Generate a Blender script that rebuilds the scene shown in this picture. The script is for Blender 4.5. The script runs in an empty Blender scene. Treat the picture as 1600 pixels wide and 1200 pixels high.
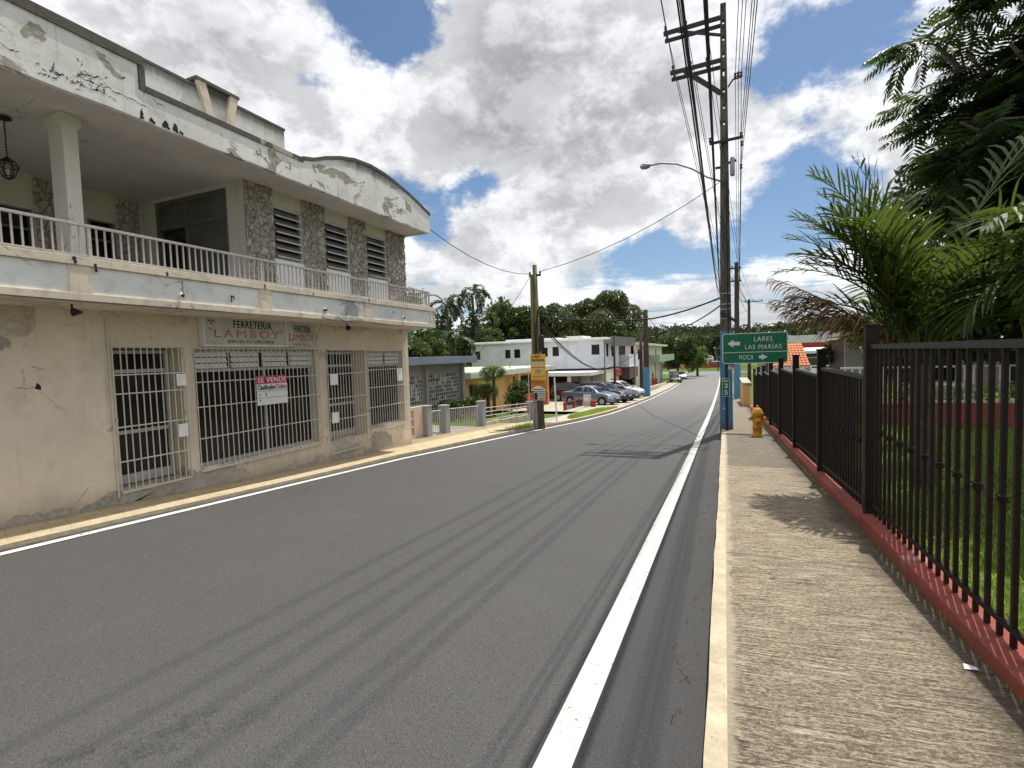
import bpy, math, random
from mathutils import Vector, Matrix, noise, Euler
R = math.radians
scene = bpy.context.scene
col = scene.collection
SUN = Vector((0.115, 0.48, 1.0)).normalized()

# ------------------------------------------------------------------ ground profile (the street runs downhill along +Y)
GN = [(-80, 4.67), (0, 0), (10, -.584), (20, -1.15), (30, -1.66), (42, -2.18), (62, -2.82), (80, -3.1), (110, -3.25), (3000, -3.25)]
def lerp_tab(t, x):
    if x <= t[0][0]: return t[0][1]
    for (a, b), (c, d) in zip(t, t[1:]):
        if x <= c: return b + (d - b) * (x - a) / (c - a)
    return t[-1][1]
def g(y): return lerp_tab(GN, y)
LK = [(-80, -6.58), (9, -6.58), (15, -6.16), (21, -5.62), (25, -5.46), (35, -5.6), (55, -5.95), (72, -6.15), (90, -6.3), (112, -7.5)]   # left kerb line
def lk(y): return lerp_tab(LK, y)

# ------------------------------------------------------------------ node materials
def srgb(r, g_, b):
    f = lambda c: ((c / 255 + .055) / 1.055) ** 2.4 if c > 10 else c / 255 / 12.92
    return (f(r), f(g_), f(b))
class NT:
    def __init__(s, name):
        s.m = bpy.data.materials.new(name); s.m.use_nodes = True
        s.t = s.m.node_tree; s.n = s.t.nodes; s.l = s.t.links
        s.b = s.n['Principled BSDF']; s.out = s.n['Material Output']
        s.tc = s.n.new('ShaderNodeTexCoord')
    def add(s, typ, **kw):
        nd = s.n.new(typ)
        for k, v in kw.items(): setattr(nd, k, v)
        return nd
    def link(s, a, b): s.l.new(a, b)
    def val(s, sock, v):
        if hasattr(v, 'links'): s.link(v, sock)
        else: sock.default_value = v
    def mapv(s, sc=(1, 1, 1), src=None, rot=(0, 0, 0), loc=(0, 0, 0)):
        mp = s.add('ShaderNodeMapping'); mp.inputs['Scale'].default_value = sc; mp.inputs['Rotation'].default_value = rot
        mp.inputs['Location'].default_value = loc
        s.link(src or s.tc.outputs['Object'], mp.inputs['Vector']); return mp.outputs[0]
    def noise(s, scale=5, detail=6, rough=.6, vec=None, dist=0):
        nd = s.add('ShaderNodeTexNoise'); nd.inputs['Scale'].default_value = scale; nd.inputs['Detail'].default_value = detail
        nd.inputs['Roughness'].default_value = rough; nd.inputs['Distortion'].default_value = dist
        s.link(vec or s.tc.outputs['Object'], nd.inputs['Vector']); return nd.outputs['Fac']
    def vor(s, scale=5, feature='F1', vec=None, out='Distance', rnd=1):
        nd = s.add('ShaderNodeTexVoronoi', feature=feature); nd.inputs['Scale'].default_value = scale
        nd.inputs['Randomness'].default_value = rnd
        s.link(vec or s.tc.outputs['Object'], nd.inputs['Vector']); return nd.outputs[out]
    def ramp(s, f, a, b, ca=0., cb=1.):
        mr = s.add('ShaderNodeMapRange', interpolation_type='SMOOTHSTEP')
        s.val(mr.inputs['Value'], f)
        for k, v in (('From Min', a), ('From Max', b), ('To Min', ca), ('To Max', cb)): mr.inputs[k].default_value = v
        return mr.outputs[0]
    def math(s, op, a, b=0., c=None):
        nd = s.add('ShaderNodeMath', operation=op); s.val(nd.inputs[0], a); s.val(nd.inputs[1], b)
        if c is not None: s.val(nd.inputs[2], c)
        return nd.outputs[0]
    def mix(s, f, a, b, mode='MIX'):
        nd = s.add('ShaderNodeMix', data_type='RGBA', blend_type=mode)
        s.val(nd.inputs[0], f)
        for i, v in ((6, a), (7, b)):
            if hasattr(v, 'links'): s.link(v, nd.inputs[i])
            else: nd.inputs[i].default_value = (*v[:3], 1)
        return nd.outputs[2]
    def sep(s, v=None):
        nd = s.add('ShaderNodeSeparateXYZ'); s.link(v or s.tc.outputs['Object'], nd.inputs[0]); return nd.outputs
    def bump(s, h, strength=.3, dist=.01):
        nd = s.add('ShaderNodeBump'); nd.inputs['Strength'].default_value = strength; nd.inputs['Distance'].default_value = dist
        s.link(h, nd.inputs['Height']); s.link(nd.outputs[0], s.b.inputs['Normal'])
    def done(s, color, rough=.8, metal=0., spec=.4):
        s.val(s.b.inputs['Base Color'], color if hasattr(color, 'links') else (*color[:3], 1))
        s.val(s.b.inputs['Roughness'], rough); s.val(s.b.inputs['Metallic'], metal)
        s.b.inputs['Specular IOR Level'].default_value = spec
        return s.m

def plain(name, c, rough=.6, metal=0., var=.18, scale=6, spec=.4, bump=0.):
    t = NT(name); f = t.noise(scale, 5, .65)
    f2 = t.noise(scale * 9, 3, .6)
    f = t.math('ADD', t.math('MULTIPLY', f, .7), t.math('MULTIPLY', f2, .3))
    lo = tuple(x * (1 - var) for x in c); hi = tuple(min(1, x * (1 + var)) for x in c)
    if bump: t.bump(f2, bump, .004)
    return t.done(t.mix(t.ramp(f, .3, .7), lo, hi), rough, metal, spec)

def weathered(name, base, dirt, amount=.5, peel=None, peel_amt=.0, streak=True, top=None, bottom=None, rough=.85, crack=True, scale=1.):
    """painted render: blotches, rain streaks, mildew below the top edge / above the base, flaked patches, hairline cracks"""
    t = NT(name); o = t.tc.outputs['Object']; xyz = t.sep()
    c = t.mix(t.ramp(t.noise(.9 * scale, 6, .65), .3, .75), tuple(x * .86 for x in base), tuple(min(1, x * 1.06) for x in base))
    c = t.mix(t.ramp(t.noise(6 * scale, 8, .7), .45, .8, 0, .35 * amount), c, dirt)
    if streak:
        st = t.noise(1, 5, .6, t.mapv((9, 9, .5)))
        c = t.mix(t.ramp(st, .55, .85, 0, .55 * amount), c, dirt)
    if top:
        z = t.math('ADD', xyz[2], t.math('MULTIPLY', t.noise(1, 6, .75, t.mapv((7, 7, 1.5))), top[1]))
        c = t.mix(t.ramp(z, top[0], top[0] + top[2], 0, .85), c, (.05, .048, .043))
    if bottom:
        z = t.math('SUBTRACT', xyz[2], t.math('MULTIPLY', t.noise(3, 7, .7), bottom[1]))
        z = t.math('ADD', z, t.math('MULTIPLY', xyz[1], bottom[3]))
        c = t.mix(t.ramp(z, bottom[0] - bottom[2], bottom[0], .6, 0), c, dirt)
    h = t.math('MULTIPLY', t.noise(14, 6, .7), .5)
    if peel:
        p = t.noise(1.05 * scale, 9, .62, t.mapv((1, 1, 1.5)), .6)
        a = .68 - peel_amt
        if bottom:
            zb = t.math('ADD', xyz[2], t.math('MULTIPLY', xyz[1], bottom[3])); p = t.math('ADD', p, t.ramp(zb, -.08, bottom[0] + .22, .20, 0.))
        msk = t.ramp(p, a, a + .012)
        pc = t.mix(t.ramp(t.noise(9, 5, .7), .3, .7), tuple(x * .75 for x in peel), peel)
        c = t.mix(msk, c, pc)
        rim = t.math('MULTIPLY', t.ramp(p, a - .012, a), t.math('SUBTRACT', 1., msk))
        c = t.mix(t.math('MULTIPLY', rim, .35), c, (.03, .03, .03))
        h = t.math('SUBTRACT', h, t.math('MULTIPLY', msk, .9))
    if crack:
        e = t.vor(1.7 * scale, 'DISTANCE_TO_EDGE', t.mapv((1, 1, 1.3)))
        g1 = t.ramp(t.noise(1.3, 3, .5), .52, .66)
        e2 = t.math('ADD', e, t.math('MULTIPLY', t.math('SUBTRACT', t.noise(9, 5, .7), .5), .12))
        k = t.math('MULTIPLY', t.ramp(t.math('ABSOLUTE', e2), .0, .010, .75, 0), g1)
        c = t.mix(k, c, (.07, .062, .05))
    sp = t.ramp(t.noise(38, 4, .8), .69, .74, 0, .55 * amount)
    c = t.mix(sp, c, (.06, .055, .05))
    t.bump(h, .35, .02)
    return t.done(c, rough, 0, .25)

M = {}
def make_materials():
    # asphalt: dark new mat with pale aggregate, wheel bands and streaks along the lane
    t = NT('asphalt'); x, y, z = t.sep()
    fine = t.noise(120, 3, .7); grain = t.vor(95)
    rnd = t.vor(95, out='Color'); rs = t.add('ShaderNodeSeparateColor'); t.link(rnd, rs.inputs[0])
    lane = t.noise(1, 4, .6, t.mapv((2.2, .05, 1)))
    lane2 = t.noise(1, 4, .6, t.mapv((9, .12, 1)))
    c = t.mix(t.ramp(fine, .3, .7), (.050, .049, .049), (.104, .101, .100))
    c = t.mix(t.ramp(t.noise(1.1, 6, .65), .35, .75, 0, .25), c, (.105, .102, .10))
    c = t.mix(t.ramp(lane, .54, .74, 0, .15), c, (.058, .055, .054))
    c = t.mix(t.ramp(lane2, .62, .78, 0, .12), c, (.05, .048, .047))
    stone = t.math('MULTIPLY', t.ramp(rs.outputs[0], .945, .965), t.ramp(grain, .18, .34, 1, 0))
    c = t.mix(t.math('MULTIPLY', stone, .6), c, (.29, .28, .265))
    pit = t.math('MULTIPLY', t.ramp(rs.outputs[1], .80, .84), t.ramp(grain, .3, .5, 1, 0))
    c = t.mix(t.math('MULTIPLY', pit, .6), c, (.03, .029, .028))
    c = t.mix(t.ramp(y, 7, 55, 0, .55), c, (.27, .265, .26))  # paler down the street: grazing sheen put into the colour
    c = t.mix(t.ramp(x, -.75, -.55, 0, .45), c, (.034, .033, .034))  # dark strip by the right kerb: overhead wires' shadow painted into the asphalt
    oil = t.noise(.8, 7, .72, t.mapv((1, .35, 1))); c = t.mix(t.ramp(oil, .60, .74, 0, .30), c, (.04, .039, .038))
    ck = t.math('ABSOLUTE', t.math('ADD', t.vor(.21, 'DISTANCE_TO_EDGE'), t.math('MULTIPLY', t.math('SUBTRACT', t.noise(2.2, 8, .75), .5), .28)))
    c = t.mix(t.math('MULTIPLY', t.ramp(ck, 0, .004, .7, 0), t.ramp(t.noise(.33, 3, .5), .52, .64)), c, (.022, .022, .022))
    h = t.math('ADD', t.math('MULTIPLY', grain, -1.), t.math('MULTIPLY', fine, .6))
    t.bump(h, .55, .012)
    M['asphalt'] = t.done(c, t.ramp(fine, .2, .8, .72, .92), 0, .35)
    # old worn asphalt in the left gutter
    M['gutter'] = plain('old_gutter_asphalt', (.06, .056, .052), .9, var=.6, scale=9, bump=.8)
    # white line: thick paint with worn specks
    t = NT('road_paint')
    w = t.noise(26, 7, .75); w2 = t.noise(3, 4, .6)
    m = t.ramp(t.math('ADD', w, t.math('MULTIPLY', w2, .35)), .74, .86)
    c = t.mix(t.ramp(t.noise(5, 6, .7), .3, .75), (.74, .73, .70), (.60, .585, .55)); c = t.mix(m, c, (.16, .155, .15))
    t.bump(t.noise(90, 3, .6), .3, .006); M['paint'] = t.done(c, .6, 0, .4)
    # right pavement: broomed concrete, ridges across the pavement, black lichen
    t = NT('broomed_concrete'); x, y, z = t.sep()
    spot = t.noise(2.6, 9, .78); brk = t.noise(5., 8, .75)
    sk = t.mapv((1, 1, 1), None, (0, 0, R(-7)))
    fine = t.noise(1, 8, .84, t.mapv((42, 84, 26), sk)); fine2 = t.noise(210, 4, .8)
    gr = t.noise(1, 7, .80, t.mapv((4.2, 76, 1), sk)); gr2 = t.noise(1, 6, .74, t.mapv((2.2, 34, 1), sk))
    c = t.mix(t.ramp(fine, .45, .58), (.175, .142, .102), (.57, .475, .335))
    c = t.mix(t.ramp(fine2, .50, .60, 0, .6), c, (.075, .063, .048))
    gm = t.ramp(brk, .36, .54, .25, 1)
    c = t.mix(t.math('MULTIPLY', t.ramp(gr, .54, .60), t.math('MULTIPLY', gm, .85)), c, (.72, .61, .45))
    c = t.mix(t.math('MULTIPLY', t.ramp(gr, .47, .41), t.math('MULTIPLY', gm, .88)), c, (.075, .062, .047))
    c = t.mix(t.math('MULTIPLY', t.ramp(gr2, .57, .62), .6), c, (.60, .535, .41)); c = t.mix(t.math('MULTIPLY', t.ramp(gr2, .42, .38), .55), c, (.09, .075, .056))
    c = t.mix(t.ramp(spot, .52, .72, 0, .40), c, (.155, .126, .092))
    c = t.mix(t.ramp(t.noise(1.1, 6, .7), .52, .72, 0, .22), c, (.13, .107, .08))
    ridge = t.math('ADD', t.math('MULTIPLY', gr, .7), t.math('MULTIPLY', gr2, .5)); spk = fine
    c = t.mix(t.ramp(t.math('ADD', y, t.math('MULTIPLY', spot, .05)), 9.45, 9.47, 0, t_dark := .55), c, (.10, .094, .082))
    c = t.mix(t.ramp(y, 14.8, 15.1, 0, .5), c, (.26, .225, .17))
    ce = t.vor(.42, 'DISTANCE_TO_EDGE'); ce = t.math('ABSOLUTE', t.math('ADD', ce, t.math('MULTIPLY', t.math('SUBTRACT', t.noise(4, 6, .7), .5), .16)))
    c = t.mix(t.math('MULTIPLY', t.ramp(ce, 0, .008, .8, 0), t.ramp(t.noise(.7, 3, .5), .46, .6)), c, (.05, .045, .036))
    c = t.mix(t.ramp(t.math('ADD', x, t.math('MULTIPLY', t.math('SUBTRACT', brk, .5), .22)), .015, .06, .8, 0), c, (.50, .43, .31))
    jn = t.math('ABSOLUTE', t.math('SUBTRACT', t.math('FRACT', t.math('DIVIDE', t.math('SUBTRACT', y, 9.46), 4.9)), .0))
    c = t.mix(t.ramp(jn, .002, .006, .7, 0), c, (.05, .045, .035))
    c = t.mix(t.ramp(t.math('ADD', x, t.math('MULTIPLY', spot, .5)), 1.16, 1.44, 0, .7), c, (.07, .058, .045))
    t.bump(t.math('ADD', ridge, t.math('MULTIPLY', spk, .5)), 1., .02)
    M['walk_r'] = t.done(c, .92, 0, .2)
    t = NT('kerb_cream'); x, y, z = t.sep()
    c = t.mix(t.ramp(t.noise(7, 8, .75), .35, .7), (.40, .335, .235), (.56, .48, .35))
    c = t.mix(t.ramp(t.noise(30, 5, .8), .55, .72, 0, .6), c, (.18, .15, .11))
    c = t.mix(t.ramp(t.noise(1, 6, .7, t.mapv((6, 1.2, 6))), .55, .75, 0, .5), c, (.30, .26, .2))
    t.bump(t.noise(35, 5, .7), .5, .008); M['kerb'] = t.done(c, .9, 0, .2)
    # left pavement: buff pavers
    t = NT('buff_pavers'); x, y, z = t.sep()
    c = t.mix(t.ramp(t.noise(4, 7, .7), .3, .7), (.43, .34, .205), (.58, .475, .31))
    ly = t.math('ABSOLUTE', t.math('SUBTRACT', t.math('FRACT', t.math('MULTIPLY', t.math('ADD', y, t.math('MULTIPLY', x, .35)), 5.5)), .5))
    c = t.mix(t.ramp(ly, .0, .07, .45, 0), c, (.30, .22, .13))
    c = t.mix(t.ramp(t.noise(20, 6, .8), .52, .72, 0, .5), c, (.25, .19, .12))
    c = t.mix(t.ramp(t.math('ADD', x, t.math('MULTIPLY', t.noise(3, 6, .7), .25)), -7.42, -7.0, .55, 0), c, (.13, .105, .075))
    t.bump(t.noise(40, 4, .7), .3, .006); M['walk_l'] = t.done(c, .9, 0, .2)
    M['concrete'] = plain('pale_concrete', (.42, .38, .30), .9, var=.3, scale=3, bump=.3)
    M['slab_grey'] = plain('grey_concrete', (.28, .28, .285), .9, var=.3, scale=4, bump=.3)
    M['dirt'] = plain('bare_earth', (.16, .125, .085), .95, var=.45, scale=5, bump=.6)
    t = NT('grass_ground')
    c = t.mix(t.ramp(t.noise(3, 8, .75), .3, .7), (.06, .10, .017), (.14, .20, .034))
    c = t.mix(t.ramp(t.noise(40, 5, .8), .45, .7, 0, .6), c, (.02, .03, .008)); t.bump(t.noise(60, 4, .8), .8, .03)
    M['lawn'] = t.done(c, .95, 0, .15)
    t = NT('far_forest')
    c = t.mix(t.ramp(t.vor(.35), .1, .8), (.075, .10, .035), (.015, .026, .010)); c = t.mix(t.ramp(t.noise(.12, 6, .7), .4, .65, 0, .6), c, (.10, .12, .05))
    t.bump(t.vor(.35), 1., 1.5); M['forest'] = t.done(c, 1, 0, .05)
    # building paints
    M['shop_wall'] = weathered('buff_shop_wall', (.70, .61, .48), (.31, .245, .17), .85, (.47, .43, .36), .02, True, None, (.22, .30, .45, .055))
    M['shop_trim'] = weathered('buff_trim', (.70, .615, .49), (.12, .10, .075), 1.4, (.55, .51, .45), .09)
    M['fascia'] = weathered('white_fascia', (.80, .785, .755), (.20, .19, .175), 1.15, (.40, .375, .31), .085, True, (5.72, .32, .25), None, scale=1.15)
    M['panel'] = weathered('pale_blue_panel', (.76, .76, .745), (.27, .26, .235), 1.2, (.45, .44, .41), .05)
    M['coping'] = weathered('mildewed_coping', (.125, .11, .095), (.025, .023, .02), 2.0, (.46, .40, .32), .03)
    M['setback'] = weathered('streaked_parapet', (.70, .695, .67), (.20, .19, .17), 1.1, None, 0, True, (6.02, .25, .30))
    t = NT('flaked_plaster'); M['flake'] = t.done(t.mix(t.ramp(t.noise(13, 7, .75), .3, .7), (.27, .255, .21), (.46, .435, .365)), .95, 0, .15); t.bump(t.noise(22, 6, .75), .8, .02)
    t = NT('flaked_buff_plaster'); M['flake_buff'] = t.done(t.mix(t.ramp(t.noise(9, 8, .78), .32, .66), (.42, .36, .28), (.66, .58, .46)), .95, 0, .15); t.bump(t.noise(22, 6, .75), .7, .02)
    M['crack'] = plain('black_crack', (.022, .020, .018), .95, var=.4, scale=30)
    M['soffit'] = weathered('soffit_plaster', (.66, .60, .54), (.32, .27, .22), .6, (.60, .57, .52), .02, False)
    M['inner_wall'] = weathered('terrace_wall', (.62, .57, .48), (.30, .25, .19), .5)
    M['column'] = weathered('column_paint', (.66, .63, .57), (.35, .3, .24), .5)
    t = NT('rubble_stone')
    wz = t.add('ShaderNodeVectorMath', operation='ADD'); cx = t.add('ShaderNodeCombineXYZ'); wn = t.noise(6, 4, .6); t.link(t.math('MULTIPLY', wn, .09), cx.inputs[1]); t.link(t.math('MULTIPLY', wn, -.08), cx.inputs[2]); t.link(t.tc.outputs['Object'], wz.inputs[0]); t.link(cx.outputs[0], wz.inputs[1])
    sv = t.mapv((1, 1, .8), wz.outputs[0]); e = t.vor(8.6, 'DISTANCE_TO_EDGE', sv); cc = t.vor(8.6, 'F1', sv, 'Color')
    sc = t.add('ShaderNodeSeparateColor'); t.link(cc, sc.inputs[0])
    c = t.mix(sc.outputs[0], (.34, .31, .275), (.60, .56, .51)); c = t.mix(t.ramp(t.noise(16, 6, .75), .35, .7, 0, .6), c, (.27, .22, .18))
    c = t.mix(t.ramp(e, .0, .09, .8, 0), c, (.14, .115, .09)); t.bump(t.math('ADD', t.ramp(e, 0, .15), t.noise(25, 5, .7)), .6, .03)
    M['stone'] = t.done(c, .9, 0, .2)
    M['bar_white'] = weathered('cream_painted_iron', (.62, .58, .50), (.26, .17, .10), .9, None, 0, False, crack=False, rough=.55)
    M['rail'] = weathered('grey_rusty_railing', (.48, .45, .42), (.13, .07, .045), 1.1, None, 0, False, crack=False, rough=.6)
    M['alu'] = plain('aluminium', (.50, .50, .48), .45, .3, .12)
    M['white'] = plain('white_paint', (.78, .78, .76), .55, 0, .08)
    M['slat'] = plain('white_louvre', (.66, .65, .62), .5, 0, .12)
    M['louvre_black'] = plain('black_louvre', (.028, .027, .028), .5, 0, .3)
    M['dark_slat'] = plain('dark_louvre', (.17, .16, .152), .5, 0, .3)
    M['frame_dark'] = plain('brown_frame', (.13, .115, .105), .5, 0, .2)
    t = NT('dark_glass'); M['glass'] = t.done(t.mix(t.ramp(t.noise(1.2, 3, .5), .3, .7), (.008, .008, .009), (.022, .022, .021)), .12, 0, .5)
    t = NT('frosted_pane'); M['pane'] = t.done(t.mix(t.ramp(t.noise(1.5, 4, .6), .3, .7), (.085, .085, .075), (.13, .13, .115)), .25, 0, .5)
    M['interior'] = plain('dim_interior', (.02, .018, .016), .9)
    M['black'] = plain('matt_black', (.012, .012, .013), .5, 0, .2)
    M['iron'] = plain('dark_brown_iron', (.012, .0065, .005), .6, 0, .5, 14, .22)
    M['iron_grey'] = plain('charcoal_iron', (.022, .022, .023), .55, 0, .4)
    M['red_wall'] = weathered('red_painted_wall', (.29, .078, .06), (.085, .035, .03), 1.3, (.40, .17, .145), .05, True, None, None, crack=False)
    M['red'] = plain('red_paint', (.33, .03, .03), .55, 0, .2)
    # utility things
    t = NT('old_concrete_pole'); x, y, z = t.sep()
    c = t.mix(t.ramp(t.noise(1, 7, .75, t.mapv((14, 14, 2))), .35, .7), (.055, .046, .040), (.17, .148, .125))
    blue = t.mix(t.ramp(t.noise(6, 7, .75), .35, .75), (.065, .20, .36), (.11, .27, .44)); blue = t.mix(t.ramp(t.noise(16, 8, .82), .56, .62), blue, (.24, .225, .20)); blue = t.mix(t.ramp(z, .25, .0, .7, 0) if False else t.ramp(t.math('ADD', z, t.math('MULTIPLY', t.noise(9, 6, .8), .5)), .62, .30, 0, .8), blue, (.12, .11, .095))
    M_z = t.math('ADD', z, t.math('MULTIPLY', t.noise(20, 4, .7), .05))
    c = t.mix(t.ramp(M_z, 3.02, 3.05, 1, 0), c, blue)
    t.bump(t.noise(40, 5, .7), .4, .01); M['cpole'] = t.done(c, .9, 0, .2)
    t = NT('old_concrete_stub'); M['cpole_plain'] = t.done(t.mix(t.ramp(t.noise(1, 7, .75, t.mapv((10, 10, 1.2))), .3, .7), (.17, .155, .14), (.34, .31, .275)), .9, 0, .2)
    t = NT('green_timber'); c = t.mix(t.ramp(t.noise(1, 6, .7, t.mapv((22, 22, .9))), .3, .7), (.085, .078, .03), (.20, .185, .085)); t.bump(t.noise(1, 4, .7, t.mapv((40, 40, 2))), .6, .01)
    M['timber'] = t.done(c, .9, 0, .2)
    t = NT('dark_timber'); M['timber_dark'] = t.done(t.mix(t.ramp(t.noise(1, 6, .7, t.mapv((22, 22, .9))), .3, .7), (.04, .032, .026), (.10, .08, .062)), .9, 0, .2)
    M['galv'] = plain('galvanised_steel', (.30, .30, .30), .5, .6, .2)
    M['cable'] = plain('black_cable', (.010, .010, .011), .6, 0, .2)
    M['ceramic'] = plain('brown_insulator', (.06, .035, .028), .3, 0, .2)
    M['sign_green'] = plain('green_sign_sheet', (.0, .135, .068), .4, 0, .1, 3)
    M['sign_white'] = plain('reflective_white', (.66, .68, .66), .45, 0, .06)
    t = NT('sun_bleached_board'); c = t.mix(t.ramp(t.noise(2.5, 7, .7), .3, .75), (.42, .41, .36), (.56, .55, .50)); c = t.mix(t.ramp(t.noise(1, 5, .7, t.mapv((14, 14, 1))), .55, .8, 0, .4), c, (.30, .28, .23))
    M['board'] = t.done(c, .7, 0, .3)
    t = NT('faded_red_letters'); M['fade_red'] = t.done(t.mix(t.ramp(t.noise(14, 6, .8), .42, .62), (.48, .075, .045), (.50, .30, .24)), .7, 0, .3)
    t = NT('worn_black_letters'); M['fade_black'] = t.done(t.mix(t.ramp(t.noise(30, 6, .8), .55, .72), (.014, .014, .015), (.28, .27, .25)), .7, 0, .3)
    t = NT('very_worn_letters'); M['fade_grey'] = t.done(t.mix(t.ramp(t.noise(20, 6, .8), .46, .56), (.05, .05, .05), (.46, .45, .41)), .7, 0, .3)
    M['sign_red'] = plain('crimson_print', (.40, .02, .06), .5, 0, .1)
    M['paper'] = plain('white_placard', (.70, .69, .69), .5, 0, .06)
    M['ink'] = plain('black_print', (.012, .012, .014), .5, 0, .1)
    M['pale_red'] = plain('pink_print', (.45, .12, .16), .5, 0, .1)
    M['yellow'] = plain('yellow_board', (.66, .42, .05), .55, 0, .2, 5)
    M['orange'] = plain('orange_print', (.50, .17, .02), .55, 0, .2, 5)
    t = NT('hydrant_paint'); c = t.mix(t.ramp(t.noise(7, 7, .75), .35, .7), (.46, .21, .02), (.62, .33, .035)); c = t.mix(t.ramp(t.noise(17, 6, .8), .55, .68), c, (.12, .05, .02))
    t.bump(t.noise(30, 5, .7), .4, .006); M['hydrant'] = t.done(c, .6, 0, .35)
    # neighbours
    M['hoarding'] = weathered('grey_hoarding', (.20, .20, .205), (.10, .10, .10), .8, crack=False)
    M['grey_fascia'] = weathered('blue_grey_fascia', (.20, .235, .29), (.09, .095, .11), .7, crack=False)
    M['grey_wall'] = weathered('grey_house_wall', (.30, .285, .275), (.14, .13, .12), .6, crack=False)
    M['lattice'] = plain('pale_lattice', (.50, .50, .48), .7, 0, .2)
    M['pink_wall'] = weathered('pale_pink_wall', (.62, .50, .42), (.3, .24, .2), .6, crack=False)
    M['post_grey'] = weathered('grey_post', (.33, .34, .35), (.16, .16, .16), .6, crack=False)
    M['orange_wall'] = weathered('apricot_wall', (.66, .40, .17), (.36, .2, .1), .6, crack=False)
    M['mossy'] = weathered('mossy_slab', (.58, .60, .50), (.14, .18, .07), 1.4, crack=False)
    M['white_wall'] = weathered('white_house_wall', (.72, .735, .76), (.48, .48, .48), .35, crack=False)
    M['cream_wall'] = weathered('cream_house_wall', (.66, .60, .50), (.36, .31, .25), .6, crack=False)
    M['green_wall'] = weathered('sage_balcony', (.33, .42, .29), (.17, .2, .14), .6, crack=False)
    M['brown_awning'] = plain('brown_awning', (.10, .055, .045), .8, 0, .3)
    t = NT('terracotta'); c = t.mix(t.ramp(t.noise(14, 6, .75), .3, .7), (.52, .15, .055), (.68, .30, .15)); M['tile'] = t.done(c, .75, 0, .3)
    M['mortar'] = plain('white_mortar', (.70, .66, .60), .9)
    M['metal_roof'] = plain('pale_metal_roof', (.62, .62, .60), .5, .1, .15)
    M['teal'] = plain('teal_print', (.03, .28, .36), .5)
    # plants
    M['bark'] = plain('bark', (.12, .095, .07), .95, 0, .4, 9, .2, .8)
    M['palm_bark'] = plain('palm_stem', (.10, .085, .055), .9, 0, .4, 14, .2, .6)

def leafmat(name, a, b, trans=.35, rough=.45, spec=.4):
    t = NT(name); geo = t.add('ShaderNodeNewGeometry')
    f = t.math('ADD', t.math('MULTIPLY', geo.outputs['Random Per Island'], .65), t.math('MULTIPLY', t.noise(1.2, 4, .6), .45))
    c = t.mix(t.ramp(f, .2, .95), a, b)
    t.done(c, rough, 0, spec)
    tr = t.add('ShaderNodeBsdfTranslucent'); mx = t.add('ShaderNodeMixShader')
    t.link(t.mix(.5, c, tuple(min(1, x * 2.2) for x in b)), tr.inputs[0]); mx.inputs[0].default_value = trans
    t.link(t.b.outputs[0], mx.inputs[1]); t.link(tr.outputs[0], mx.inputs[2]); t.link(mx.outputs[0], t.out.inputs[0])
    return t.m
make_materials()
M['leaf'] = leafmat('mid_green_leaf', (.018, .032, .008), (.075, .115, .025))
M['leaf_dark'] = leafmat('dark_green_leaf', (.010, .020, .006), (.042, .068, .018), .25)
M['leaf_light'] = leafmat('fresh_green_leaf', (.045, .075, .012), (.15, .20, .035), .45)
M['bamboo'] = leafmat('bamboo_leaf', (.020, .034, .008), (.105, .135, .030), .3)
M['palm_leaf'] = leafmat('palm_leaflet', (.016, .034, .007), (.072, .106, .017), .40, .5, .25)
M['dead_leaf'] = leafmat('dry_frond', (.045, .028, .016), (.26, .175, .09), .3, .7, .2)
M['hedge'] = leafmat('yellow_green_hedge', (.10, .14, .02), (.30, .36, .06), .45)
M['blade'] = leafmat('grass_blade', (.085, .14, .02), (.24, .335, .055), .5)
M['fern_leaf'] = leafmat('feathery_leaf', (.012, .026, .007), (.055, .090, .020), .35)

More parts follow.
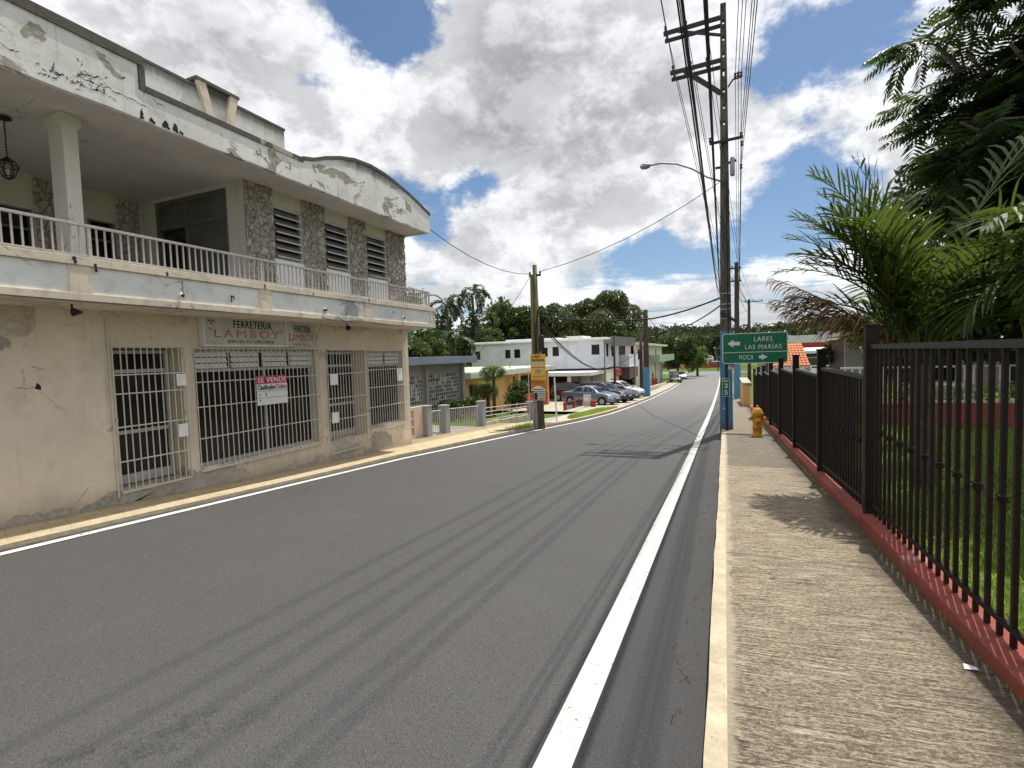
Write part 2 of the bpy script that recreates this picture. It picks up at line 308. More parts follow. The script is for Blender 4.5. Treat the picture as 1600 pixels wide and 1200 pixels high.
# ------------------------------------------------------------------ object helpers
def tag(o, label=None, cat=None, group=None, kind=None):
    if label: o['label'] = label
    if cat: o['category'] = cat
    if group: o['group'] = group
    if kind: o['kind'] = kind
    return o
def thing(name, label, cat, loc=(0, 0, 0), rz=0., group=None):
    o = bpy.data.objects.new(name, None); col.objects.link(o)
    o.location = loc; o.rotation_euler = (0, 0, rz); o.empty_display_size = .2
    return tag(o, label, cat, group)
def root_of(o):
    while o.parent: o = o.parent
    return o
class MB:
    """collects shapes, then links them as one mesh object"""
    def __init__(s): s.v = []; s.f = []; s.mi = []; s.cur = 0
    def face(s, pts):
        n = len(s.v); s.v += [tuple(p) for p in pts]; s.f.append(tuple(range(n, n + len(pts)))); s.mi.append(s.cur); return s
    def box(s, x0, x1, y0, y1, z0, z1):
        n = len(s.v); x0, x1 = min(x0, x1), max(x0, x1); y0, y1 = min(y0, y1), max(y0, y1); z0, z1 = min(z0, z1), max(z0, z1)
        s.v += [(x0, y0, z0), (x1, y0, z0), (x1, y1, z0), (x0, y1, z0), (x0, y0, z1), (x1, y0, z1), (x1, y1, z1), (x0, y1, z1)]
        for q in ((0, 3, 2, 1), (4, 5, 6, 7), (0, 1, 5, 4), (1, 2, 6, 5), (2, 3, 7, 6), (3, 0, 4, 7)):
            s.f.append(tuple(n + i for i in q)); s.mi.append(s.cur)
        return s
    def hexa(s, p):   # 8 points, bottom ring then top ring
        n = len(s.v); s.v += [tuple(q) for q in p]
        for q in ((0, 3, 2, 1), (4, 5, 6, 7), (0, 1, 5, 4), (1, 2, 6, 5), (2, 3, 7, 6), (3, 0, 4, 7)):
            s.f.append(tuple(n + i for i in q)); s.mi.append(s.cur)
        return s
    def bar(s, a, b, w, h=None, up=(0, 0, 1)):
        a, b = Vector(a), Vector(b); h = h or w; d = (b - a).normalized(); up = Vector(up)
        if abs(d.dot(up)) > .98: up = Vector((1, 0, 0))
        sd = d.cross(up).normalized() * w / 2; u = sd.cross(d).normalized() * h / 2
        return s.hexa([a - sd - u, a + sd - u, a + sd + u, a - sd + u, b - sd - u, b + sd - u, b + sd + u, b - sd + u])
    def prism(s, poly, f0, f1):   # poly in (u,v); f0/f1 map (u,v) to 3D on the two end planes
        n = len(s.v); k = len(poly)
        s.v += [tuple(f0(u, v)) for u, v in poly] + [tuple(f1(u, v)) for u, v in poly]
        s.f.append(tuple(range(n + k - 1, n - 1, -1))); s.f.append(tuple(range(n + k, n + 2 * k))); s.mi += [s.cur] * 2
        for i in range(k):
            j = (i + 1) % k; s.f.append((n + i, n + j, n + k + j, n + k + i)); s.mi.append(s.cur)
        return s
    def tube(s, pts, r, n=8, caps=True):
        pts = [Vector(p) for p in pts]; rs = r if isinstance(r, (list, tuple)) else [r] * len(pts)
        base = len(s.v); ref = None
        for i, p in enumerate(pts):
            d = (pts[min(i + 1, len(pts) - 1)] - pts[max(i - 1, 0)]).normalized()
            if ref is None: ref = Vector((0, 0, 1)) if abs(d.z) < .9 else Vector((1, 0, 0))
            a = d.cross(ref).normalized(); b = a.cross(d).normalized(); ref = b
            for k in range(n):
                t = 2 * math.pi * k / n; s.v.append(tuple(p + (a * math.cos(t) + b * math.sin(t)) * rs[i]))
        for i in range(len(pts) - 1):
            for k in range(n):
                j = (k + 1) % n
                s.f.append((base + i * n + k, base + i * n + j, base + (i + 1) * n + j, base + (i + 1) * n + k)); s.mi.append(s.cur)
        if caps:
            s.f.append(tuple(base + k for k in range(n - 1, -1, -1))); e = base + (len(pts) - 1) * n
            s.f.append(tuple(e + k for k in range(n))); s.mi += [s.cur] * 2
        return s
    def lathe(s, prof, c, n=16, axis='z'):
        base = len(s.v); c = Vector(c)
        for r, h in prof:
            for k in range(n):
                t = 2 * math.pi * k / n; u, w = r * math.cos(t), r * math.sin(t)
                o = (u, w, h) if axis == 'z' else ((h, u, w) if axis == 'x' else (u, h, -w))
                s.v.append(tuple(c + Vector(o)))
        for i in range(len(prof) - 1):
            for k in range(n):
                j = (k + 1) % n
                s.f.append((base + i * n + k, base + i * n + j, base + (i + 1) * n + j, base + (i + 1) * n + k)); s.mi.append(s.cur)
        s.f.append(tuple(base + k for k in range(n - 1, -1, -1))); e = base + (len(prof) - 1) * n
        s.f.append(tuple(e + k for k in range(n))); s.mi += [s.cur] * 2
        return s
    def grid(s, rows):   # list of rows of points
        n = len(s.v); w = len(rows[0])
        for r in rows: s.v += [tuple(p) for p in r]
        for i in range(len(rows) - 1):
            for k in range(w - 1):
                s.f.append((n + i * w + k, n + i * w + k + 1, n + (i + 1) * w + k + 1, n + (i + 1) * w + k)); s.mi.append(s.cur)
        return s
    def mesh(s, me, mat4):
        n = len(s.v); s.v += [tuple(mat4 @ v.co) for v in me.vertices]
        for p in me.polygons: s.f.append(tuple(n + i for i in p.vertices)); s.mi.append(s.cur)
        return s
    def wall(s, fn, u0, u1, v0, v1, holes, depth):
        """slab with openings: fn(u,v,w) to 3D, w=0 front, w=depth back; holes (u0,u1,v0,v1)"""
        us = sorted({u0, u1, *[h[0] for h in holes], *[h[1] for h in holes]}); vs = sorted({v0, v1, *[h[2] for h in holes], *[h[3] for h in holes]})
        us = [u for u in us if u0 <= u <= u1]; vs = [v for v in vs if v0 <= v <= v1]
        inh = lambda u, v: any(h[0] < u < h[1] and h[2] < v < h[3] for h in holes)
        for a, b in zip(us, us[1:]):
            for c, d in zip(vs, vs[1:]):
                if inh((a + b) / 2, (c + d) / 2): continue
                s.face([fn(a, c, 0), fn(b, c, 0), fn(b, d, 0), fn(a, d, 0)]); s.face([fn(a, c, depth), fn(a, d, depth), fn(b, d, depth), fn(b, c, depth)])
        for h in holes:
            a, b, c, d = h
            s.face([fn(a, c, 0), fn(a, d, 0), fn(a, d, depth), fn(a, c, depth)]); s.face([fn(b, c, 0), fn(b, c, depth), fn(b, d, depth), fn(b, d, 0)])
            s.face([fn(a, d, 0), fn(b, d, 0), fn(b, d, depth), fn(a, d, depth)]); s.face([fn(a, c, 0), fn(a, c, depth), fn(b, c, depth), fn(b, c, 0)])
        s.face([fn(u0, v1, 0), fn(u1, v1, 0), fn(u1, v1, depth), fn(u0, v1, depth)])
        s.face([fn(u0, v0, 0), fn(u0, v1, 0), fn(u0, v1, depth), fn(u0, v0, depth)]); s.face([fn(u1, v0, 0), fn(u1, v0, depth), fn(u1, v1, depth), fn(u1, v1, 0)])
        return s
    def build(s, name, mat, parent=None, smooth=False, bevel=0., local=False, seg=2):
        me = bpy.data.meshes.new(name)
        off = Vector((0, 0, 0))
        if parent is not None and not local: off = root_of(parent).location
        me.from_pydata([tuple(Vector(p) - off) for p in s.v], [], s.f)
        for m_ in (mat if isinstance(mat, (list, tuple)) else [mat]): me.materials.append(m_)
        if any(s.mi): me.polygons.foreach_set('material_index', s.mi)
        if smooth: me.polygons.foreach_set('use_smooth', [True] * len(me.polygons))
        me.update()
        o = bpy.data.objects.new(name, me); col.objects.link(o)
        if parent is not None: o.parent = parent
        if bevel:
            b = o.modifiers.new('edge', 'BEVEL'); b.width = bevel; b.segments = seg; b.limit_method = 'ANGLE'; b.angle_limit = R(40)
        return o
def structure(o): o['kind'] = 'structure'; return o
def copy_tree(o, parent=None):
    c = o.copy(); col.objects.link(c)
    if parent is not None: c.parent = parent
    for ch in list(o.children): copy_tree(ch, c)
    return c
_texts = {}
def text_mesh(body, bold=0., spacing=1.):
    k = (body, bold, spacing)
    if k in _texts: return _texts[k]
    cu = bpy.data.curves.new('lettering', 'FONT'); cu.body = body; cu.size = 1; cu.offset = bold; cu.extrude = .004
    cu.space_character = spacing; cu.resolution_u = 4
    o = bpy.data.objects.new('lettering', cu); col.objects.link(o)
    dg = bpy.context.evaluated_depsgraph_get(); me = bpy.data.meshes.new_from_object(o.evaluated_get(dg))
    col.objects.unlink(o); bpy.data.objects.remove(o); bpy.data.curves.remove(cu)
    _texts[k] = me; return me
def put_text(mb, body, facing, u0, u1, v0, v1, w, bold=0., spacing=1.):
    """fit the words into a rectangle; facing 'x' (reads along +Y, seen from +X) or 'y' (reads along +X, seen from -Y)"""
    me = text_mesh(body, bold, spacing)
    xs = [v.co.x for v in me.vertices]; ys = [v.co.y for v in me.vertices]
    a, b, c, d = min(xs), max(xs), min(ys), max(ys)
    su, sv = (u1 - u0) / (b - a), (v1 - v0) / (d - c)
    if facing == 'x': m = Matrix(((0, 0, 1, w), (su, 0, 0, u0 - a * su), (0, sv, 0, v0 - c * sv), (0, 0, 0, 1)))
    else: m = Matrix(((su, 0, 0, u0 - a * su), (0, 0, -1, w), (0, sv, 0, v0 - c * sv), (0, 0, 0, 1)))
    return mb.mesh(me, m)
# ------------------------------------------------------------------ camera, light, sky
def make_camera():
    cam = bpy.data.cameras.new('street_camera'); o = bpy.data.objects.new('street_camera', cam); col.objects.link(o)
    right = Vector((0.92139291, 0.38735899, -0.03143444)); up = Vector((0.007939, 0.06210731, 0.9980379)); fwd = Vector((-0.38855126, 0.9198346, -0.05415))
    m = Matrix((right, up, -fwd)).transposed().to_4x4(); m.translation = (0, 0, 1.6); o.matrix_world = m
    cam.sensor_width = 36; cam.lens = 787.15 / 1600 * 36; cam.clip_start = .05; cam.clip_end = 4000
    scene.camera = o
    return right, up, fwd
CR, CU, CF = make_camera()
def sun_and_sky():
    li = bpy.data.lights.new('sun', 'SUN'); li.energy = 5.0; li.angle = R(.53); li.color = (1, .955, .88)
    o = bpy.data.objects.new('sun', li); col.objects.link(o); o.rotation_euler = SUN.to_track_quat('Z', 'Y').to_euler(); o.location = (5, 10, 40)
    w = bpy.data.worlds.new('World'); scene.world = w; w.use_nodes = True
    t = w.node_tree; N = t.nodes; L = t.links
    bg = N['Background']; bg.inputs['Strength'].default_value = .1
    sky = N.new('ShaderNodeTexSky'); sky.sky_type = 'NISHITA'; sky.sun_disc = False
    sky.sun_elevation = math.asin(SUN.z); sky.sun_rotation = math.atan2(SUN.x, SUN.y); sky.ozone_density = 1.6; sky.dust_density = .6; sky.air_density = 1.
    tc = N.new('ShaderNodeTexCoord'); D = tc.outputs['Generated']
    def mth(op, a, b=0., c=None):
        n = N.new('ShaderNodeMath'); n.operation = op
        for i, v in enumerate((a, b, c)):
            if v is None: continue
            if hasattr(v, 'links'): L.new(v, n.inputs[i])
            else: n.inputs[i].default_value = v
        return n.outputs[0]
    def sm(f, a, b, c=0., d=1.):
        n = N.new('ShaderNodeMapRange'); n.interpolation_type = 'SMOOTHSTEP'; L.new(f, n.inputs['Value'])
        for k, v in (('From Min', a), ('From Max', b), ('To Min', c), ('To Max', d)): n.inputs[k].default_value = v
        return n.outputs[0]
    def vm(op, a, b=None):
        n = N.new('ShaderNodeVectorMath'); n.operation = op; L.new(a, n.inputs[0])
        if b is not None:
            if hasattr(b, 'links'): L.new(b, n.inputs[1])
            else: n.inputs[1].default_value = b
        return n.outputs['Value' if op == 'DOT_PRODUCT' else 'Vector']
    def mixc(f, a, b):
        n = N.new('ShaderNodeMix'); n.data_type = 'RGBA'
        if hasattr(f, 'links'): L.new(f, n.inputs[0])
        else: n.inputs[0].default_value = f
        for i, v in ((6, a), (7, b)):
            if hasattr(v, 'links'): L.new(v, n.inputs[i])
            else: n.inputs[i].default_value = (*v, 1)
        return n.outputs[2]
    sp = N.new('ShaderNodeSeparateXYZ'); L.new(D, sp.inputs[0])
    mq = N.new('ShaderNodeMapping'); mq.inputs['Scale'].default_value = (3.0, 3.0, 4.6); mq.inputs['Location'].default_value = (1.7, 4.2, .6); L.new(D, mq.inputs[0])
    P = mq.outputs[0]
    def nz(v, s, det, ro, dist=0.):
        n = N.new('ShaderNodeTexNoise'); n.inputs['Scale'].default_value = s; n.inputs['Detail'].default_value = det; n.inputs['Roughness'].default_value = ro; n.inputs['Distortion'].default_value = dist
        L.new(v, n.inputs['Vector']); return n.outputs['Fac']
    big = nz(P, .9, 3, .5, .2); fine = nz(P, 2.3, 11, .63, .1)
    dens = mth('ADD', mth('MULTIPLY', big, .55), mth('MULTIPLY', fine, .55))
    # large openings and heavy grey parts of the cloud deck, by compass direction
    def blob(d, k, amp): return mth('MULTIPLY', mth('POWER', 2.718, mth('MULTIPLY', mth('SUBTRACT', vm('DOT_PRODUCT', D, tuple(Vector(d).normalized())), 1.), k)), amp)
    for d, k, a in OPEN: dens = mth('SUBTRACT', dens, blob(d, k, a))
    shade = None
    for d, k, a in HEAVY:
        b = blob(d, k, a); shade = b if shade is None else mth('ADD', shade, b)
    dens = mth('ADD', dens, mth('MULTIPLY', shade, .16))
    low = sm(sp.outputs[2], .02, .22, 1., 0.)           # long flat streaks low over the horizon
    mp = N.new('ShaderNodeMapping'); mp.inputs['Scale'].default_value = (1.6, 1.6, 16); L.new(D, mp.inputs[0])
    streak = nz(mp.outputs[0], 2.6, 7, .6, .4)
    dens = mth('ADD', mth('MULTIPLY', dens, mth('SUBTRACT', 1., low)), mth('MULTIPLY', mth('ADD', streak, .02), low))
    al = sm(dens, .425, .525)
    sun2 = (SUN.x * .20, SUN.y * .20, SUN.z * .26)
    toward = nz(vm('ADD', P, sun2), 2.3, 11, .63, .1)
    lit = sm(mth('SUBTRACT', fine, toward), -.13, .13)
    thick = sm(dens, .50, .80)
    bright = mth('ADD', mth('MULTIPLY', lit, 4.6), 7.3)
    bright = mth('SUBTRACT', bright, mth('MULTIPLY', thick, 1.5))
    sh = mth('MULTIPLY', shade, sm(nz(P, 2.3, 8, .62, .3), .30, .66, .15, 1.2))
    bright = mth('MULTIPLY', bright, mth('SUBTRACT', 1., mth('MINIMUM', mth('MULTIPLY', sh, .52), .50)))
    bright = mth('MAXIMUM', bright, 4.0)
    cc = N.new('ShaderNodeCombineColor'); L.new(mth('MULTIPLY', bright, .985), cc.inputs[0]); L.new(bright, cc.inputs[1]); L.new(mth('MULTIPLY', bright, 1.035), cc.inputs[2])
    skyc = N.new('ShaderNodeVectorMath'); skyc.operation = 'MULTIPLY'; L.new(sky.outputs[0], skyc.inputs[0]); skyc.inputs[1].default_value = (SKYK * .82, SKYK * .92, SKYK * 1.0)
    c = mixc(al, skyc.outputs[0], cc.outputs[0])
    # haze band at the horizon
    c = mixc(sm(sp.outputs[2], -.02, .10, .45, 0.), c, (6.2, 6.6, 7.0))
    L.new(c, bg.inputs['Color'])
    vs = scene.view_settings; scene.display_settings.display_device = 'sRGB'; vs.view_transform = 'Standard'; vs.look = 'None'; vs.exposure = 0; vs.gamma = 1
SKYK = 1.0
def pdir(x, y): return tuple((CF * 787.15 + CR * (x - 800) - CU * (y - 600)).normalized())
OPEN = [(pdir(600, 50), 380, .18), (pdir(545, 5), 520, .12), (pdir(640, 20), 900, .12), (pdir(500, 118), 900, .12), (pdir(745, 283), 1300, .17), (pdir(1290, 268), 260, .19), (pdir(1200, 352), 190, .17), (pdir(1180, 235), 300, -.06), (pdir(1130, 310), 300, -.03), (pdir(1020, 390), 260, .10),
        (pdir(1120, 400), 160, .09), (pdir(1255, 75), 260, .13), (pdir(690, 350), 1200, .08), (pdir(640, 330), 900, .07), (pdir(300, -60), 60, -.08), (pdir(1100, 150), 60, -.05)]
HEAVY = [(pdir(850, 150), 40, .58), (pdir(780, 250), 160, .22), (pdir(330, 20), 60, .45), (pdir(690, 410), 160, .30), (pdir(1000, 150), 120, .15)]
sun_and_sky()

# ------------------------------------------------------------------ setting: ground, road, pavements
def strip(name, mat, ys, left, right, dz, faceL=0., faceR=0., nx=1):
    """a sheet following the street's fall; faceL / faceR: depth of a vertical edge"""
    mb = MB(); rows = []
    for y in ys:
        l, r = left(y), right(y); d = dz(y) if callable(dz) else dz
        rows.append([(l + (r - l) * i / nx, y, g(y) + d) for i in range(nx + 1)])
    mb.grid(rows)
    if faceL: mb.grid([[(p[0][0], p[0][1], p[0][2] - faceL) for p in [r_]] + [r_[0]] for r_ in rows])
    if faceR: mb.grid([[r_[-1], (r_[-1][0], r_[-1][1], r_[-1][2] - faceR)] for r_ in rows])
    return structure(mb.build(name, mat))
YS = [-40, -20, -8, -4] + [i * .5 for i in range(-4, 60)] + list(range(30, 114, 2))
k = lambda c: (lambda y: c)
def setting():
    mb = MB(); xs = [-900, -300, -120, -60, -30, -16, -9, -6, -3, 0, 2.2, 5, 9, 16, 30, 60, 120, 300, 900]
    ys = [-80, -40, -20, -10, 0, 5, 10, 15, 20, 25, 30, 36, 42, 50, 62, 80, 110, 140, 200, 400, 900, 2500]
    mb.grid([[(x, y, g(y) - .06 - (.25 if x > 12 or x < -16 else 0)) for x in xs] for y in ys]); structure(mb.build('ground', M['lawn']))
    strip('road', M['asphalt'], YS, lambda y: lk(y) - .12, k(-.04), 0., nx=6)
    # the crossing street at the foot of the hill
    mb = MB(); mb.grid([[(x, y, g(y) + .004) for x in (-90, -40, -12, 0, 20, 60, 120)] for y in (112, 116, 120, 126, 131)]); structure(mb.build('cross_street', M['asphalt']))
    yl = [y for y in YS if y <= 78]
    strip('gutter', M['gutter'], yl, lambda y: lk(y) - .06, lambda y: lk(y) + .085 + .02 * math.sin(y * 2.1), .004)
    strip('edge_line', M['paint'], yl, lambda y: lk(y) + .11 + .05 * min(1, max(0, (y - 8) / 8)), lambda y: lk(y) + .225 + .05 * min(1, max(0, (y - 8) / 8)), .008)
    strip('edge_line', M['paint'], YS, k(-.745), k(-.595), .008)
    # pavements
    yr = [y for y in YS if y <= 100]
    strip('kerb', M['kerb'], yr, lambda y: -.085 + .004 * math.sin(y * 5.3) + .003 * math.sin(y * 13.7), k(.0), lambda y: .15 - .004 * abs(math.sin(y * 3.1)), faceL=.16)
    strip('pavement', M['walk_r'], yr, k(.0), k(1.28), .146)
    dzl = lambda y: .05 + .05 * min(1, max(0, (y - 6) / 8))
    strip('kerb', M['kerb'], yl, lambda y: lk(y) - .13, lambda y: lk(y), dzl, faceR=.11)
    y1 = [y for y in yl if y <= 11.0]; y2 = [y for y in yl if 11.0 <= y <= 17.5]; y3 = [y for y in yl if 17.5 <= y]
    strip('pavement', M['walk_l'], y1, k(-7.46), lambda y: lk(y) - .13, lambda y: dzl(y) - .004)
    strip('pavement', M['walk_l'], y2, lambda y: -8.05, lambda y: lk(y) - .13, lambda y: dzl(y) - .006)
    strip('pavement', M['concrete'], y3, lambda y: lk(y) - 1.3, lambda y: lk(y) - .13, lambda y: dzl(y) - .006)
    # front yards behind the left pavement
    strip('front_yard', M['lawn'], [11, 13, 16, 18, 20.9], k(-12), k(-8.05), .07)
    strip('garden_path', M['slab_grey'], [13.6, 15.9], k(-10.6), k(-8.06), .078)
    strip('parking_apron', M['concrete'], [y for y in yl if 24.8 <= y <= 56], k(-13.2), lambda y: lk(y) - 1.3, lambda y: .08)
    strip('dirt_verge', M['dirt'], [y for y in yl if 14.2 <= y <= 18], lambda y: lk(y) - .62 + .12 * math.sin(y * 3), lambda y: lk(y) - .02, .106)
    # lawn inside the iron fence, nearly level
    mb = MB(); rows = []
    for y in (-6, -2, 0, 2, 4, 6, 8, 10, 12, 14, 18, 24):
        rows.append([(x, y, max(g(y) + .06, -.12) * s + (g(y) + .12) * (1 - s)) for x, s in ((1.5, .0), (1.9, .35), (2.6, .9), (4, 1), (8, 1), (14, 1))])
    mb.grid(rows); structure(mb.build('lawn', M['lawn']))
setting()
def blades(name, n, region, zf, h=(.03, .07), seed=1):
    rnd = random.Random(seed); mb = MB()
    for _ in range(n):
        x, y = region(rnd); z = zf(x, y); a = rnd.random() * 6.28; hh = rnd.uniform(*h); w = rnd.uniform(.004, .008)
        dx, dy = math.cos(a) * w, math.sin(a) * w; lx, ly = rnd.uniform(-.6, .6) * hh, rnd.uniform(-.6, .6) * hh
        mb.face([(x - dx, y - dy, z), (x + dx, y + dy, z), (x + lx, y + ly, z + hh)])
    o = mb.build(name, M['blade']); o['kind'] = 'stuff'; return tag(o, None, 'grass')
def lawn_z(x, y):
    s = 0 if x < 1.5 else (1 if x > 2.6 else (x - 1.5) / 1.1); return max(g(y) + .06, -.12) * s + (g(y) + .12) * (1 - s) - .005
tag(blades('lawn_grass', 34000, lambda r: (1.55 + 5.5 * r.random() ** 1.4, 1.2 + 12.2 * r.random()), lawn_z, (.04, .10), 3), 'short green lawn grass behind the dark iron fence')
tag(blades('verge_grass', 9000, lambda r: ((lambda y: (lk(y) - .16 - .85 * r.random() * min(1, (y - 20) / 3 + .2) * min(1, (29.2 - y) / 1.5), y))(20.3 + 8.7 * r.random())), lambda x, y: g(y) + .095, (.05, .11), 4), 'bright green grass strip along the left kerb by the parked cars')
tag(blades('yard_grass', 9000, lambda r: ((lambda y: (-8.1 - 3.4 * r.random(), y))(16.1 + 4.7 * r.random())), lambda x, y: g(y) + .07, (.05, .12), 5), 'green grass in the front yard behind the low railing')
tag(blades('weeds', 900, lambda r: (lk(16) - .1 - .5 * r.random() ** 2, 14.9 + 2.4 * r.random()), lambda x, y: g(y) + .095, (.05, .16), 6), 'dry weeds around the foot of the wooden pole')
tag(blades('kerb_weeds', 700, lambda r: (1.195 + .04 * r.random(), 2 + 12 * r.random() ** .8), lambda x, y: g(y) + .14, (.01, .05), 7), 'small weeds in the joint between pavement and red wall')

# ------------------------------------------------------------------ the hardware shop on the left
WX, FX, YE = -7.4, -6.6, 10.8       # lower wall, balcony / roof face, end of the building
def shop():
    B = thing('shop_building', 'two storey weathered cream shop building with a balcony, curved parapet and barred shopfront', 'building', (-9, 5.5, -.3))
    fx = lambda u, v, w: (WX - w, u, v)
    holes = [(4.08, 4.98, -.02, 1.88), (5.17, 7.65, .03, 1.86), (7.93, 9.10, -.24, 1.84), (9.19, 10.55, .05, 1.82)]
    mb = MB(); mb.wall(fx, -3, YE, -1.2, 2.375, holes, .36); mb.box(-13, WX - .36, YE - .2, YE, -1.2, 2.37); mb.box(-13, WX - .36, -3, -2.8, -1.2, 2.37); mb.box(-13.2, -13, -3, YE, -1.2, 2.37)
    mb.build('wall', M['shop_wall'], B)
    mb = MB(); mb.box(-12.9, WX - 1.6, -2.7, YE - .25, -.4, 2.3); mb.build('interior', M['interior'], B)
    # openings: frames, glass, louvres
    def door(y0, y1, z0, z1):
        d = MB(); x = WX - .30; yf = y1
        for a, b in ((y0, y0 + .05), (yf - .05, yf)): d.box(x - .03, x + .03, a, b, z0, z1)
        zt = z1 - .32
        for z in (z0, z0 + (zt - z0) * .45, zt, z1 - .05): d.box(x - .028, x + .028, y0 + .05, yf - .05, z, z + .05 if z > z0 else z + .13)
        o = d.build('door', M['alu'], B); q = MB(); q.box(x - .012, x - .006, y0 + .04, yf - .04, z0 + .05, z1 - .02); q.build('pane', M['glass'], o)
    def shop_window(y0, y1, z0, z1, mull):
        d = MB(); x = WX - .14; zt = z1 - .34
        for a in (y0, y1 - .045, *mull): d.box(x - .03, x + .03, a, a + .045, z0, z1)
        for z in (z0, zt, z1 - .04): d.box(x - .028, x + .028, y0 + .045, y1 - .045, z, z + .045)
        o = d.build('window', M['alu'], B); q = MB(); q.box(x - .012, x - .006, y0, y1, z0 + .03, z1 - .02); q.build('pane', M['glass'], o)
        s = MB(); ed = [y0 + .05, *[m_ + .05 for m_ in mull], y1]
        step = (y1 - y0) / 4 if y1 - y0 > 2 else (y1 - y0) / 2
        n_ = 4 if y1 - y0 > 2 else 2
        for i in range(n_):
            for j in range(3):
                zz = zt + .065 + j * .092; a, b = y0 + i * step + .06, y0 + (i + 1) * step - .02
                s.hexa([(x + .035, a, zz), (x + .075, a, zz - .012), (x + .075, b, zz - .012), (x + .035, b, zz), (x + .03, a, zz + .066), (x + .045, a, zz + .066), (x + .045, b, zz + .066), (x + .03, b, zz + .066)])
        s.build('louvre', M['slat'], o)
        c = MB(); c.box(x - .1, WX + .035, y0 + .003, y1 - .003, z0 - .055, z0 + .002); c.build('sill', M['shop_trim'], o)
    door(4.10, 4.96, .0, 1.86); shop_window(5.19, 7.63, .05, 1.85, (6.5,)); door(7.95, 9.08, .0, 1.82); shop_window(9.21, 10.53, .07, 1.81, ())
    c = MB(); c.box(WX - .34, WX - .01, 7.94, 9.09, -.239, -.02); c.build('step', M['shop_trim'], B)
    # iron grilles in front of the openings
    def grille(y0, y1, z0, z1, n, hz, plates):
        x = WX + .045; o = MB()
        for z in (z0, z1): o.box(x - .009, x + .009, y0, y1, z - .011, z + .011)
        for z in hz: o.box(x + .0065, x + .016, y0 - .04, y1 + .04, z - .008, z + .008)
        for y in (y0 + .005, y1 - .005):
            for z in (z0 + .1, (z0 + z1) / 2, z1 - .1): o.box(WX - .01, x - .009, y - .012, y + .012, z - .012, z + .012)
        gr = o.build('security_grille', M['bar_white'], B)
        b = MB(); b.box(-.0055, .0055, -.0055, .0055, 0, z1 - z0 - .022); first = None
        for i in range(n):
            y = y0 + (y1 - y0) * i / (n - 1)
            if first is None: br = first = b.build('bar', M['bar_white'], gr, local=True)
            else: br = first.copy(); col.objects.link(br); br.parent = gr
            br.location = Vector((x, y, z0 + .011)) - B.location; br.rotation_euler = (random.Random(i).uniform(-.004, .004), 0, 0)
        for a, c_, e, f in plates:
            p = MB(); p.box(x + .017, x + .025, a, c_, e, f); p.build('lock_plate', M['white'], gr)
    grille(4.05, 5.0, -.04, 1.90, 12, (.37, .83, 1.27, 1.52), ((4.85, 4.99, 1.33, 1.50), (4.83, 4.97, .58, .77)))
    grille(5.16, 7.68, .0, 1.88, 28, (.50, .98, 1.36), ())
    grille(7.91, 9.13, -.26, 1.86, 15, (.42, .86, 1.36), ((7.94, 8.16, 1.14, 1.36), (7.94, 8.13, .36, .58)))
    grille(9.17, 10.58, .02, 1.84, 17, (.55, 1.0, 1.40), ((10.2, 10.42, 1.1, 1.40),))
    # balcony: beam, panels, pilasters, top trim
    mb = MB(); mb.box(-13, FX - .03, -3, YE, 2.38, 2.845); mb.box(FX - .0295, FX - .012, -3, YE + .02, 2.462, 2.762)
    mb.build('balcony_panel', M['panel'], B)
    mb = MB()
    mb.box(FX - .0298, FX + .016, -3, YE + .05, 2.372, 2.458); mb.box(FX - .0298, FX + .022, -3, YE + .06, 2.766, 2.862)
    for a, b in ((.85, 1.07), (3.26, 3.48), (5.72, 5.95), (8.2, 8.45), (10.62, YE + .055)): mb.box(FX - .02, FX + .010, a, b, 2.4595, 2.7645)
    mb.box(-7.6, FX - .032, YE + .002, YE + .05, 2.375, 2.86)
    mb.build('balcony_trim', M['shop_trim'], B, bevel=.006)
    mb = MB(); mb.box(-12.8, FX - .035, -2.9, YE - .02, 2.362, 2.378); mb.build('balcony_underside', M['shop_trim'], B)
    # railing
    RX = FX - .07; RT = 3.235; o = MB()
    o.box(RX - .022, RX + .022, -2.5, YE - .06, RT - .012, RT + .016); o.box(RX - .012, RX + .012, -2.5, YE - .06, 2.885, 2.905)
    o.box(-8.2, RX - .0225, YE - .10, YE - .06, RT - .011, RT + .015)
    rl = o.build('railing', M['rail'], B)
    for y in (3.52, 5.84, 6.9, 8.34, YE - .09):
        p = MB(); p.box(RX - .016, RX + .016, y - .016, y + .016, 2.862, RT - .0125); p.build('post', M['rail'], rl)
    b = MB(); b.box(-.008, .008, -.008, .008, 0, RT - .0125 - 2.906); first = None; y = 2.5; i = 0
    while y < YE - .12:
        if first is None: br = first = b.build('baluster', M['rail'], rl, local=True)
        else: br = first.copy(); col.objects.link(br); br.parent = rl
        br.location = Vector((RX, y, 2.9055)) - B.location; y += .0845
    x = RX - .09
    while x > -8.1:
        br = first.copy(); col.objects.link(br); br.parent = rl; br.location = Vector((x, YE - .08, 2.9055)) - B.location; x -= .16
    # upper storey: floor, façade wall with three windows, terrace, column
    fw = [(6.80, 7.47, 3.50, 4.45), (8.06, 8.77, 3.50, 4.47), (9.33, 10.07, 3.50, 4.47)]
    mb = MB(); mb.wall(fx, 6.22, YE, 2.846, 4.70, fw, .2); mb.box(-13, WX - .2, YE - .2, YE - .001, 2.846, 4.70); mb.build('upper_wall', M['inner_wall'], B)
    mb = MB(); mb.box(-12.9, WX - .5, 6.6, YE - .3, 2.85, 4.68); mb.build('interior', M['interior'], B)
    for y0, y1, z0, z1 in fw:
        mb = MB(); mb.box(WX + .001, WX + .006, y0 - .01, y1 + .01, 2.87, z0 - .02); mb.build('window_apron', M['white'], B)
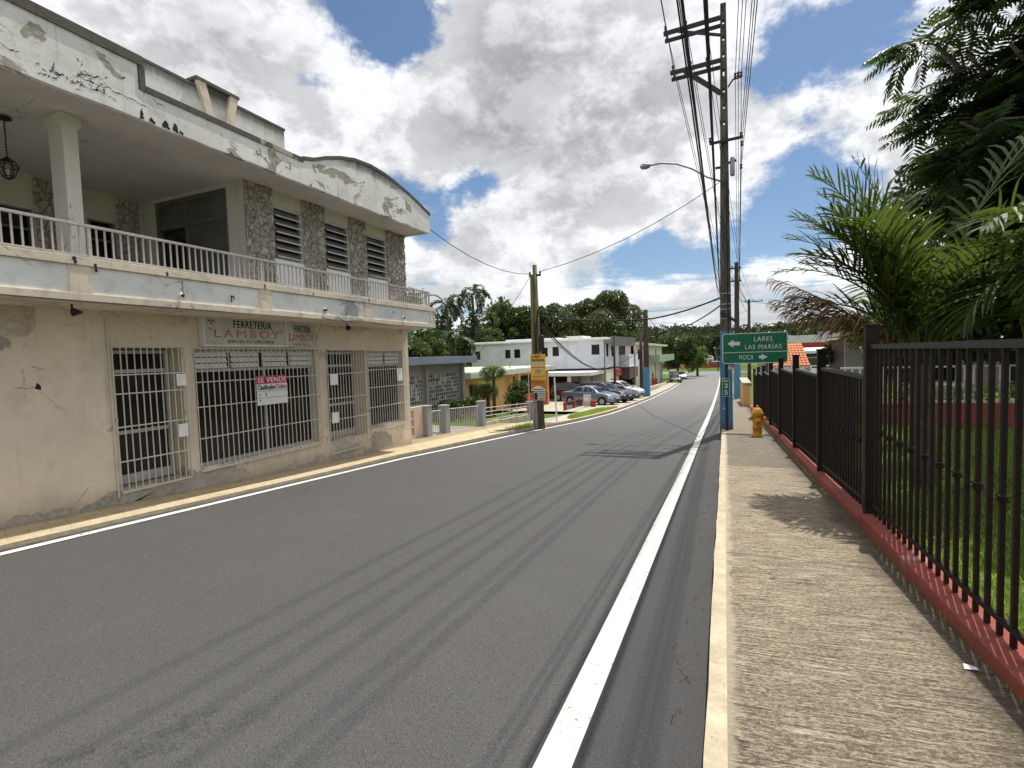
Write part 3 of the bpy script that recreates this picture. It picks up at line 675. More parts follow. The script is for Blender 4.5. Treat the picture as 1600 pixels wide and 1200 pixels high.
    for (y0, y1, z0, z1) in fw:
        d = MB(); x = WX - .05
        for a, b_ in ((y0, y0 + .035), (y1 - .035, y1)): d.box(x - .03, x + .03, a, b_, z0, z1)
        for a, b_ in ((z0, z0 + .03), (z1 - .045, z1)): d.box(x - .028, x + .028, y0 + .035, y1 - .035, a, b_)
        w = d.build('window', M['alu'], B); bk = MB(); bk.box(x - .09, x - .08, y0, y1, z0, z1); bk.build('pane', M['glass'], w)
        n = 6; h = (z1 - z0 - .08) / n
        for i in range(n):
            zz = z0 + .035 + i * h; s = MB()
            s.hexa([(x + .055, y0 + .04, zz), (x + .062, y0 + .04, zz), (x + .062, y1 - .04, zz), (x + .055, y1 - .04, zz), (x - .06, y0 + .04, zz + h * .98), (x - .053, y0 + .04, zz + h * .98), (x - .053, y1 - .04, zz + h * .98), (x - .06, y1 - .04, zz + h * .98)])
            s.build('slat', M['dark_slat'], w)
            e = MB(); e.box(x + .0625, x + .078, y0 + .04, y1 - .04, zz - .006, zz + .016); e.build('slat_edge', M['alu'], w)
    # rubble stone piers, real relief
    def stone_patch(name, fn, u0, u1, v0, v1, seed, amp=.055, edge=True):
        nu, nv = max(8, int((u1 - u0) / .02)), max(8, int((v1 - v0) / .02)); rows = []
        for j in range(nv + 1):
            r_ = []
            for i in range(nu + 1):
                u, v = u0 + (u1 - u0) * i / nu, v0 + (v1 - v0) * j / nv
                d, _p = noise.voronoi(Vector((u * 9.2 + seed + .5 * noise.noise(Vector((u * 5, v * 5, 2))), v * 7.4, seed * 1.7))); e = d[1] - d[0]
                h = amp * min(1, e * 3.2) ** .6 * (.75 + .5 * noise.noise(Vector((u * 6, v * 6, seed)))) + .012 * noise.noise(Vector((u * 30, v * 30, 1)))
                if edge and (i in (0, nu)): h = -.005
                du = .018 * noise.noise(Vector((v * 9, seed, u))) if i in (0, 1, nu - 1, nu) else 0
                r_.append(fn(u + du, v, h))
            rows.append(r_)
        mb = MB(); mb.grid(rows); return mb.build(name, M['stone'], B, smooth=False)
    for i, (a, b_) in enumerate(((6.22, 6.79), (7.48, 8.05), (8.78, 9.32), (10.08, 10.80))):
        stone_patch('stone_pier', lambda u, v, h: (WX + .02 + h, u, v), a, b_, 2.85, 4.705, 3.1 + i)
    stone_patch('stone_pier', lambda u, v, h: (u, YE + .0 + h, v), -8.6, WX + .03, 2.85, 4.705, 9.2)
    # terrace: back wall, glazed end wall
    fb = lambda u, v, w: (-10.05 - w, u, v)
    mb = MB(); mb.wall(fb, -3, 6.22, 2.846, 4.70, [(4.0, 4.55, 2.9, 4.15), (5.3, 5.72, 2.86, 4.2), (1.5, 2.6, 3.2, 4.2)], .15); mb.build('terrace_wall', M['inner_wall'], B)
    stone_patch('stone_facing', lambda u, v, h: (-10.03 + h * .5, u, v), 5.74, 6.14, 2.85, 4.66, 21, .06)
    stone_patch('stone_facing', lambda u, v, h: (-10.03 + h * .5, u, v), 4.58, 5.24, 2.85, 4.66, 25, .06)
    for (a, b_, c, d_) in ((4.0, 4.55, 2.9, 4.15), (5.3, 5.72, 2.86, 4.2), (1.5, 2.6, 3.2, 4.2)):
        f = MB(); f.box(-10.13, -10.04, a + .001, a + .04, c, d_); f.box(-10.13, -10.04, b_ - .04, b_ - .001, c, d_)
        for i in range(1, 4): f.box(-10.12, -10.05, a + .04, b_ - .04, c + (d_ - c) * i / 4 - .015, c + (d_ - c) * i / 4 + .015)
        w = f.build('window', M['frame_dark'], B); q = MB(); q.box(-10.19, -10.18, a, b_, c, d_); q.build('pane', M['glass'], w)
    fy = lambda u, v, w: (u, 6.225 + w, v)
    mb = MB(); mb.wall(fy, -10.05, WX, 2.847, 4.70, [(-9.70, -7.82, 2.85, 4.64)], .15); mb.build('terrace_end_wall', M['column'], B)
    d = MB(); x0, x1, z0, z1 = -9.70, -7.82, 2.85, 4.64; y = 6.26
    for a, b_ in ((x0, x0 + .07), (x1 - .06, x1), (-8.92, -8.84)): d.box(a, b_, y - .03, y + .03, z0, z1)
    for xa, xb in ((x0 + .07, -8.92), (-8.84, x1 - .06)):
        for a, b_ in ((z0, z0 + .06), (4.12, 4.20), (z1 - .07, z1)): d.box(xa, xb, y - .028, y + .028, a, b_)
    s = d.build('sliding_door', M['frame_dark'], B)
    q = MB(); q.box(-8.84, x1 - .06, y, y + .01, z0 + .06, 4.12); q.box(x0 + .07, -8.92, y, y + .01, 4.2, z1 - .07); q.box(-8.84, x1 - .06, y, y + .01, 4.2, z1 - .07); q.build('pane', M['pane'], s)
    q = MB(); q.box(x0 + .07, -8.92, y + .05, y + .06, z0 + .06, 4.12); q.build('pane', M['glass'], s)
    c = MB(); c.box(-7.60, -7.30, 3.66, 3.82, 2.846, 4.70); c.box(-7.63, -7.27, 3.63, 3.85, 4.56, 4.699); c.build('column', M['column'], B, bevel=.008)
    # roof slab, soffit, fascia with its curved crest, mildewed coping
    mb = MB(); mb.box(-13, FX - .05, -3, YE - .005, 4.706, 5.0); mb.build('roof', M['slab_grey'], B)
    mb = MB(); mb.box(-13, FX - .06, -3, YE - .01, 4.70, 4.7055); mb.build('ceiling', M['soffit'], B)
    top = [(-3, 5.32), (4.14, 5.32), (4.1401, 5.02), (6.78, 5.02)]
    crest = [(6.78, 5.06), (7.0, 5.12), (7.3, 5.25), (7.7, 5.39), (8.1, 5.49), (8.6, 5.535), (9.05, 5.51), (9.5, 5.435), (9.9, 5.35), (10.3, 5.245), (10.6, 5.15), (10.8, 5.10)]
    # scalloped lower edge: slightly uneven
    rnd = random.Random(9); lower = [(YE, 4.665)] + [(YE - .25 * i, 4.665 + rnd.uniform(-.012, .012)) for i in range(1, 55)] + [(-3, 4.665)]
    poly = top + crest + lower
    mb = MB(); mb.prism(poly, lambda u, v: (FX - .07, u, v), lambda u, v: (FX, u, v)); mb.box(-9.5, FX - .0705, YE - .07, YE, 4.667, 5.08)
    mb.build('fascia', M['fascia'], B)
    mb = MB(); mb.box(FX - .09, FX + .02, -3, 4.20, 5.3205, 5.435); mb.box(FX - .09, FX + .012, 4.15, 4.22, 5.02, 5.3204)
    mb.box(FX - .09, FX + .016, 4.221, 6.76, 5.0205, 5.095)
    cr = [(6.761, 5.062)] + crest[1:]
    up_ = [(a, b + .062) for a, b in cr]
    for (p, q_), (p2, q2) in zip(zip(cr, up_), list(zip(cr, up_))[1:]):
        mb.hexa([(FX - .09, p[0], p[1] + .001), (FX + .018, p[0], p[1] + .001), (FX + .018, p2[0], p2[1] + .001), (FX - .09, p2[0], p2[1] + .001), (FX - .09, q_[0], q_[1]), (FX + .018, q_[0], q_[1]), (FX + .018, q2[0], q2[1]), (FX - .09, q2[0], q2[1])])
    mb.build('coping', M['coping'], B)
    # flaked patches, black cracks and mould on the fascia and the lower wall
    rn = random.Random(14)
    def patch(x, poly, mat, name='flaked_patch', jag=.018):
        out = []
        for (p, q), (p2, q2) in zip(poly, poly[1:] + poly[:1]):
            for i in range(4): t_ = i / 4; out.append((p + (p2 - p) * t_ + rn.uniform(-jag, jag) * (i > 0), q + (q2 - q) * t_ + rn.uniform(-jag, jag) * (i > 0)))
        m2 = MB(); m2.face([(x, u, v) for u, v in out]); m2.build(name, M[mat], B)
    def crack(x, pts, w, name='crack'):
        fine_ = []
        for (p, q), (p2, q2) in zip(pts, pts[1:]):
            for i in range(5): t_ = i / 5; fine_.append((p + (p2 - p) * t_ + rn.uniform(-.012, .012), q + (q2 - q) * t_ + rn.uniform(-.012, .012)))
        fine_.append(pts[-1]); L1, L2 = [], []
        for i, (p, q) in enumerate(fine_):
            k_ = w * rn.uniform(.25, 1.) * (1 if 0 < i < len(fine_) - 1 else .1); L1.append((x, p - k_ * .4, q + k_)); L2.append((x, p + k_ * .4, q - k_))
        m2 = MB(); m2.grid([L1, L2]); m2.build(name, M['crack'], B)
    xf = FX + .002
    for P_ in ([(3.01, 5.08), (3.09, 5.22), (3.17, 5.24), (3.23, 5.18), (3.2, 5.08), (3.13, 5.10), (3.05, 5.04)], [(3.71, 5.25), (3.76, 5.25), (3.84, 5.17), (3.9, 5.11), (4.0, 5.09), (3.95, 5.05), (3.86, 5.06), (3.78, 5.11), (3.72, 5.17)], [(6.03, 4.99), (6.18, 5.0), (6.28, 4.9), (6.25, 4.81), (6.12, 4.76), (6.05, 4.84)], [(9.12, 5.01), (9.3, 5.0), (9.27, 4.88), (9.11, 4.9)], [(9.77, 5.20), (10.0, 5.12), (10.01, 4.99), (9.78, 4.99)]): patch(xf, P_, 'flake')
    for P_ in ([(3.29, 4.91), (3.25, 4.78), (3.35, 4.80)], [(3.12, 4.72), (3.22, 4.735), (3.3, 4.75)], [(3.49, 4.88), (3.56, 4.85), (3.66, 4.87)], [(3.52, 4.80), (3.6, 4.76), (3.68, 4.81), (3.78, 4.78)], [(3.75, 4.92), (3.86, 4.86), (4.03, 4.86), (4.25, 4.84)], [(3.54, 4.95), (3.63, 4.93), (3.72, 4.96)], [(4.3, 5.0), (4.36, 4.94), (4.44, 4.96)], [(5.85, 4.86), (5.98, 4.80), (6.0, 4.9)], [(6.35, 4.84), (6.45, 4.80), (6.5, 4.86)], [(7.6, 5.1), (7.75, 5.0), (7.95, 5.02)], [(8.5, 5.2), (8.52, 5.0), (8.5, 4.85)], [(9.45, 4.95), (9.5, 4.72)], [(2.8, 4.9), (2.92, 4.84), (3.0, 4.86)]): crack(xf + .001, P_, .007)
    for _ in range(64):
        cy, cz = rn.choice(((3.25, 4.80), (3.6, 4.86), (3.75, 4.84), (3.45, 4.78), (3.56, 4.95), (4.35, 4.95), (5.9, 4.85), (6.4, 4.85), (8.0, 5.1), (9.6, 4.9))); cy += rn.gauss(0, .09); cz = max(4.70, cz + rn.gauss(0, .035)); a_ = rn.choice((0, .3, -.3, 1.4)) + rn.gauss(0, .3); l_ = rn.uniform(.025, .10); crack(xf + .001, [(cy, cz), (cy + l_ * .5 * math.cos(a_), cz + l_ * .5 * math.sin(a_) + rn.gauss(0, .01)), (cy + l_ * math.cos(a_), max(4.69, cz + l_ * math.sin(a_)))], rn.uniform(.003, .008))
    for y, w, h in ((4.13, .05, .13), (4.24, .07, .07), (4.40, .10, .10), (4.53, .08, .12), (4.62, .05, .05), (5.35, .06, .04), (6.9, .05, .04)): patch(xf + .001, [(y, 4.672), (y + w, 4.672), (y + w * .8, 4.672 + h * .7), (y + w * .4, 4.672 + h), (y + w * .1, 4.672 + h * .5)], 'crack', 'mould', .012)
    patch(xf + .002, [(6.93, 4.668), (7.14, 4.668), (7.12, 4.70), (7.02, 4.725), (6.95, 4.70)], 'white', 'peeling_paint', .02)
    xw = WX + .002
    patch(xw, [(2.4, 2.36), (3.3, 2.36), (3.3, 2.12), (3.22, 2.02), (3.12, 1.98), (2.9, 2.05), (2.4, 2.0)], 'flake_buff'); patch(xw + .001, [(2.4, 2.0), (2.95, 2.02), (3.06, 1.95), (3.05, 1.88), (2.9, 1.84), (2.4, 1.85)], 'flake')
    patch(xw, [(4.72, 2.36), (5.2, 2.36), (5.12, 2.26), (5.0, 2.24), (4.92, 2.18), (4.82, 2.22)], 'flake_buff'); patch(xw, [(7.9, 2.36), (9.4, 2.36), (9.3, 2.28), (8.9, 2.25), (8.6, 2.29), (8.2, 2.24)], 'flake_buff')
    crack(xw + .001, [(3.05, 1.42), (3.25, 1.41), (3.36, 1.28), (3.56, 1.02)], .005); crack(xw + .001, [(3.64, 1.14), (3.82, .86), (3.98, .62), (4.06, .42)], .004); patch(xw + .001, [(3.24, 1.40), (3.30, 1.38), (3.29, 1.45), (3.26, 1.47)], 'crack', 'crack', .008)
    # the lump of bare render at the foot of the wall
    for P_ in ([(3.45, -.17), (4.06, -.19), (4.04, -.03), (3.95, -.02), (3.8, -.08), (3.6, -.12)], [(4.2, -.20), (4.95, -.24), (4.9, -.12), (4.6, -.10), (4.35, -.15)], [(9.2, -.46), (10.0, -.50), (9.96, -.18), (9.7, -.06), (9.4, -.04), (9.22, -.10)]): patch(xw + .001, P_, 'flake', 'bare_render', .03)
    for (yy, zz, hh) in ((7.05, 2.463, .10), (7.62, 2.463, .06), (3.5, 2.7, .10), (5.2, 2.52, .10), (5.24, 2.56, .05), (9.1, 2.6, .06), (3.3, 2.765, .09), (5.8, 2.767, .08), (8.3, 2.767, .09), (4.3, 2.768, .05), (6.8, 2.768, .06)): patch(FX + .024, [(yy, zz + hh), (yy + .03, zz + hh), (yy + .035, zz + .01), (yy + .012, zz)], 'crack', 'mould', .010)
    # set-back parapet with a keystone
    mb = MB(); mb.box(WX - .12, WX, 2.5, 7.16, 5.0, 5.86); mb.build('parapet', M['setback'], B)
    mb = MB(); mb.box(WX - .14, WX + .012, 2.5, 7.18, 5.8605, 5.90); mb.build('parapet_coping', M['coping'], B)
    mb = MB(); X0, X1 = WX + .0125, WX + .075
    f0 = lambda u, v: (X0, u, v); f1 = lambda u, v: (X1, u, v)
    mb.prism([(5.46, 5.95), (5.60, 5.95), (5.80, 5.2), (5.68, 5.2)], f0, f1); mb.prism([(6.02, 5.95), (6.16, 5.95), (5.98, 5.2), (5.86, 5.2)], f0, f1)
    kb = MB(); kb.prism([(5.47, 5.95), (6.15, 5.95), (5.97, 5.05), (5.69, 5.05)], lambda u, v: (WX - .13, u, v), lambda u, v: (WX + .011, u, v)); kb.build('keystone_panel', M['setback'], B)
    kc = MB(); kc.box(WX - .14, X1 + .01, 5.44, 6.18, 5.952, 6.0); kc.build('keystone_coping', M['coping'], B); mb.build('keystone', M['shop_trim'], B)
    # loose wire along the balcony beam
    for pts in ([(7.0, 2.40), (7.25, 2.37), (7.4, 2.42), (7.6, 2.36), (7.9, 2.40), (8.3, 2.39), (8.9, 2.365)], [(2.5, 2.375), (3.4, 2.37), (5.0, 2.372), (5.4, 2.36)]):
        mb = MB(); mb.tube([(FX + .024, a, b_) for a, b_ in pts], .006, 5); mb.build('cable', M['cable'], B)
    mb = MB(); mb.tube([(WX + .02, 4.02, -.1), (WX + .02, 4.02, 2.3)], .012, 6); mb.build('conduit', M['bar_white'], B)
shop()
# signs and fittings on the shop
def shop_sign():
    S = thing('shop_sign', 'faded white board sign over the shopfront reading FERRETERIA LAMBOY', 'sign', (WX + .06, 6.45, 1.9))
    mb = MB(); mb.box(WX + .02, WX + .10, 5.30, 6.84, 1.935, 2.355); mb.build('board', M['board'], S)
    mb = MB()
    for a, b_, c, d in ((5.27, 6.87, 1.905, 1.934), (5.27, 6.87, 2.356, 2.385)): mb.box(WX + .01, WX + .118, a, b_, c, d)
    for a in (5.27, 6.842): mb.box(WX + .011, WX + .117, a, a + .028, 1.9345, 2.3555)
    mb.build('frame', M['slat'], S)
    w = WX + .1035
    t = MB(); put_text(t, 'FERRETERIA', 'x', 5.80, 6.54, 2.205, 2.325, w, .004, 1.15); t.build('lettering', M['fade_black'], S)
    t = MB(); put_text(t, 'LAMBOY', 'x', 5.46, 6.70, 2.045, 2.175, w, .0, 1.3)
    t.build('lettering', M['fade_red'], S)
    t = MB(); put_text(t, 'EFECTOS DE FERRETERIA', 'x', 5.68, 6.58, 1.963, 2.010, w, .02, 1.15); t.build('lettering', M['fade_grey'], S)
    t = MB(); t.tube([(w, 5.42 + .07 * math.cos(a), 2.26 + .05 * math.sin(a)) for a in [R(q) for q in range(20, 170, 15)]], .006, 4); t.lathe([(.014, -.003), (.014, .004)], (w, 5.42, 2.265), 10, 'x')
    for y, z in ((5.385, 2.17), (5.40, 2.17), (6.74, 2.17), (6.755, 2.17)): t.box(w - .004, w + .004, y, y + .008, z, z + .02)
    t.build('emblem', M['fade_black'], S)
    # the worn half, tilted back, repeating the name
    mb = MB(); q = lambda u, v, o: (WX + .10 - .07 * u + o, 6.885 + .74 * u, 1.90 + .46 * v)
    mb.hexa([q(0, 0, -.03), q(0, 0, 0), q(1, 0, 0), q(1, 0, -.03), q(0, 1, -.03), q(0, 1, 0), q(1, 1, 0), q(1, 1, -.03)]); mb.build('board', M['board'], S)
    def slanted(body, u0, u1, v0, v1, mat, bold):
        me = text_mesh(body, bold, 1.); xs = [v.co.x for v in me.vertices]; ys = [v.co.y for v in me.vertices]; a, b_, c, d = min(xs), max(xs), min(ys), max(ys)
        mb = MB(); n = len(mb.v)
        for v in me.vertices:
            p = q(u0 + (u1 - u0) * (v.co.x - a) / (b_ - a), v0 + (v1 - v0) * (v.co.y - c) / (d - c), .0035 + v.co.z * .5); mb.v.append(p)
        for p in me.polygons: mb.f.append(tuple(p.vertices)); mb.mi.append(0)
        mb.build('lettering', mat, S)
    slanted('FERRETERIA', .22, .84, .60, .88, M['fade_black'], .0); slanted('LAMBOY', .05, .95, .24, .55, M['fade_red'], .0); slanted('EFECTOS', .2, .8, .07, .15, M['fade_grey'], .01)
shop_sign()
def for_sale():
    x = WX + .075
    S = thing('sale_placard', 'white SE VENDE placard with a crimson top tied to the white window bars', 'placard', (x, 6.5, .9))
    mb = MB(); mb.box(x - .004, x, 6.19, 6.84, .90, 1.40); mb.build('board', M['paper'], S)
    mb = MB(); mb.box(x + .0005, x + .003, 6.192, 6.838, 1.265, 1.398); mb.build('header', M['sign_red'], S)
    t = MB(); put_text(t, 'SE VENDE', 'x', 6.215, 6.815, 1.287, 1.378, x + .006, .006, 1.12); t.build('lettering', M['paper'], S)
    t = MB(); put_text(t, 'Clasificados', 'x', 6.21, 6.57, 1.165, 1.25, x + .004, .0, 1.05); t.build('lettering', M['ink'], S)
    t = MB(); put_text(t, 'Online', 'x', 6.59, 6.82, 1.165, 1.25, x + .004, .0); t.build('lettering', M['pale_red'], S)
    t = MB(); t.box(x + .0005, x + .002, 6.20, 6.83, 1.135, 1.141); t.box(x + .0005, x + .002, 6.20, 6.83, 1.02, 1.026); put_text(t, '1', 'x', 6.24, 6.25, 1.06, 1.10, x + .004); put_text(t, '3', 'x', 6.36, 6.385, 1.055, 1.105, x + .004)
    put_text(t, '8', 'x', 6.24, 6.255, .97, 1.0, x + .004); t.build('lettering', M['ink'], S)
for_sale()
def floodlight(y, label):
    S = thing('floodlight', label, 'lamp', (-6.9, y, 2.2), 0, 'black floodlights under the balcony')
    mb = MB(); mb.tube([(-6.9, y, 2.361), (-6.9, y, 2.30), (-6.87, y + .02, 2.27)], .012, 6); mb.build('bracket', M['black'], S)
    mb = MB(); mb.lathe([(.014, .045), (.024, .02), (.042, -.02), (.052, -.045), (.038, -.047)], (-6.86, y + .03, 2.27), 12, 'y'); mb.build('shade', M['black'], S, True)
floodlight(3.42, 'black floodlight under the balcony above the blank plaster wall'); floodlight(8.0, 'black floodlight under the balcony right of the shop sign')
for y, lab in ((4.5, 'small white security camera on the balcony face left of the sign'), (7.1, 'small white security camera on the balcony face above the second sign board'), (9.5, 'small white security camera on the balcony face near the far corner')):
    S = thing('security_camera', lab, 'camera', (FX, y, 2.52), 0, 'cameras on the balcony face')
    mb = MB(); mb.lathe([(.026, 0), (.028, .02), (.016, .03)], (FX - .012, y, 2.55), 12, 'x'); mb.build('mount', M['white'], S, True)
    mb = MB(); mb.lathe([(.008, -.02), (.020, -.01), (.022, .01), (.012, .022)], (FX + .035, y, 2.54), 10, 'z'); mb.build('lens', M['iron_grey'], S, True)
def lantern():
    S = thing('hanging_lantern', 'black wrought iron lantern hanging from the terrace ceiling', 'lantern', (-8, 3.42, 3.85))
    mb = MB(); mb.lathe([(.075, 4.66), (.07, 4.68), (.02, 4.70)], (-8, 3.42, 0), 12); mb.build('ceiling_rose', M['black'], S)
    mb = MB()
    for i in range(13): mb.lathe([(.003, 0), (.009, .012), (.009, .026), (.003, .036)], (-8 + .003 * (i % 2), 3.42, 4.20 + i * .036), 6)
    mb.build('chain', M['black'], S)
    mb = MB(); c = Vector((-8, 3.42, 0))
    for k_ in range(6):
        a = k_ * math.pi / 3; d = Vector((math.cos(a), math.sin(a), 0))
        mb.tube([c + Vector((0, 0, 4.20)), c + d * .06 + Vector((0, 0, 4.17)), c + d * .10 + Vector((0, 0, 4.10)), c + d * .05 + Vector((0, 0, 3.97)), c + Vector((0, 0, 3.94))], .007, 5)
    for r_, z in ((.10, 4.10), (.054, 3.975)): mb.tube([c + Vector((r_ * math.cos(a), r_ * math.sin(a), z)) for a in [i * math.pi / 6 for i in range(13)]], .007, 5)
    mb.lathe([(.062, 4.165), (.035, 4.19), (.012, 4.215)], (-8, 3.42, 0), 12); mb.build('cage', M['black'], S)
    mb = MB(); mb.lathe([(.01, 3.97), (.01, 4.06), (.004, 4.08)], (-8, 3.42, 0), 8); mb.build('candle', M['board'], S)
lantern()
for y, x, n, lab in ((10.3, -6.85, 420, 'pale flowering vine on the far end of the balcony railing'),):
    rnd = random.Random(3); mb = MB()
    S = thing('balcony_plant', lab, 'plant', (x, y, 2.86))
    for _ in range(n):
        c = Vector((x + rnd.gauss(0, .06), y + rnd.gauss(0, .22), 2.95 + abs(rnd.gauss(0, .14)))); a = Vector((rnd.gauss(0, 1), rnd.gauss(0, 1), rnd.gauss(0, 1))).normalized() * .028; b_ = a.orthogonal().normalized() * .014
        mb.face([c - a, c + b_, c + a, c - b_])
    mb.build('foliage', M['leaf_light'], S)
    mb = MB()
    for i in range(7): mb.tube([(x, y - .3 + i * .1, 2.865), (x + .03, y - .25 + i * .09, 3.05), (x - .02, y - .3 + i * .11, 3.2)], .005, 4)
    mb.build('stem', M['bark'], S)
# ------------------------------------------------------------------ right side: red wall, iron fence
def right_wall():
    S = thing('low_wall', 'low red painted concrete wall along the right pavement under the iron fence', 'wall', (1.4, 8, -.5))
    def block(y0, y1, za, zb):
        mb = MB(); mb.hexa([(1.22, y0, g(y0) - .3), (1.46, y0, g(y0) - .3), (1.46, y1, g(y1) - .3), (1.22, y1, g(y1) - .3), (1.22, y0, za), (1.46, y0, za), (1.46, y1, zb), (1.22, y1, zb)])
        mb.build('coping_block', M['red_wall'], S, bevel=.008)
    block(-4, 5.85, .334, -.055); y = 5.853
    for i in range(9):
        y1 = y + 2.83; block(y, y1 - .003, g(y) + .15 + .08, g(y1) + .15 + .10); y = y1
right_wall()
POSTS = [(5.93, 1.81), (8.68, 1.57), (11.6, 1.46), (14.5, 1.36), (17.5, 1.16), (20.6, .99), (23.8, .83), (26.8, .66)]
def iron_fence():
    S = thing('iron_fence', 'tall dark brown iron picket fence with square posts on the red wall along the pavement', 'fence', (1.4, 8, -.4))
    X = 1.33; pan = []
    tops = [1.61, 1.30, 1.185, 1.09, .94, .77, .61, .45]
    prev = -2.6
    for i, (yp, zt) in enumerate(POSTS):
        pan.append((prev, yp, tops[i])); prev = yp
    for yp, zt in POSTS:
        mb = MB(); zb = g(yp) + .2; mb.box(X - .055, X + .055, yp - .05, yp + .05, zb, zt - .03); mb.box(X - .062, X + .062, yp - .057, yp + .057, zt - .03, zt); mb.build('post', M['iron'], S, bevel=.004)
    first = {}; far = MB(); ind = []
    for i, (a, b, zt) in enumerate(pan):
        zb = (.10 if i == 0 else g(b) + .15 + .17)
        fb = lambda y: (.176 - .0395 * y - .004) if i == 0 else g(y) + .15 + .115
        ya, yb = a + .06, b - .06
        mb = MB(); mb.bar((X, ya, zt - .022), (X, yb, zt - .022), .045, .044); mb.build('rail', M['iron_grey'], S)
        mb = MB(); mb.bar((X, ya, fb(ya) + .10), (X, yb, fb(yb) + .10), .022, .035); mb.build('rail', M['iron'], S)
        n = int((yb - ya) / .139); 
        for j in range(n):
            y = ya + .07 + j * .139; z0 = fb(y) + .012; h = zt - .045 - z0
            collar = (j % 2 == 0)
            if y < 1.2: continue
            if len(ind) < 88: ind.append((y, z0, h, collar))
            else:
                far.box(X - .0115, X + .0115, y - .0118, y + .0118, z0, z0 + h)
                if collar:
                    zc = z0 + h * .5
                    far.lathe([(.018, -.03), (.034, 0), (.018, .03)], (X, y, zc), 4)
    rnd = random.Random(2)
    for y, z0, h, collar in ind:
        mb = MB(); mb.box(X - .0115, X + .0115, y - .0118, y + .0118, z0, z0 + h); p = mb.build('picket', M['iron'], S)
        if collar:
            mb = MB(); zc = .784 if y < 5.9 else z0 + h * .52
            mb.lathe([(.017, -.030), (.020, -.020), (.029, -.016), (.032, -.010), (.022, -.004), (.022, .004), (.032, .010), (.029, .016), (.020, .020), (.017, .030)], (X, y, zc), 8); mb.build('collar', M['iron'], p)
    o = far.build('picket', M['iron'], S); o['kind'] = 'stuff'
iron_fence()
def picket_gate():
    S = thing('garden_wall', 'short ochre wall at the far end of the iron fence beside the pavement', 'wall', (1.15, 33, -1.6))
    mb = MB(); mb.box(.95, 1.3, 30.5, 36, g(33) - .2, g(30) + 1.35); mb.build('panel', M['orange_wall'], S, bevel=.01)
    mb = MB(); mb.box(.9, 1.36, 30.4, 36.1, g(30) + 1.353, g(30) + 1.43); mb.build('coping', M['concrete'], S)
picket_gate()
for y, lab in ((38.5, 'white square gate pillar beyond the ochre wall, nearer one'), (41.5, 'white square gate pillar beyond the ochre wall, farther one')):
    S = thing('gate_pillar', lab, 'pillar', (1.4, y, g(y))); mb = MB(); mb.box(1.2, 1.6, y - .2, y + .2, g(y), g(y) + 1.3); mb.build('shaft', M['white_wall'], S)
    mb = MB(); mb.hexa([(1.15, y - .25, g(y) + 1.3), (1.65, y - .25, g(y) + 1.3), (1.65, y + .25, g(y) + 1.3), (1.15, y + .25, g(y) + 1.3), (1.35, y - .05, g(y) + 1.45), (1.45, y - .05, g(y) + 1.45), (1.45, y + .05, g(y) + 1.45), (1.35, y + .05, g(y) + 1.45)]); mb.build('cap', M['white_wall'], S)

# ------------------------------------------------------------------ hydrant
def hydrant():
    x, y = .79, 14.65; z = g(y) + .146
    S = thing('fire_hydrant', 'worn yellow fire hydrant on the right pavement beside the red wall', 'hydrant', (x, y, z))
    mb = MB(); mb.lathe([(.15, .0), (.15, .035), (.115, .045), (.112, .22), (.135, .225), (.135, .26), (.112, .265), (.11, .52), (.125, .53), (.14, .55), (.145, .575), (.12, .585)], (x, y, z), 20); mb.build('barrel', M['hydrant'], S, True)
    mb = MB(); mb.lathe([(.155, .585), (.158, .61), (.135, .64), (.115, .70), (.075, .75), (.035, .77)], (x, y, z), 20); mb.lathe([(.032, .765), (.030, .82), (.012, .825)], (x, y, z), 5); mb.build('bonnet', M['hydrant'], S, True)
    for dx, ax in ((-1, 'x'), (1, 'x')):
        mb = MB(); c = (x + dx * .10, y, z + .47); mb.lathe([(.05, 0), (.05, .05 * dx), (.062, .052 * dx), (.062, .085 * dx), (.03, .09 * dx), (.026, .115 * dx)] if dx > 0 else [(.026, -.115), (.03, -.09), (.062, -.085), (.062, -.052), (.05, -.05), (.05, 0)], c, 12, 'x'); mb.build('outlet', M['hydrant'], S, True)
    mb = MB(); mb.lathe([(.03, -.14), (.034, -.115), (.075, -.11), (.078, -.07), (.062, -.065), (.062, 0)], (x, y - .09, z + .43), 14, 'y'); mb.build('outlet', M['hydrant'], S, True)
    mb = MB()
    for i in range(8):
        a = i * math.pi / 4; mb.lathe([(.012, .0), (.012, .02), (.006, .024)], (x + .132 * math.cos(a), y + .132 * math.sin(a), z + .035), 6); mb.lathe([(.009, 0), (.009, .016)], (x + .128 * math.cos(a), y + .128 * math.sin(a), z + .258), 6)
    mb.build('bolts', M['hydrant'], S)
hydrant()

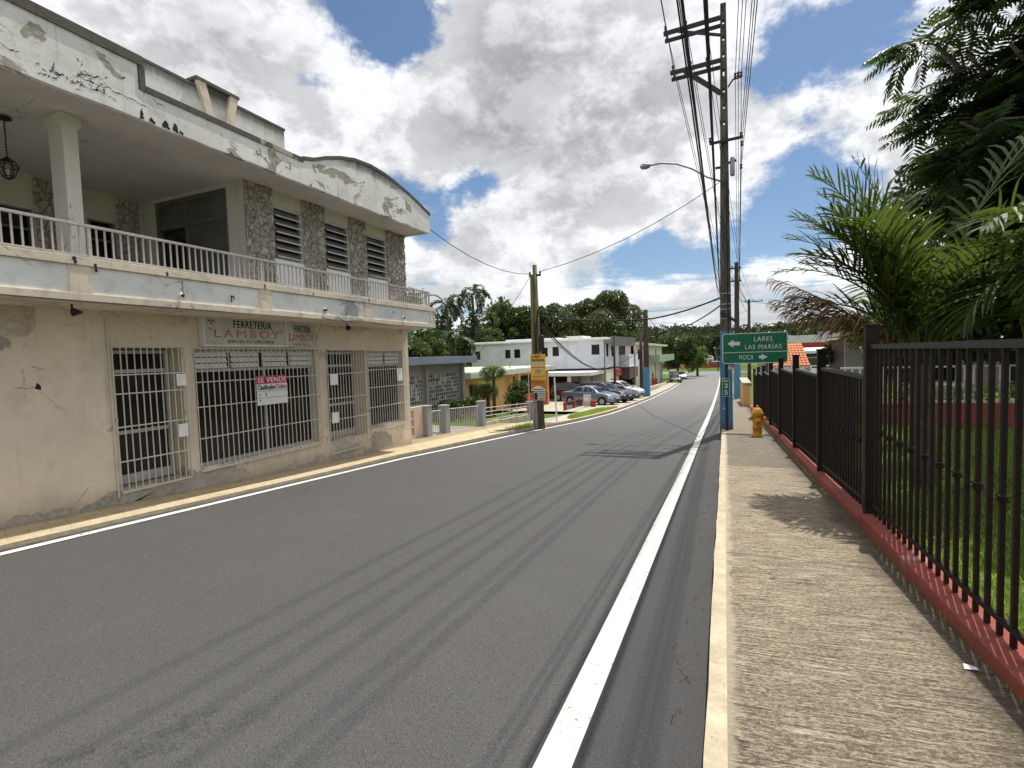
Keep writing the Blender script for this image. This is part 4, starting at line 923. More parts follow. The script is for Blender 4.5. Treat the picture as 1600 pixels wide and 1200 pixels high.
# ------------------------------------------------------------------ poles
PX, PY = .05, 16.7
def main_pole():
    zb = g(PY) + .12; S = thing('utility_pole', 'tall dark concrete utility pole with blue painted foot beside the green road sign', 'pole', (PX, PY, zb))
    W = lambda z: .185 - .0085 * (z - zb)     # half width
    Dp = lambda z: .15 - .006 * (z - zb)
    mb = MB()
    def seg(z0, z1, fx0, fx1, dk=1.):
        a0, a1, d0, d1 = W(z0), W(z1), Dp(z0) * dk, Dp(z1) * dk
        mb.hexa([(PX + a0 * fx0, PY - d0, z0), (PX + a0 * fx1, PY - d0, z0), (PX + a0 * fx1, PY + d0, z0), (PX + a0 * fx0, PY + d0, z0), (PX + a1 * fx0, PY - d1, z1), (PX + a1 * fx1, PY - d1, z1), (PX + a1 * fx1, PY + d1, z1), (PX + a1 * fx0, PY + d1, z1)])
    seg(zb - .3, 7.9, -1, 1)
    z = 7.9
    while z < 11.35:   # ladder-like shaft: a slot through the web, then solid
        hh = .13 if int(z * 10) % 3 else .20; seg(z, z + .34, -1, 1); seg(z + .34, z + .34 + hh, -1, -.24); seg(z + .34, z + .34 + hh, .24, 1); z += .34 + hh
    seg(z, 11.62, -1, 1)
    mb.build('shaft', M['cpole'], S)
    def arm(z, x0, x1, y, brace, ins):
        mb = MB(); mb.bar((PX - .05, y, z + .04), (x0, y, z), .09, .10); mb.bar((PX - .05, y + .40, z + .04), (x0, y + .40, z), .08, .09)
        mb.bar((PX - .08, y, z + brace), (x0 + .42, y, z - .03), .07, .06 if brace > -.7 else .13); o = mb.build('crossarm', M['iron_grey'], S)
        for x in ins:
            for yy in (y, y + .40):
                i_ = MB(); i_.lathe([(.018, .05), (.04, .08), (.02, .11), (.05, .14), (.03, .18), (.045, .2), (.02, .23)], (x, yy, z + .0), 8); i_.build('insulator', M['ceramic'], o, True)
    arm(11.22, -1.62, 0, PY - .2, -.45, (-1.56, -.98, -.42)); arm(10.02, -1.44, 0, PY - .2, -.9, (-1.36, -.86, -.40))
    mb = MB(); mb.tube([(PX + .12, PY, 9.35), (PX + .25, PY, 9.53), (PX + .48, PY, 9.55)], .025, 6); mb.bar((-.36, PY - .16, 7.74), (.56, PY - .16, 7.78), .06, .07); mb.bar((PX + .1, PY, 7.15), (PX + .33, PY, 7.2), .06); mb.bar((-.2, PY, 7.06), (-.05, PY, 7.06), .06)
    mb.build('bracket', M['iron_grey'], S)
    for x, z in ((.36, 9.56), (.44, 9.58), (.52, 9.56), (.50, 7.86), (.52, 7.6), (.50, 6.95), (-.34, 7.86)):
        i_ = MB(); i_.lathe([(.02, -.08), (.045, -.05), (.025, 0), (.045, .05), (.02, .08)], (x, PY - .14, z), 8); i_.build('insulator', M['ceramic'], S, True)
    mb = MB(); mb.lathe([(.06, -.3), (.065, -.25), (.065, .2), (.04, .25)], (PX + .22, PY - .05, 7.05), 10); mb.build('surge_arrester', M['galv'], S, True)
    for z in (2.98, 2.83, 2.55, 3.3):
        a, d = W(z) + .004, Dp(z) + .004; mb = MB(); mb.box(PX - a, PX + a, PY - d, PY + d, z - .018, z + .018); mb.build('band', M['galv'], S)
    for sx, sz, sw, sh in ((-.12, .62, .10, .14), (.06, 1.0, .09, .12), (-.10, -.2, .08, .05)):
        mb = MB(); mb.box(PX + sx, PX + sx + sw, PY - Dp(sz) - .004, PY - Dp(sz) - .001, sz, sz + sh); mb.build('torn_poster', M['board'], S)
    mb = MB(); mb.bar((PX - .15, PY - .17, 2.72), (PX + .30, PY - .17, 2.44), .03, .08); mb.build('brace', M['iron_grey'], S)
    mb = MB(); mb.tube([(PX + .08, PY - .165, 1.2), (PX + .06, PY - .16, 3.2), (PX + .04, PY - .14, 6.6)], .016, 6); mb.build('conduit', M['cable'], S)
    mb = MB(); mb.tube([(PX - .1, PY - .1, 6.62), (-.42, PY, 6.83), (-.85, PY, 7.15), (-1.3, PY, 7.38), (-1.75, PY, 7.48), (-2.12, PY, 7.47)], .028, 8); la = mb.build('lamp_arm', M['galv'], S, True)
    mb = MB(); mb.lathe([(.02, 0), (.075, -.06), (.10, -.16), (.085, -.27), (.03, -.33)], (-2.08, PY, 7.47), 12, 'x'); mb.lathe([(.025, .06), (.03, .12), (.012, .13)], (-2.2, PY, 7.47), 8); mb.build('lamp_head', M['galv'], la, True)
main_pole()
def road_sign():
    y = PY - .50; S = thing('road_sign', 'green road sign with white arrows reading LARES LAS MARIAS and MOCA', 'sign', (.05, y, g(y) + .146))
    k_ = (y) / PY
    x0, x1, z0, z1 = -.05, 1.66, 1.19, 2.07
    mb = MB(); mb.box(.02, .10, y - .025, y + .025, g(y) + .1, 1.9); mb.box(.034, .086, y + .025, y + .05, g(y) + .1, 1.9); mb.build('post', M['iron_grey'], S)
    def rr(a, b, c, d, r): return [(cx + r * math.cos(R(t)), cz + r * math.sin(R(t))) for cx, cz, s in ((b - r, d - r, 0), (a + r, d - r, 90), (a + r, c + r, 180), (b - r, c + r, 270)) for t in range(s, s + 91, 15)]
    yf = y - .035
    mb = MB(); mb.prism(rr(x0, x1, z0, z1, .07), lambda u, v: (u, yf, v), lambda u, v: (u, yf + .008, v)); mb.build('panel', M['sign_white'], S)
    mb = MB(); mb.prism(rr(x0 + .022, x1 - .022, z0 + .022, z1 - .022, .06), lambda u, v: (u, yf - .003, v), lambda u, v: (u, yf - .0005, v)); mb.build('panel', M['sign_green'], S)
    t = MB(); w = yf - .004
    t.box(x0 + .022, x1 - .022, w - .001, w + .0005, 1.505, 1.522)
    put_text(t, 'LARES', 'y', .80, 1.27, 1.82, 1.955, w, .0, 1.18); put_text(t, 'LAS MARÍAS', 'y', .56, 1.50, 1.60, 1.76, w, .0, 1.18); put_text(t, 'MOCA', 'y', .40, .78, 1.30, 1.435, w, .0, 1.18)
    def arrow(xa, xb, z, s): # tip at xa
        d = 1 if xb > xa else -1; hd = xa + d * .16
        t.prism([(xa, z), (hd, z + .115 * s), (hd, z + .052 * s), (xb, z + .052 * s), (xb, z - .052 * s), (hd, z - .052 * s), (hd, z - .115 * s)], lambda u, v: (u, w - .001, v), lambda u, v: (u, w + .0005, v))
    arrow(.09, .43, 1.775, 1.); arrow(1.15, .92, 1.368, .75)
    t.build('lettering', M['sign_white'], S)
    mb = MB()
    for x, z in ((.06, 1.95), (.06, 1.35)): mb.lathe([(.012, -.006), (.010, .0)], (x, yf - .002, z), 8, 'y')
    mb.build('bolts', M['galv'], S)
    K = thing('distance_marker', 'small green kilometre marker plate reading km 3 5 on the road sign post', 'sign', (.05, y, .2))
    mb = MB(); mb.box(-.06, .14, yf - .002, yf + .006, .22, .76); mb.build('panel', M['sign_white'], K)
    mb = MB(); mb.box(-.05, .13, yf - .0045, yf - .0025, .23, .75); mb.build('panel', M['sign_green'], K)
    t = MB(); put_text(t, 'km', 'y', -.02, .10, .655, .735, yf - .0055, .01); put_text(t, '3', 'y', .0, .085, .47, .61, yf - .0055, .02); put_text(t, '5', 'y', .0, .085, .27, .41, yf - .0055, .02); t.build('lettering', M['sign_white'], K)
    K2 = thing('distance_marker', 'green kilometre marker plate seen edge on behind the front marker', 'sign', (-.12, y, .2))
    mb = MB(); mb.hexa([(-.115, y + .0, .24), (-.075, y - .02, .24), (-.07, y + .0, .24), (-.11, y + .02, .24), (-.115, y + .0, .74), (-.075, y - .02, .74), (-.07, y, .74), (-.11, y + .02, .74)]); mb.build('panel', M['sign_green'], K2)
road_sign()
def wood_pole():
    x, y = -5.99, 16.4; zb = g(y) + .08; S = thing('utility_pole', 'greenish timber utility pole with a grey concrete stub and yellow advert boards', 'pole', (x, y, zb))
    mb = MB(); mb.tube([(x + .12, y + .06, zb - .2), (x + .06, y + .08, 1.2), (x + .0, y + .1, 4.72)], [.11, .10, .075], 12); mb.build('shaft', M['timber'], S, True)
    mb = MB(); mb.hexa([(x - .14, y - .16, zb - .2), (x + .05, y - .16, zb - .2), (x + .05, y + .0, zb - .2), (x - .14, y + .0, zb - .2), (x - .12, y - .14, .1), (x + .04, y - .14, .1), (x + .04, y, .1), (x - .12, y, .1)]); mb.build('stub', M['cpole_plain'], S, bevel=.01)
    mb = MB(); mb.tube([(x - .07, y - .03, .1), (x - .09, y + .02, 2.6), (x - .10, y + .03, 4.35)], [.075, .07, .05], 10); mb.build('shaft', M['timber'], S, True)
    mb = MB(); mb.box(x + .06, x + .16, y - .14, y - .03, zb, .3); mb.build('meter_box', M['timber_dark'], S)
    mb = MB(); mb.lathe([(.08, 1.75), (.085, 1.78), (.085, 2.25), (.07, 2.3)], (x + .22, y + .0, 0), 12); mb.build('meter_box', M['black'], S, True)
    mb = MB(); mb.box(x - .2, x + .22, y + .05, y + .11, 4.33, 4.40); mb.lathe([(.02, 0), (.04, .05), (.02, .1)], (x - .17, y + .08, 4.40), 8); mb.lathe([(.02, 0), (.04, .05), (.02, .1)], (x + .2, y + .08, 4.40), 8); mb.build('bracket', M['iron_grey'], S)
    mb = MB(); mb.tube([(x + .02, y - .05, 1.7), (x + .05, y - .07, 2.6), (x + .16, y - .06, 3.2), (x + .3, y - .02, 3.3)], .03, 6); mb.build('conduit', M['cable'], S)
    yb = y - .24
    def board(name, lab, x0, x1, z0, z1, mat, texts, fr=None):
        B_ = thing(name, lab, 'sign', ((x0 + x1) / 2, yb, z0)); mb = MB(); mb.box(x0, x1, yb - .006, yb, z0, z1); mb.build('board', mat, B_)
        for body, u0, u1, v0, v1, m_, bd in texts:
            t = MB()
            if body is None: t.box(u0, u1, yb - .0095, yb - .0065, v0, v1)
            elif body == 'arch': t.prism([(u0, v0)] + [(u0 + (u1 - u0) * i / 12, v0 + .04 + (v1 - v0 - .04) * math.sin(math.pi * i / 12)) for i in range(13)] + [(u1, v0)], lambda u, v: (u, yb - .0095, v), lambda u, v: (u, yb - .0065, v))
            else: put_text(t, body, 'y', u0, u1, v0, v1, yb - .011, bd)
            t.build('lettering' if body else 'print', m_, B_)
    a, b = x - .12, x + .42
    board('advert_board', 'yellow A KEY CAR RENTAL board at the top of the timber pole', a, b, .78, 1.66, M['yellow'],
          [('A', a + .04, a + .10, 1.53, 1.62, M['ink'], .02), ('KEY', a + .16, a + .36, 1.53, 1.62, M['ink'], .02), ('CAR RENTAL', a + .03, b - .03, 1.41, 1.50, M['ink'], .02), (None, a + .05, b - .05, 1.25, 1.36, M['board'], 0),
           (None, a + .03, b - .03, 1.195, 1.215, M['red'], 0), (None, a + .16, a + .38, 1.0, 1.13, M['slab_grey'], 0), (None, a + .05, b - .04, .90, .915, M['ink'], 0), (None, a + .10, b - .10, .84, .86, M['orange'], 0)])
    board('advert_board', 'orange advert board with a white arch below the yellow board on the timber pole', a - .01, b - .02, .40, .765, M['orange'],
          [(None, a + .03, b - .06, .70, .715, M['ink'], 0), (None, a + .06, b - .1, .645, .66, M['red'], 0), ('arch', a, b - .03, .41, .57, M['sign_white'], 0), (None, a + .06, b - .1, .445, .475, M['teal'], 0)])
    board('advert_board', 'small pale handbill with black print lowest on the timber pole', a + .08, b - .04, .08, .385, M['board'],
          [(None, a + .10, a + .22, .10, .34, M['ink'], 0), (None, a + .25, b - .07, .30, .33, M['teal'], 0), (None, a + .25, b - .07, .22, .25, M['slab_grey'], 0), (None, a + .27, b - .09, .12, .16, M['orange'], 0)])
    # stay rods: slim posts beside the pole
    L_ = thing('slim_post', 'slim orange pipe post standing left of the timber pole', 'post', (-6.75, 17.6, g(17.6))); mb = MB(); mb.tube([(-6.75, 17.6, g(17.6)), (-6.75, 17.6, 1.05)], .022, 8); mb.build('pipe', M['pink_wall'], L_)
    L_ = thing('slim_post', 'slim white pipe post standing just right of the timber pole', 'post', (-5.95, 18.4, g(18.4))); mb = MB(); mb.tube([(-5.95, 18.4, g(18.4)), (-6.0, 18.4, .75)], .03, 8); mb.build('pipe', M['white'], L_)
wood_pole()
def simple_pole(name, lab, x, y, ztop, mat, r0, r1, blue=None, arms=(), group=None, square=True):
    zb = g(y) + (.05 if x < 0 else .1); S = thing(name, lab, 'pole', (x, y, zb), 0, group); mb = MB()
    if square: mb.hexa([(x - r0, y - r0, zb - .2), (x + r0, y - r0, zb - .2), (x + r0, y + r0, zb - .2), (x - r0, y + r0, zb - .2), (x - r1, y - r1, ztop), (x + r1, y - r1, ztop), (x + r1, y + r1, ztop), (x - r1, y + r1, ztop)])
    else: mb.tube([(x, y, zb - .2), (x, y, ztop)], [r0, r1], 10)
    mb.build('shaft', mat, S, not square)
    if blue:
        e = .012; mb = MB(); rr_ = r0 - (r0 - r1) * (blue - zb) / (ztop - zb); mb.hexa([(x - r0 - e, y - r0 - e, zb), (x + r0 + e, y - r0 - e, zb), (x + r0 + e, y + r0 + e, zb), (x - r0 - e, y + r0 + e, zb), (x - rr_ - e, y - rr_ - e, blue), (x + rr_ + e, y - rr_ - e, blue), (x + rr_ + e, y + rr_ + e, blue), (x - rr_ - e, y + rr_ + e, blue)]); mb.build('painted_foot', M['blue_paint'], S)
    for z, a, b in arms:
        mb = MB(); mb.bar((x + a, y - r1 - .05, z), (x + b, y - r1 - .05, z), .08, .10)
        for i in range(3):
            xx = x + a + (b - a) * (.08 + .42 * i); mb.lathe([(.03, .05), (.05, .1), (.03, .2)], (xx, y - r1 - .05, z), 6)
        mb.build('crossarm', M['iron_grey'], S)
    return S
M['blue_paint'] = weathered('blue_pole_paint', (.085, .24, .40), (.2, .2, .2), .8, crack=False)
sp = simple_pole('utility_pole', 'concrete utility pole with a blue foot on the left pavement before the cream building', -6.15, 44.25, 5.22, M['cpole_plain2'] if 'cpole_plain2' in M else M['timber_dark'], .26, .16, .35)
simple_pole('utility_pole', 'second concrete pole with a blue foot just behind the green road sign', .86, 40, 7.84, M['timber_dark'], .22, .13, 1.1, ((7.4, -.9, .3), (6.5, -.8, .3)))
simple_pole('utility_pole', 'distant pole with a crossarm rising behind the green road sign', 2.9, 70, 7.8, M['timber_dark'], .22, .14, None, ((7.5, -.6, 1.6),))
simple_pole('utility_pole', 'slender dark pole standing in front of the white store balcony', -8.02, 40.0, 3.0, M['timber_dark'], .10, .08, None, (), None, False)
simple_pole('utility_pole', 'white footed slim pole before the cream building wall', -8.0, 49.8, 2.4, M['galv'], .12, .08, None, (), None, False)
simple_pole('utility_pole', 'crooked dark timber pole beside the blue footed pole', -6.75, 45.4, 3.4, M['timber_dark'], .16, .13, None, (), None, False)
def far_lamp(x, y, ztop, lab):
    S = thing('street_lamp', lab, 'lamp', (x, y, g(y))); mb = MB(); mb.tube([(x, y, g(y)), (x, y, ztop)], [.14, .09], 8); mb.build('post', M['timber_dark'], S)
    mb = MB(); mb.tube([(x - .75, y, ztop + .22), (x, y, ztop - .05), (x + .75, y, ztop + .3)], .04, 5); mb.build('arm', M['galv'], S)
    for d in (-.8, .8):
        mb = MB(); mb.lathe([(.04, -.2), (.13, -.05), (.1, .15), (.03, .25)], (x + d, y, ztop + .25), 8, 'x'); mb.build('lamp_head', M['galv'], S)
far_lamp(5.3, 76, 4.7, 'twin headed street lamp in front of the hill')
far_lamp(-1.3, 126, 1.9, 'slim lamp post among the white cars behind the far red wall')

# ------------------------------------------------------------------ wires
def wire(lab, pts, r, group=None, sag=None, name='power_line'):
    """pts: anchor points; each span hangs as a parabola"""
    S = MB(); out = []
    for i, (a, b) in enumerate(zip(pts, pts[1:])):
        a, b = Vector(a), Vector(b); d = (b - a).length; s = (sag if sag is not None else .012) * d; n = max(6, min(24, int(d)))
        for j in range(n + (i == len(pts) - 2)):
            t = j / n; p = a.lerp(b, t); p.z -= 4 * s * t * (1 - t); out.append(p)
    S.tube(out, r, 5); o = S.build(name, M['cable']); tag(o, lab, 'wire', group)
BK = -16
for i, (x, z, y2x, y2z) in enumerate(((-1.56, 11.45, -.0, 7.6), (-.98, 11.45, .4, 7.6), (-.42, 11.45, 1.1, 7.6), (-1.36, 10.25, .06, 6.7), (-.86, 10.25, .5, 6.7), (-.40, 10.25, 1.1, 6.7))):
    wire('thin power line carried on the crossarms of the tall concrete pole', [(x - .1, BK, z + 1.9), (x, PY - .1, z), (y2x, 40, y2z), (y2x + 2.4, 70, 7.5)], .011, 'power lines on the crossarms', .010)
for i, (x, z) in enumerate(((.36, 9.56), (.44, 9.5), (.52, 9.56))):
    wire('thin insulated line on the right hand bracket of the tall pole', [(x + .1, BK, z + 1.9), (x, PY - .14, z), (x + .55, 40, 6.2), (3.3, 70, 6.6)], .010, 'insulated lines on the right bracket', .010)
for i, (x, z) in enumerate(((.50, 7.86), (.52, 7.6), (.50, 6.95))):
    wire('thin line on the lower right bracket of the tall pole', [(x + .1, BK, z + 1.7), (x, PY - .14, z), (x + .5, 40, 5.4), (3.2, 70, 5.8)], .009, 'lines on the lower right bracket', .012)
for i, (x0, x, z0, z, r) in enumerate(((-.40, -.20, 5.55, 3.62, .013), (-.08, -.11, 5.2, 3.40, .015), (-.56, -.22, 6.0, 3.9, .007), (-.62, -.22, 6.4, 4.15, .006), (-.46, -.17, 5.4, 3.3, .005))):
    wire('thick black telephone cable running low along the street on the tall pole', [(x0, BK, z0), (x, PY - .16, z), (.62 + .03 * i, 40, 2.6 + .12 * i), (2.7, 70, 2.9 + .1 * i)], r, 'telephone cables along the street', .003)
wire('service wire from the lamp height of the tall pole to the timber pole top', [(-.1, PY, 6.62), (-5.8, 16.5, 4.48)], .011, None, .05)
wire('service wire from the shop roof corner to the timber pole', [(-6.62, 10.78, 4.78), (-6.18, 16.45, 4.42)], .010, None, .05)
wire('upper of two thick black cables crossing the street to the timber pole', [(-.05, PY - .1, 3.2), (-2.2, 17.4, 2.72), (-5.75, 16.4, 2.95)], .026, None, .03)
wire('lower of two thick black cables crossing the street', [(-.05, PY - .1, 2.98), (-2.6, 26, 2.65), (-6.15, 44, 5.1)], .022, None, .02)
wire('black cable from the timber pole down to the store front', [(-5.78, 16.4, 2.7), (-8.4, 40, .55)], .026, None, .03)
wire('second black cable from the timber pole down to the store front', [(-5.8, 16.4, 2.6), (-8.9, 41.5, .6)], .018, None, .028)
wire('white cable from the store front to the blue footed pole', [(-8.4, 40, .55), (-6.2, 44.25, 2.2), (-8.2, 84, .4)], .02, None, .05)
wire('stay wire falling from the timber pole into the trees', [(-6.1, 16.4, 4.35), (-16, 30, .9)], .010, None, .01)
wire('thin cable from the blue footed pole to the far pole', [(-6.15, 44.2, 5.1), (.86, 40, 5.6)], .014, None, .04)
wire('thin line from the distant pole to the right towards the sheds', [(2.9, 70, 7.6), (24, 74, 4.8)], .022, None, .02)
wire('lower thin line from the distant pole to the right towards the sheds', [(2.9, 70, 5.0), (24, 72, 3.2)], .02, None, .02)
# sign-height power line behind pole to far left
wire('long power line over the far end of the street', [(2.9, 70, 6.6), (-14, 112, 4.2)], .02, None, .02)
# ------------------------------------------------------------------ neighbours on the left
def fxw(X, s=-1): return lambda u, v, w: (X + s * w, u, v)
def fyw(Y, s=1): return lambda u, v, w: (u, Y + s * w, v)
def win(B, ax, pos, u0, u1, v0, v1, mat='frame_dark', mull=1, slats=0, dep=.06, gl='glass'):
    mb = MB(); t = .05; P = (lambda u, v, w: (pos - w, u, v)) if ax == 'x' else (lambda u, v, w: (u, pos + w, v))
    def bx(a, b, c, d, w0, w1):
        p, q = P(a, c, w0), P(b, d, w1); mb.box(p[0], q[0], p[1], q[1], p[2], q[2])
    bx(u0, u0 + t, v0, v1, .01, dep); bx(u1 - t, u1, v0, v1, .01, dep); bx(u0 + t, u1 - t, v0, v0 + t, .01, dep); bx(u0 + t, u1 - t, v1 - t, v1, .01, dep)
    for i in range(1, mull + 1):
        c = u0 + (u1 - u0) * i / (mull + 1); bx(c - t / 2, c + t / 2, v0 + t, v1 - t, .012, dep)
    for i in range(1, slats):
        c = v0 + t + (v1 - v0 - 2 * t) * i / slats; bx(u0 + t, u1 - t, c - .012, c + .012, .014, dep - .005)
    o = mb.build('window', M[mat], B); q = MB(); p, r_ = P(u0, v0, dep + .01), P(u1, v1, dep + .02); q.box(p[0], r_[0], p[1], r_[1], p[2], r_[2]); q.build('pane', M[gl], o)
    return o
def grey_house():
    B = thing('grey_house', 'single storey grey house with blue grey flat roof and pale lattice front', 'house', (-12.5, 17, -1.1))
    mb = MB(); mb.wall(fxw(-10.85), 12, 20.0, -1.5, 1.40, [(12.4, 16.75, -.62, .98), (17.05, 19.75, -.72, .98)], .2); mb.box(-17, -11.05, 19.8, 20.0, -1.5, 1.40); mb.box(-17, -11.05, 12, 12.2, -1.5, 1.4); mb.box(-17.1, -17, 12, 20, -1.5, 1.4); mb.build('wall', M['grey_wall'], B)
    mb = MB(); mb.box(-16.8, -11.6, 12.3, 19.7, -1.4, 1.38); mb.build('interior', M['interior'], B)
    mb = MB(); mb.box(-17.2, -10.2, 11.5, 20.25, 1.402, 1.69); mb.build('roof', M['grey_fascia'], B, bevel=.01)
    for y in (16.9, 19.88):
        mb = MB(); mb.box(-10.85 + .001, -10.72, y - .1, y + .1, -1.3, 1.40); mb.build('pillar', M['grey_wall'], B)
    for y0, y1, z0 in ((12.4, 16.75, -.62), (17.05, 19.75, -.72)):
        mb = MB(); n = int((y1 - y0) / .15); m_ = int((.98 - z0) / .15)
        for i in range(n + 1): y = y0 + (y1 - y0) * i / n; mb.box(-10.90, -10.88, y - .014, y + .014, z0, .98)
        for j in range(m_ + 1): z = z0 + (.98 - z0) * j / m_; mb.box(-10.915, -10.901, y0, y1, z - .014, z + .014)
        rnd = random.Random(int(y0))
        for i in range(n):
            for j in range(m_):
                if rnd.random() < .30:
                    a = y0 + (y1 - y0) * i / n; c = z0 + (.98 - z0) * j / m_; mb.box(-10.935, -10.93, a, a + .15, c, c + .15)
        mb.build('lattice', M['lattice'], B)
    mb = MB(); mb.tube([(-13, 15.6, 1.69), (-13, 15.6, 2.0), (-13.05, 15.5, 2.12), (-13.1, 15.4, 2.08)], .02, 6); mb.build('vent_pipe', M['galv'], B)
    mb = MB(); mb.box(-12.6, -12.45, 17.45, 17.55, 1.69, 2.35); mb.build('vent_pipe', M['white'], B)
grey_house()
def yard_fence():
    S = thing('breeze_block_wall', 'short pale pink wall with a panel of pierced decorative blocks beside the shop', 'wall', (-8.0, 11.7, g(11.7)))
    z0 = g(11.7) + .0; mb = MB(); hs = []
    for i in range(3):
        for j in range(3): hs.append((10.98 + i * .30, 11.23 + i * .30, z0 + .18 + j * .24, z0 + .38 + j * .24))
    mb.wall(fxw(-8.0), 10.85, 12.28, z0 - .2, z0 + .95, hs, .12); mb.build('panel', M['pink_wall'], S)
    mb = MB()
    for a, b, c, d in hs:
        my, mz = (a + b) / 2, (c + d) / 2
        for q in range(4):
            t = R(45 + q * 90); mb.bar((-8.06, my, mz), (-8.06, my + .12 * math.cos(t), mz + .10 * math.sin(t)), .025, .05)
        mb.tube([(-8.06, my + .05 * math.cos(R(s)), mz + .05 * math.sin(R(s))) for s in range(0, 361, 45)], .012, 4)
    mb.build('pierced_blocks', M['pink_wall'], S)
    for y, h, lab in ((12.42, .95, 'grey concrete gatepost next to the pink pierced wall'), (13.45, .92, 'grey concrete gatepost left of the sloping garden path'), (16.0, .95, 'grey concrete post between the path and the grass yard'), (20.9, .75, 'grey concrete post at the end of the yard railing by the timber pole')):
        P_ = thing('gatepost', lab, 'post', (-7.98, y, g(y) + .05)); mb = MB(); mb.box(-8.12, -7.86, y - .12, y + .12, g(y) - .1, g(y) + h); mb.build('shaft', M['post_grey'], P_, bevel=.008); mb = MB(); mb.box(-8.14, -7.84, y - .14, y + .14, g(y) + h, g(y) + h + .04); mb.build('cap', M['post_grey'], P_, bevel=.008)
    def rail(lab, y0, y1, h, vert, nh=2):
        S_ = thing('yard_railing', lab, 'railing', (-8, (y0 + y1) / 2, g((y0 + y1) / 2))); f = lambda y, q: (-8.0, y, g(y) + q)
        for q in ([.10, h] if vert else [h * (i + 1) / nh for i in range(nh)]):
            mb = MB(); mb.tube([f(y0, q), f((y0 + y1) / 2, q), f(y1, q)], .016, 6); mb.build('rail', M['lattice'], S_)
        if vert:
            n = int((y1 - y0) / .12); b = MB(); b.box(-.008, .008, -.008, .008, 0, h - .10); first = None
            for i in range(1, n):
                y = y0 + (y1 - y0) * i / n
                if first is None: o = first = b.build('baluster', M['lattice'], S_, local=True)
                else: o = first.copy(); col.objects.link(o); o.parent = S_
                o.location = Vector(f(y, .10)) - S_.location
        else:
            for y in (y0 + .02, y0 + (y1 - y0) * .38, y0 + (y1 - y0) * .7):
                mb = MB(); mb.tube([f(y, .05), f(y, h)], .02, 6); mb.build('post', M['lattice'], S_)
    rail('pale iron gate with thin uprights between two grey gateposts', 12.56, 13.31, .80, True)
    rail('pale low railing with thin uprights along the garden path', 13.58, 15.87, .82, True)
    rail('pale railing of five horizontal pipes in front of the grass yard', 16.14, 20.76, .72, False, 5)
    for i, (ya, yb) in enumerate(((16.13, 17.6), (17.61, 19.2), (19.21, 20.75))):
        S_ = thing('kerb_stone', ['white capped kerb under the pipe railing, lowest step by the path post', 'white capped kerb under the pipe railing, middle step', 'white capped kerb under the pipe railing, step by the timber pole'][i], 'kerb', (-8, (ya + yb) / 2, g(ya))); mb = MB(); mb.hexa([(-8.1, ya, g(ya) - .1), (-7.9, ya, g(ya) - .1), (-7.9, yb, g(yb) - .1), (-8.1, yb, g(yb) - .1), (-8.1, ya, g(ya) + .2), (-7.9, ya, g(ya) + .2), (-7.9, yb, g(yb) + .24), (-8.1, yb, g(yb) + .24)]); mb.build('stone', M['concrete'], S_)
yard_fence()
def yellow_house():
    B = thing('apricot_house', 'low apricot coloured house with a mossy white flat roof and red base wall', 'house', (-13.5, 27, -1.5))
    mb = MB(); mb.wall(fxw(-11.6), 21.2, 32.2, -2.0, .62, [(27.6, 31.3, -.78, .40), (22.0, 23.0, -.7, .3)], .2); mb.box(-17, -11.8, 21.2, 21.4, -2, .62); mb.box(-17, -11.8, 32, 32.2, -2, .62); mb.box(-17.1, -17, 21.2, 32.2, -2, .62); mb.build('wall', M['orange_wall'], B)
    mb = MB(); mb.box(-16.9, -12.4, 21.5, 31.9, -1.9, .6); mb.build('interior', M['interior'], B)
    mb = MB(); mb.box(-17.5, -10.75, 20.6, 33.2, .625, .90); mb.box(-17.5, -10.78, 20.65, 33.1, .90, .935); mb.build('roof', M['mossy'], B, bevel=.015)
    mb = MB(); mb.box(-11.1, -10.9, 27.2, 31.8, -2.0, -.82); mb.build('red_base', M['red'], B)
    mb = MB()
    for i in range(23): y = 27.65 + i * 3.6 / 22; mb.box(-11.62, -11.59, y - .03, y + .03, -.78, .40)
    mb.build('window_bars', M['iron_grey'], B); win(B, 'x', -11.62, 22.0, 23.0, -.7, .3)
    for y in (26.9, 32.0):
        mb = MB(); mb.box(-11.12, -10.88, y - .13, y + .13, -2.0, .62); mb.build('pillar', M['orange_wall'], B)
    mb = MB(); mb.tube([(-11.5, 27, .935), (-11.5, 27, 1.25), (-11.3, 27, 1.3)], .03, 6); mb.tube([(-11.2, 31, .935), (-11.2, 31, 1.9)], .025, 6); mb.build('roof_pipe', M['galv'], B)
yellow_house()
